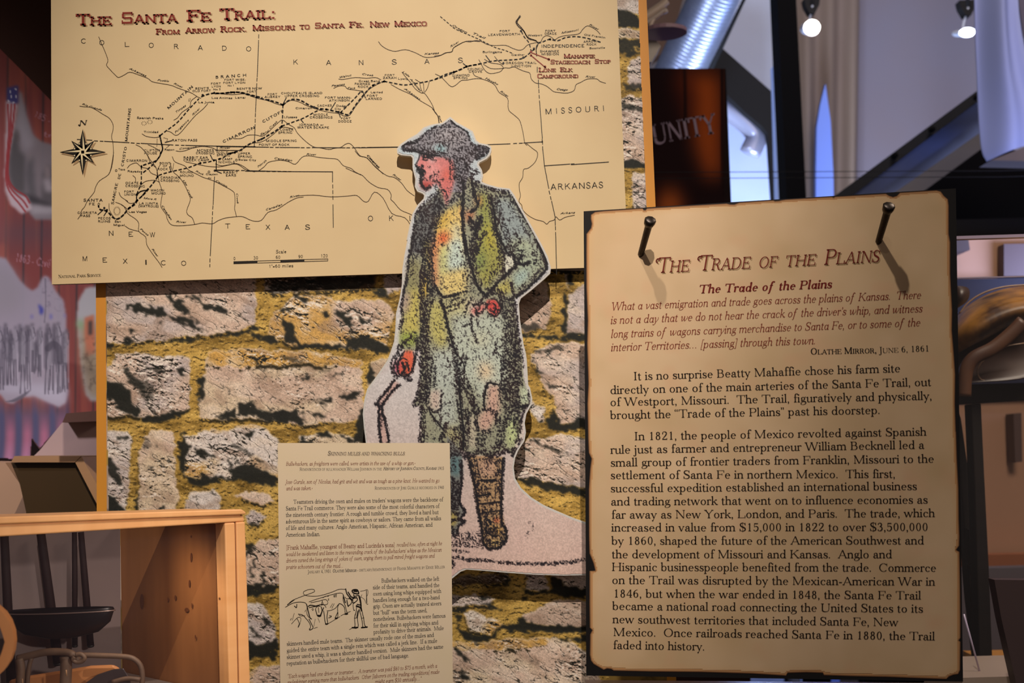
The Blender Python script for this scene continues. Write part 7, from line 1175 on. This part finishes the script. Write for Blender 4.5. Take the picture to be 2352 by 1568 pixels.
# contents of the case; poles and vessel stand in for glass reflections
M_refl = mat('dark_red_reflection', (32, 14, 16), .7, spec=.15, noise=((20, 20, 4), .3, (24, 12, 13)))
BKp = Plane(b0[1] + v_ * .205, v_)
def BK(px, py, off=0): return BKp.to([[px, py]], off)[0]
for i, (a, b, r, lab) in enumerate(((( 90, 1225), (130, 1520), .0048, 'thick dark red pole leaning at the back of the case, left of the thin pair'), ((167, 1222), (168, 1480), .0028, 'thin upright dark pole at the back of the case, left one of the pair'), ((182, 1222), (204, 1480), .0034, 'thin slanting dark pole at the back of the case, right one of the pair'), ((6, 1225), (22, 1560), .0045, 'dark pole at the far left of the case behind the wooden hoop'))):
    p0, p1 = BK(*a, -.0 + .004), BK(*b, .004); po = empty('pole_reflection', p1, lab, 'pole', 'dark poles at the back of the display case')
    tube('shaft', [p0, (p0 + p1) / 2, p1], [r * .9, r, r * 1.05], M_refl, po, 10)
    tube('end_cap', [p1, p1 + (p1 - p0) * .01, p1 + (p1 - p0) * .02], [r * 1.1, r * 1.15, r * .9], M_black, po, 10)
# dark curved glass reflection with a bright line, built as a solid bowl
vz = empty('vessel_reflection', BK(130, 1500, .045), 'dark round-bottomed vessel with a bright rim line inside the display case', 'vessel')
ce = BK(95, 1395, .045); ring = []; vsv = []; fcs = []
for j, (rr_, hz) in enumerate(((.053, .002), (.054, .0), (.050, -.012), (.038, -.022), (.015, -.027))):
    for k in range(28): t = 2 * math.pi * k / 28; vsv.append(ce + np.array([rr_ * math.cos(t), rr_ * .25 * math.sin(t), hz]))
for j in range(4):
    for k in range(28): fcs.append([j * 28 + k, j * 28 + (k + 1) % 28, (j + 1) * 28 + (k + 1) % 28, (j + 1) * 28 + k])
mesh('bowl', vsv, fcs, mat('dark_vessel_reflection', (34, 28, 32), .35, .5), vz, smooth=True)
tube('rim', [ce + np.array([.0545 * math.cos(t), .0138 * math.sin(t), -.001]) for t in np.linspace(math.pi, 2 * math.pi, 24)], .0007, mat('reflected_rim_line', (150, 130, 128), .35, .6), vz, 6)
# wooden hoop at the lower left
M_hoop = mat('hoop_wood', (206, 140, 88), .45, noise=((14, 60, 14), .3, (178, 110, 64), 6))
HP = Plane(at(0, 1470, .93), (0.25, -1, 0)); nh = 24; hv = []; cx_, cy_ = -46, 1474
for off in (0.0, -.016):
    for R_ in (78, 54):
        for k in range(nh):
            t = 2 * math.pi * k / nh; R__ = R_ if R_ == 78 else R_ * (1 + .05 * (k % 3 == 0)); hv.append(HP.to([[cx_ + R__ * math.cos(t), cy_ + R__ * 1.18 * math.sin(t)]], off)[0])
hf = []
for k in range(nh):
    k2_ = (k + 1) % nh; A_, B_, C_, D_ = k, k2_, nh + k2_, nh + k
    hf += [[A_, B_, C_, D_], [2 * nh + A_, 2 * nh + D_, 2 * nh + C_, 2 * nh + B_], [A_, 2 * nh + A_, 2 * nh + B_, B_], [D_, C_, 2 * nh + C_, 2 * nh + D_]]
hp = mesh('wooden_hoop', hv, hf, M_hoop); tag(hp, 'round wooden hoop with faceted inner rim at the lower left corner', 'hoop')
# leather harness straps over a wooden block
M_lea = mat('dry_leather', (120, 92, 74), .6, noise=((60, 60, 60), .3, (88, 66, 54), 6), bump=.4)
hs_ = empty('leather_harness', at(180, 1580, 1.17), 'stiff brown leather harness with buckled straps at the bottom of the display case', 'harness')
def strap(name, pts, r, d, flat=1.0): tube(name, spline([at(px_, py_, d) for px_, py_ in pts], 5), r, M_lea, hs_, 8, flat=flat)
strap('top_band', [(40, 1512), (70, 1505), (100, 1498), (130, 1496), (160, 1499), (172, 1508), (180, 1518)], .0035, 1.170)
strap('left_strap', [(44, 1512), (48, 1535), (46, 1575)], .0042, 1.168)
strap('left_strap', [(72, 1510), (66, 1535), (62, 1575)], .0022, 1.170)
strap('middle_strap', [(150, 1506), (152, 1530), (150, 1580)], .0056, 1.172)
strap('buckle_loop', [(172, 1508), (168, 1514), (176, 1520), (188, 1518), (194, 1510), (186, 1502), (174, 1503)], .0022, 1.165)
strap('long_band', [(190, 1504), (230, 1505), (290, 1508), (312, 1516), (324, 1532), (327, 1560), (322, 1590)], .0026, 1.175)
strap('lower_band', [(258, 1566), (290, 1558), (322, 1560)], .0022, 1.170)
for a in ((51, 1558), (152, 1538)): tube('stitch', [at(a[0], a[1], 1.155), at(a[0] + 1, a[1] + 14, 1.155)], .0006, M_pale, hs_, 6)
wb = hexa('carved_wooden_block', [at(*p, 1.19) for p in [(20, 1562), (60, 1552), (150, 1538), (210, 1528), (262, 1526), (278, 1536), (290, 1576), (20, 1576)]], [at(*p, 1.22) for p in [(20, 1562), (60, 1552), (150, 1538), (210, 1528), (262, 1526), (278, 1536), (290, 1576), (20, 1576)]], M_hoop, None, .003)
tag(wb, 'light carved wooden piece lying under the leather harness', 'wooden piece')
gb = hexa('curved_metal_guard', [at(*p, 1.175) for p in [(196, 1568), (225, 1548), (262, 1536), (284, 1534), (300, 1560), (300, 1578), (196, 1578)]], [at(*p, 1.18) for p in [(196, 1568), (225, 1548), (262, 1536), (284, 1534), (300, 1560), (300, 1578), (196, 1578)]], mat('grey_metal_blade', (84, 72, 74), .4, .5), None, .001)
tag(gb, 'curved dark grey metal plate in front of the carved wooden piece', 'metal plate')
# ------------------------------------------------------------------ right background: hall with fabric panels, duct, posts and lamps
M_fab = mat('pale_fabric', (206, 210, 228), .8, noise=((2, 2, 2), .3, (190, 190, 206)))
M_blue = mat('blue_lit_fabric', (196, 206, 240), .8, noise=((2, 2, 2), .3, (160, 180, 236)))  # blue light is partly put into this fabric tint
M_dark = mat('charcoal_steel', (34, 32, 33), .8, spec=.15)
M_blk = mat('black_paint', (9, 7, 8), .9, spec=.08)
def bt_(name, pts, d, dep, m, label, cat, group=None, bev=0.0):
    o = beam(name, pts, d, dep, m, None, bev); tag(o, label, cat, group); return o
bt_('fabric_panel', [(1600, 190), (1640, 96), (1712, -60), (1800, -60), (1800, 250)], 6.2, .03, M_fab, 'pale grey hanging fabric panel between the duct and the black post', 'fabric panel')
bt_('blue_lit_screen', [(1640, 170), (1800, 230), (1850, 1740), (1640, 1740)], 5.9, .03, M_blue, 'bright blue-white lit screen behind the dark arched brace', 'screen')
tg = tube('shiny_pipe_elbow', spline([at(1636, 228, 5.29), at(1688, 262, 5.29), at(1724, 292, 5.29), at(1737, 316, 5.29), at(1722, 352, 5.29)], 5), .046, mat('polished_pipe', (206, 206, 236), .3, .5), None, 16)
tag(tg, 'shiny pipe elbow in front of the blue-white lit screen', 'pipe')
br = bt_('arched_brace', [(1596, 158), (1645, 98), (1786, 222), (1850, 1850), (1815, 1850), (1774, 450), (1766, 330), (1762, 305), (1750, 290), (1712, 258), (1668, 216)], 5.2, .05, M_dark, 'charcoal arched roof brace joining the black post', 'brace')
po = empty('support_post', at(1820, 700, 4.3), 'black square support post standing left of the round hall lamp', 'post')
po.location.z = 0
PPp = Plane(at(1820, 400, 4.3), (0, 1, 0))
pv = PPp.to([(1783, -60), (1826, -60), (1884, 1100), (1836, 1100)]); pv2 = pv.copy()
hexa('shaft', pv, pv + np.array([0, .12, 0]), M_blk, po)
hexa('base', [np.array([pv[2][0], pv[2][1], pv[2][2]]), np.array([pv[3][0], pv[3][1], pv[3][2]]), np.array([pv[3][0], pv[3][1], 0.0]), np.array([pv[2][0], pv[2][1], 0.0])], [np.array([pv[2][0], pv[2][1] + .12, pv[2][2]]), np.array([pv[3][0], pv[3][1] + .12, pv[3][2]]), np.array([pv[3][0], pv[3][1] + .12, 0.0]), np.array([pv[2][0], pv[2][1] + .12, 0.0])], M_blk, po)
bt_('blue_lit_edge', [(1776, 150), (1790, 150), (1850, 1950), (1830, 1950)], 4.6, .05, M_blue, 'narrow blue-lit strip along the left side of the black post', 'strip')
M_tan = mat('tan_drape', (150, 128, 112), .85, noise=((4, 4, 1), .3, (136, 116, 106)))
M_lav = mat('lavender_drape', (140, 134, 150), .85, noise=((1.5, 1.5, 1.5), .3, (146, 130, 134)))
# draped wall cloth with soft folds behind the lamps
def drape(name, pts_top, pts_bot, d, amp, m, nfold, label, rows=10, cols=60):
    vs = []; P0 = Plane(at(2000, 300, d), (0, 1, 0))
    a = np.array(pts_top, float); b = np.array(pts_bot, float)
    for j in range(rows + 1):
        t = j / rows
        for i in range(cols + 1):
            s_ = i / cols
            p = (a[0] * (1 - s_) + a[1] * s_) * (1 - t) + (b[0] * (1 - s_) + b[1] * s_) * t
            q = P0.to([p])[0]; q[1] += amp * math.sin(s_ * nfold * 2 * math.pi) * (.5 + .5 * t); vs.append(q)
    n_ = len(vs); vs += [v + np.array([0, .01, 0]) for v in vs]
    f = []; w_ = cols + 1
    for j in range(rows):
        for i in range(cols):
            k = j * w_ + i; f.append([k, k + 1, k + w_ + 1, k + w_]); f.append([n_ + k, n_ + k + w_, n_ + k + w_ + 1, n_ + k + 1])
    for i in range(cols): f.append([i, n_ + i, n_ + i + 1, i + 1]); k = rows * w_ + i; f.append([k, k + 1, n_ + k + 1, n_ + k])
    for j in range(rows): k = j * w_; f.append([k, k + w_, n_ + k + w_, n_ + k]); k += cols; f.append([k, n_ + k, n_ + k + w_, k + w_])
    o = mesh(name, vs, f, m, None, smooth=True); tag(o, label, 'drape'); return o
drape('wall_drape', [(1810, -80), (1975, -80)], [(1820, 560), (1965, 560)], 6.6, .035, M_tan, 3, 'tan wall drape in soft folds behind the round hall lamp')
drape('wall_drape', [(1940, -80), (2420, -80)], [(1940, 560), (2420, 560)], 6.7, .02, M_lav, 2, 'wide lavender-grey wall drape between the two hall lamps')
bt_('uplight_patch_sheet', [(1896, 192), (1908, 280), (1914, 400), (1930, 1680), (1880, 1680), (1874, 400), (1876, 290), (1884, 240)], 6.35, .04, mat('painted_uplight_blue', (128, 150, 232), .8), 'pointed blue-lit panel glowing on the tan drape', 'panel')  # added sheet whose blue colour paints a pool of uplight
# hall lamps
M_bulb = mat('lamp_glow', (255, 255, 255), .5, emit=((255, 246, 232), 14)); M_bulb2 = mat('lamp_glow_cool', (255, 255, 255), .5, emit=((226, 238, 255), 14))
def lamp(px_, py_, d, rx_, ry_, m, fx_, fy_, label):
    c0 = at(px_, py_, d); o = empty('hall_lamp', c0, label, 'lamp', 'hall spot lamps')
    rw = rx_ / FPX * d; rh = ry_ / FPX * d; fwd = -rays([[px_, py_]])[0]; fwd /= np.linalg.norm(fwd)
    vv = []; n_ = 24
    for k in range(n_): t = 2 * math.pi * k / n_; vv.append(c0 + np.array([rw * math.cos(t), 0, rh * math.sin(t)]) + fwd * .0)
    vb_ = [p + np.array([0, .012, 0]) for p in vv]
    hexa('lens', vv, vb_, m, o)
    vv2 = [c0 + np.array([rw * 1.06 * math.cos(2 * math.pi * k / n_), .014, rh * 1.08 * math.sin(2 * math.pi * k / n_)]) for k in range(n_)]
    vb2 = [c0 + np.array([rw * .8 * math.cos(2 * math.pi * k / n_), .11, rh * .8 * math.sin(2 * math.pi * k / n_) + .03]) for k in range(n_)]
    hexa('housing', vv2, vb2, M_fab, o)
    h_ = at(fx_, fy_, d + .05); tube('yoke', [c0 + np.array([0, .06, rh]), (c0 + h_) / 2 + np.array([0, .05, 0]), h_], .005, M_fab, o, 6)
    hexa('bracket', [h_ + np.array(q) for q in ((-.035, 0, .03), (.035, 0, .03), (.03, 0, -.0), (.01, 0, -.035), (-.012, 0, -.035), (-.03, 0, 0))], [h_ + np.array(q) + np.array([0, .05, 0]) for q in ((-.035, 0, .03), (.035, 0, .03), (.03, 0, -.0), (.01, 0, -.035), (-.012, 0, -.035), (-.03, 0, 0))], M_dark, o)
    tube('hanger', [h_, h_ + np.array([0, .02, .5])], .008, M_dark, o, 8)
lamp(1866, 62, 5.2, 17.5, 17, M_bulb, 1866, 12, 'round white glowing hall lamp on a dark bracket beside the black post')
lamp(2223, 73, 5.0, 17, 9.5, M_bulb2, 2224, 16, 'flattened oval glowing hall lamp beside the hanging white sail')
# spiral duct
dp0, dp1 = at(1548, 190, 5.0), at(1668, -60, 4.7); nd = 90; pts_ = [dp0 + (dp1 - dp0) * i / nd for i in range(nd + 1)]
du = tube('spiral_duct', pts_, [.098 + (.0022 if i % 3 == 0 else 0) for i in range(nd + 1)], mat('galvanised_steel', (196, 204, 230), .38, .7, noise=((30, 30, 30), .3, (170, 176, 206), 3)), None, 24)
tag(du, 'round spiral steel duct rising diagonally above the dark red cabinet', 'duct')
d2 = tube('duct_edge_rail', [at(1612, 190, 5.06), at(1728, -60, 4.76)], .02, M_dark, None, 8); tag(d2, 'dark rail running along the right side of the steel duct', 'rail')
ta = empty('track_light_arm', at(1530, 60, 2.9), 'pale angled track lamp with a flat round shade beside the ochre board edge', 'lamp')
tube('arm', spline([at(1470, 45, 2.9), at(1505, 22, 2.9), at(1524, 8, 2.9), at(1531, 2, 2.9)], 4), [.010] * 13, mat('cream_metal', (196, 176, 160), .4), ta, 10)
tube('arm', spline([at(1470, 60, 2.9), at(1505, 38, 2.9), at(1524, 24, 2.9), at(1529, 30, 2.9)], 4), .007, mat('cream_metal_b', (176, 160, 150), .4), ta, 10)
tube('stem', spline([at(1502, 40, 2.9), at(1494, 58, 2.9), at(1493, 78, 2.9)], 4), .006, bpy.data.materials['cream_metal'], ta, 8)
dcn = at(1524, 78, 2.9); vv = [dcn + np.array([.056 * math.cos(t), .05 * math.sin(t), 0]) for t in np.linspace(0, 2 * math.pi, 24, endpoint=False)]
hexa('shade', vv, [p + np.array([0, 0, .009]) for p in vv], mat('shade_mauve', (150, 120, 134), .4), ta)
beam('lamp_body', [(1450, 86), (1500, 88), (1518, 104), (1508, 122), (1496, 142), (1450, 146)], 2.96, .06, mat('cream_body', (206, 196, 186), .5), ta); tube('mounting_bar', [at(1455, 110, 2.99), at(1455, -200, 2.99) + np.array([0, 0, 2.0])], .012, M_dark, ta, 8)
bw_ = bt_('brown_soffit', [(1440, -80), (1590, -80), (1560, 30), (1536, 110), (1470, 160)], 6.4, .1, mat('soffit_brown', (74, 44, 24), .7), 'dark brown soffit corner behind the pale track lamp', 'soffit')
# dark red cabinet with lettering
kb = empty('exhibit_cabinet', at(1590, 700, 3.2), 'dark red-brown exhibit cabinet with orange glow and pale lettering beside the ochre board', 'cabinet')
kb.location.z = 0
KP = Plane(at(1580, 300, 3.2), (0, 1, 0))
kq = KP.to([(1440, 156), (1667, 158), (1690, 1000), (1440, 1000)]); kq[2][2] = kq[3][2] = 0.0
hexa('body', kq, kq + np.array([0, .35, 0]), mat('cabinet_dark', (24, 9, 8), .7, spec=.1, noise=((3, 3, 3), .3, (32, 12, 9))), kb)
kc = Canvas(1444, 158, 1664, 560, 4, (26, 10, 12))  # front colours: dark ground with orange patches
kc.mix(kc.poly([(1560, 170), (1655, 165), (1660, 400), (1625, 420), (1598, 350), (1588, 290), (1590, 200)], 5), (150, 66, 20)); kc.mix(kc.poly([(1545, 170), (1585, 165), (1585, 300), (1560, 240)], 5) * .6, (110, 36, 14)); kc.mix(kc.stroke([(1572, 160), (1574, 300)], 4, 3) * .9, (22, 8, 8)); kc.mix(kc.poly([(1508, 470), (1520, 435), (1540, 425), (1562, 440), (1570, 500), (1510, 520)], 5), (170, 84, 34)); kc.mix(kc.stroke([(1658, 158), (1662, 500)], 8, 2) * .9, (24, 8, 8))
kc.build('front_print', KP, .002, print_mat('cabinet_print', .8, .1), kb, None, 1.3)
kt_ = []; text(kt_, 'UNITY', 1501, 333, 1648, 306, 46, 'b'); poly_to('lettering', kt_, KP, .004, mat('pale_lettering', (134, 112, 130), .6), kb)
# steel roof beam
rb_ = empty('roof_beam', at(2100, 330, 4.4), 'diagonal steel roof beam rising to the right with a blue-lit web', 'beam')
beam('top_flange', [(1905, 460), (1922, 446), (2280, 182), (2282, 206), (1962, 446), (1945, 460)], 4.3, .16, M_dark, rb_)
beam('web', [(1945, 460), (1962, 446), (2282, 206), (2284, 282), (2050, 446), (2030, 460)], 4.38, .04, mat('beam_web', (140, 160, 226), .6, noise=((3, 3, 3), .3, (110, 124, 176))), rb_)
beam('bottom_flange', [(2030, 460), (2050, 446), (2284, 282), (2286, 318), (2112, 446), (2090, 460)], 4.3, .16, mat('flange_underside', (92, 84, 84), .6), rb_)
for q in ((2057, 356), (2143, 296), (2246, 222)): a = at(q[0], q[1], 4.29); tube('bolt', [a, a + np.array([0, .02, 0])], .01, M_blk, rb_, 8)
bt_('dark_partition', [(1985, 560), (2085, 446), (2262, 330), (2440, 368), (2440, 1940), (1985, 1940)], 4.7, .08, M_blk, 'black partition under the roof beam above the acrylic case', 'partition')
bt_('glossy_black_counter', [(2150, 505), (2440, 498), (2440, 545), (2150, 548)], 3.4, .3, mat('gloss_black', (8, 6, 7), .25, spec=.2), 'glossy black counter top above the acrylic case', 'counter')
# hanging sail
sv, sf = [], []; SPl = Plane(at(2300, 150, 3.6), (0.1, 1, 0)); nr, ncs = 26, 26
L_ = spline([(2238, -60), (2243, 60), (2250, 180), (2256, 290), (2262, 345), (2271, 368)], 8); R_s = spline([(2330, -60), (2338, 60), (2360, 160), (2400, 240), (2420, 290), (2424, 310)], 8)
for j in range(nr + 1):
    a = L_[int(j / nr * (len(L_) - 1))]; b = R_s[int(j / nr * (len(R_s) - 1))]
    for i in range(ncs + 1):
        s_ = i / ncs; q = SPl.to([a[:2] * (1 - s_) + b[:2] * s_])[0]; q[1] += -.05 * math.sin(s_ * math.pi) + .02 * math.sin(s_ * 3.2 * math.pi + j * .1); sv.append(q)
w_ = ncs + 1; n_ = len(sv); sv += [p + np.array([0, .006, 0]) for p in sv]
for j in range(nr):
    for i in range(ncs): k = j * w_ + i; sf.append([k, k + 1, k + w_ + 1, k + w_]); sf.append([n_ + k, n_ + k + w_, n_ + k + w_ + 1, n_ + k + 1])
sa = mesh('hanging_sail', sv, sf, mat('sail_cloth', (176, 182, 226), .7), None, smooth=True); tag(sa, 'white pointed hanging sail cloth with blue light at the upper right', 'sail')
bt_('grey_side_banner', [(2332, -60), (2440, -60), (2440, 260), (2362, 160)], 3.9, .02, mat('grey_banner', (96, 86, 100), .8), 'grey cloth banner behind the right edge of the white sail', 'banner')
bt_('beige_bulkhead', [(2276, 368), (2450, 300), (2450, 372)], 3.9, .1, mat('beige_trim', (128, 110, 104), .7), 'beige wedge-shaped bulkhead under the tip of the white sail', 'bulkhead')
for yy_, lab in ((394, 'upper thin cable stretched across the hall behind the text panel'), (408, 'lower thin cable stretched across the hall behind the text panel')):
    cbl = tube('cable', [np.array([-3.35, at(1470, yy_, 3.1)[1], at(1470, yy_, 3.1)[2]]), at(1470, yy_ + 2, 3.1), at(2300, yy_ - 2, 3.1), np.array([6.95, at(2300, yy_, 3.1)[1], at(2300, yy_, 3.1)[2]])], .0009, M_dark, None, 6); tag(cbl, lab, 'cable')
# ------------------------------------------------------------------ right: acrylic case with a saddle on a wooden stand
M_acr = mat('acrylic_edge', (196, 180, 206), .2)
bt_('beige_wall_panel', [(2150, 548), (2460, 544), (2560, 2330), (2190, 2330)], 3.3, .1, mat('beige_laminate', (200, 154, 124), .6, noise=((3, 3, 3), .3, (200, 150, 118))), 'beige laminate wall panel seen through the acrylic case', 'panel')
bt_('grey_wall_panel', [(2306, 560), (2460, 558), (2460, 632), (2306, 634)], 3.25, .04, mat('grey_mauve', (92, 74, 72), .6), 'grey-mauve panel at the right edge behind the acrylic case rim', 'panel')
bt_('grey_fixture', [(2190, 548), (2224, 546), (2228, 574), (2190, 580)], 3.2, .11, mat('fixture_grey', (96, 84, 88), .6), 'small grey fixture just right of the text panel above the saddle', 'fixture')
bt_('dark_window', [(2190, 640), (2460, 636), (2460, 905), (2190, 912)], 3.25, .04, mat('dark_blue_glass', (40, 38, 48), .6, spec=.15), 'dark glass panel behind the saddle', 'panel')
bt_('wooden_skirting', [(2150, 1276), (2460, 1270), (2460, 1300), (2150, 1306)], 3.15, .05, mat('skirting_wood', (168, 100, 62), .5), 'brown wooden skirting below the beige wall panel', 'skirting')
bt_('door_handle_slot', [(2328, 950), (2346, 948), (2348, 1060), (2332, 1062)], 3.2, .05, mat('slot_dark', (92, 66, 60), .6), 'dark upright slot in the beige wall panel', 'slot')
bt_('grey_exhibit_base', [(2150, 1308), (2460, 1300), (2560, 2560), (2150, 2560)], 2.8, .05, mat('base_grey', (100, 90, 98), .6), 'grey exhibit base behind the saddle stand legs', 'plinth')
bt_('orange_wood_ledge', [(2238, 1506), (2330, 1504), (2332, 1530), (2238, 1532)], 2.3, .06, mat('orange_wood', (214, 146, 62), .45), 'narrow orange wooden ledge low behind the saddle stand', 'ledge')
bt_('pale_green_ledge', [(2200, 1533), (2400, 1532), (2460, 2940), (2260, 2940)], 2.25, .1, mat('pale_ledge', (150, 156, 146), .5), 'pale grey-green ledge under the orange wooden ledge', 'ledge')
bt_('tilted_board', [(2284, 1331), (2460, 1333), (2560, 3900), (2440, 3900), (2345, 1620), (2332, 1560), (2300, 1420)], 1.5, .02, mat('dark_mauve_panel', (70, 54, 54), .4), 'dark tilted panel at the lower right edge of the frame', 'panel')
ac = empty('acrylic_case', at(2300, 1560, 1.72), 'clear acrylic case with pale bright edges around the saddle', 'display case')
beam('top_rim', [(2150, 543.5), (2460, 534), (2460, 541), (2150, 550.5)], 1.62, .012, M_acr, ac)
beam('lower_rim', [(2150, 638), (2460, 630), (2460, 633), (2150, 641)], 1.6, .004, M_acr, ac)
M_pane = bpy.data.materials.new('clear_acrylic'); M_pane.use_nodes = True
_b = M_pane.node_tree.nodes['Principled BSDF']; _b.inputs['Base Color'].default_value = (.3, .28, .3, 1); _b.inputs['Roughness'].default_value = .04; _b.inputs['Alpha'].default_value = .04
beam('front_pane', [(2150, 641), (2460, 633), (2460, 1552), (2150, 1556)], 1.6, .003, M_pane, ac)
tube('corner_edge', [at(2214, 1410, 1.6), at(2254, 1556, 1.6)], .0012, M_acr, ac, 6)
beam('base_tray', [(2210, 1556), (2460, 1549), (2560, 3790), (2300, 3790)], 1.56, .15, mat('tray_beige', (164, 144, 130), .4), ac)
sh = empty('acrylic_shelf', at(1780, 1590, 1.34), 'pale clear shelf edge running under the large parchment text panel', 'shelf')
beam('shelf_edge', [(1345, 1569), (2216, 1576), (2216, 1640), (1345, 1640)], 1.34, .02, mat('shelf_clear', (110, 90, 84), .3), sh)
sd_ = empty('saddle', at(2300, 880, 1.95), 'worn brown and gold leather saddle on a dark wooden stand in the acrylic case', 'saddle')
M_sad = mat('worn_saddle_leather', (70, 46, 30), .45, noise=((13, 13, 13), .14, (214, 150, 60), 6), bump=.5); M_sdk = mat('dark_saddle_leather', (44, 32, 32), .4, noise=((12, 12, 12), .3, (70, 50, 42), 5))
def sheet(name, rows, m, par, th=.008):
    vs = []; k = len(rows[0])
    for r in rows: vs += [at(px_, py_, d_) for px_, py_, d_ in r]
    n_ = len(vs); vs += [v + np.array([0, th, 0]) for v in vs]; f = []
    for j in range(len(rows) - 1):
        for i in range(k - 1): q = j * k + i; f.append([q, q + 1, q + k + 1, q + k]); f.append([n_ + q, n_ + q + k, n_ + q + k + 1, n_ + q + 1])
    for i in range(k - 1): f.append([i, n_ + i, n_ + i + 1, i + 1]); q = (len(rows) - 1) * k + i; f.append([q, q + 1, n_ + q + 1, n_ + q])
    for j in range(len(rows) - 1): q = j * k; f.append([q, q + k, n_ + q + k, n_ + q]); q += k - 1; f.append([q, n_ + q, n_ + q + k, q + k])
    o = mesh(name, vs, f, m, par, smooth=True); s_ = o.modifiers.new('s', 'SUBSURF'); s_.levels = s_.render_levels = 2; return o
sheet('seat', [[(2170, 770, 2.05), (2204, 716, 2.05), (2240, 688, 2.05), (2290, 664, 2.05), (2340, 655, 2.05), (2420, 652, 2.05)], [(2170, 780, 1.98), (2206, 728, 1.96), (2242, 702, 1.95), (2290, 680, 1.95), (2340, 672, 1.95), (2420, 668, 1.95)], [(2170, 800, 1.95), (2208, 770, 1.90), (2245, 745, 1.88), (2292, 722, 1.88), (2340, 705, 1.88), (2420, 700, 1.88)], [(2170, 840, 1.98), (2208, 806, 1.93), (2245, 790, 1.92), (2292, 765, 1.92), (2340, 735, 1.92), (2420, 735, 1.92)]], M_sad, sd_)
sheet('skirt', [[(2170, 800, 2.0), (2210, 770, 2.0), (2270, 750, 2.0), (2420, 700, 2.0)], [(2170, 850, 1.97), (2210, 830, 1.96), (2270, 810, 1.95), (2420, 770, 1.95)], [(2170, 884, 1.9), (2210, 882, 1.89), (2270, 880, 1.89), (2420, 874, 1.89)]], M_sdk, sd_)
sheet('horn', [[(2190, 656, 1.93), (2205, 653, 1.92), (2230, 658, 1.93)], [(2190, 680, 1.92), (2208, 680, 1.9), (2232, 676, 1.92)], [(2190, 715, 1.93), (2204, 706, 1.92), (2224, 694, 1.93)]], M_sdk, sd_)
tube('cantle_edge', spline([at(2203, 720, 1.93), at(2225, 694, 1.93), at(2260, 672, 1.93), at(2310, 658, 1.93), at(2380, 653, 1.93)], 5), .0016, mat('worn_edge', (150, 120, 96), .35), sd_, 6)
tube('stirrup_leather', spline([at(2350, 738, 1.88), at(2320, 768, 1.88), at(2280, 800, 1.88), at(2240, 820, 1.88), at(2222, 842, 1.88), at(2216, 870, 1.88), at(2214, 910, 1.88)], 5), [.011] * 31, mat('tan_strap', (112, 74, 48), .45, noise=((20, 20, 20), .3, (70, 44, 34))), sd_, 10, flat=.6)
tube('skirt_edge', spline([at(2352, 788, 1.9), at(2310, 796, 1.9), at(2270, 818, 1.9), at(2246, 846, 1.9), at(2250, 868, 1.9), at(2262, 874, 1.9)], 5), .0012, bpy.data.materials['worn_edge'], sd_, 6)
ss = empty('saddle_stand', at(2260, 1560, 1.95), 'dark wooden stand with two splayed legs carrying the saddle', 'stand')
M_std = mat('stand_wood', (36, 28, 26), .6, spec=.2, noise=((10, 10, 40), .3, (26, 22, 22)))
beam('top_bar', [(2150, 884), (2460, 876), (2460, 912), (2150, 932)], 1.94, .08, M_std, ss, .002)
beam('front_leg', [(2230, 928), (2254, 926), (2262, 1100), (2272, 1300), (2282, 1560), (2350, 3265), (2312, 3265), (2250, 1560), (2244, 1300), (2238, 1100)], 1.93, .03, M_std, ss, .002)
beam('rear_leg', [(2196, 930), (2208, 960), (2222, 1060), (2236, 1180), (2248, 1320), (2270, 1560), (2430, 3195), (2400, 3195), (2252, 1560), (2230, 1380), (2214, 1200), (2206, 1100), (2190, 1000)], 1.98, .03, M_std, ss, .002)
beam('brace', [(2214, 1210), (2232, 1218), (2250, 1238), (2252, 1290), (2240, 1305), (2224, 1296), (2216, 1260)], 1.955, .02, M_std, ss, .002)
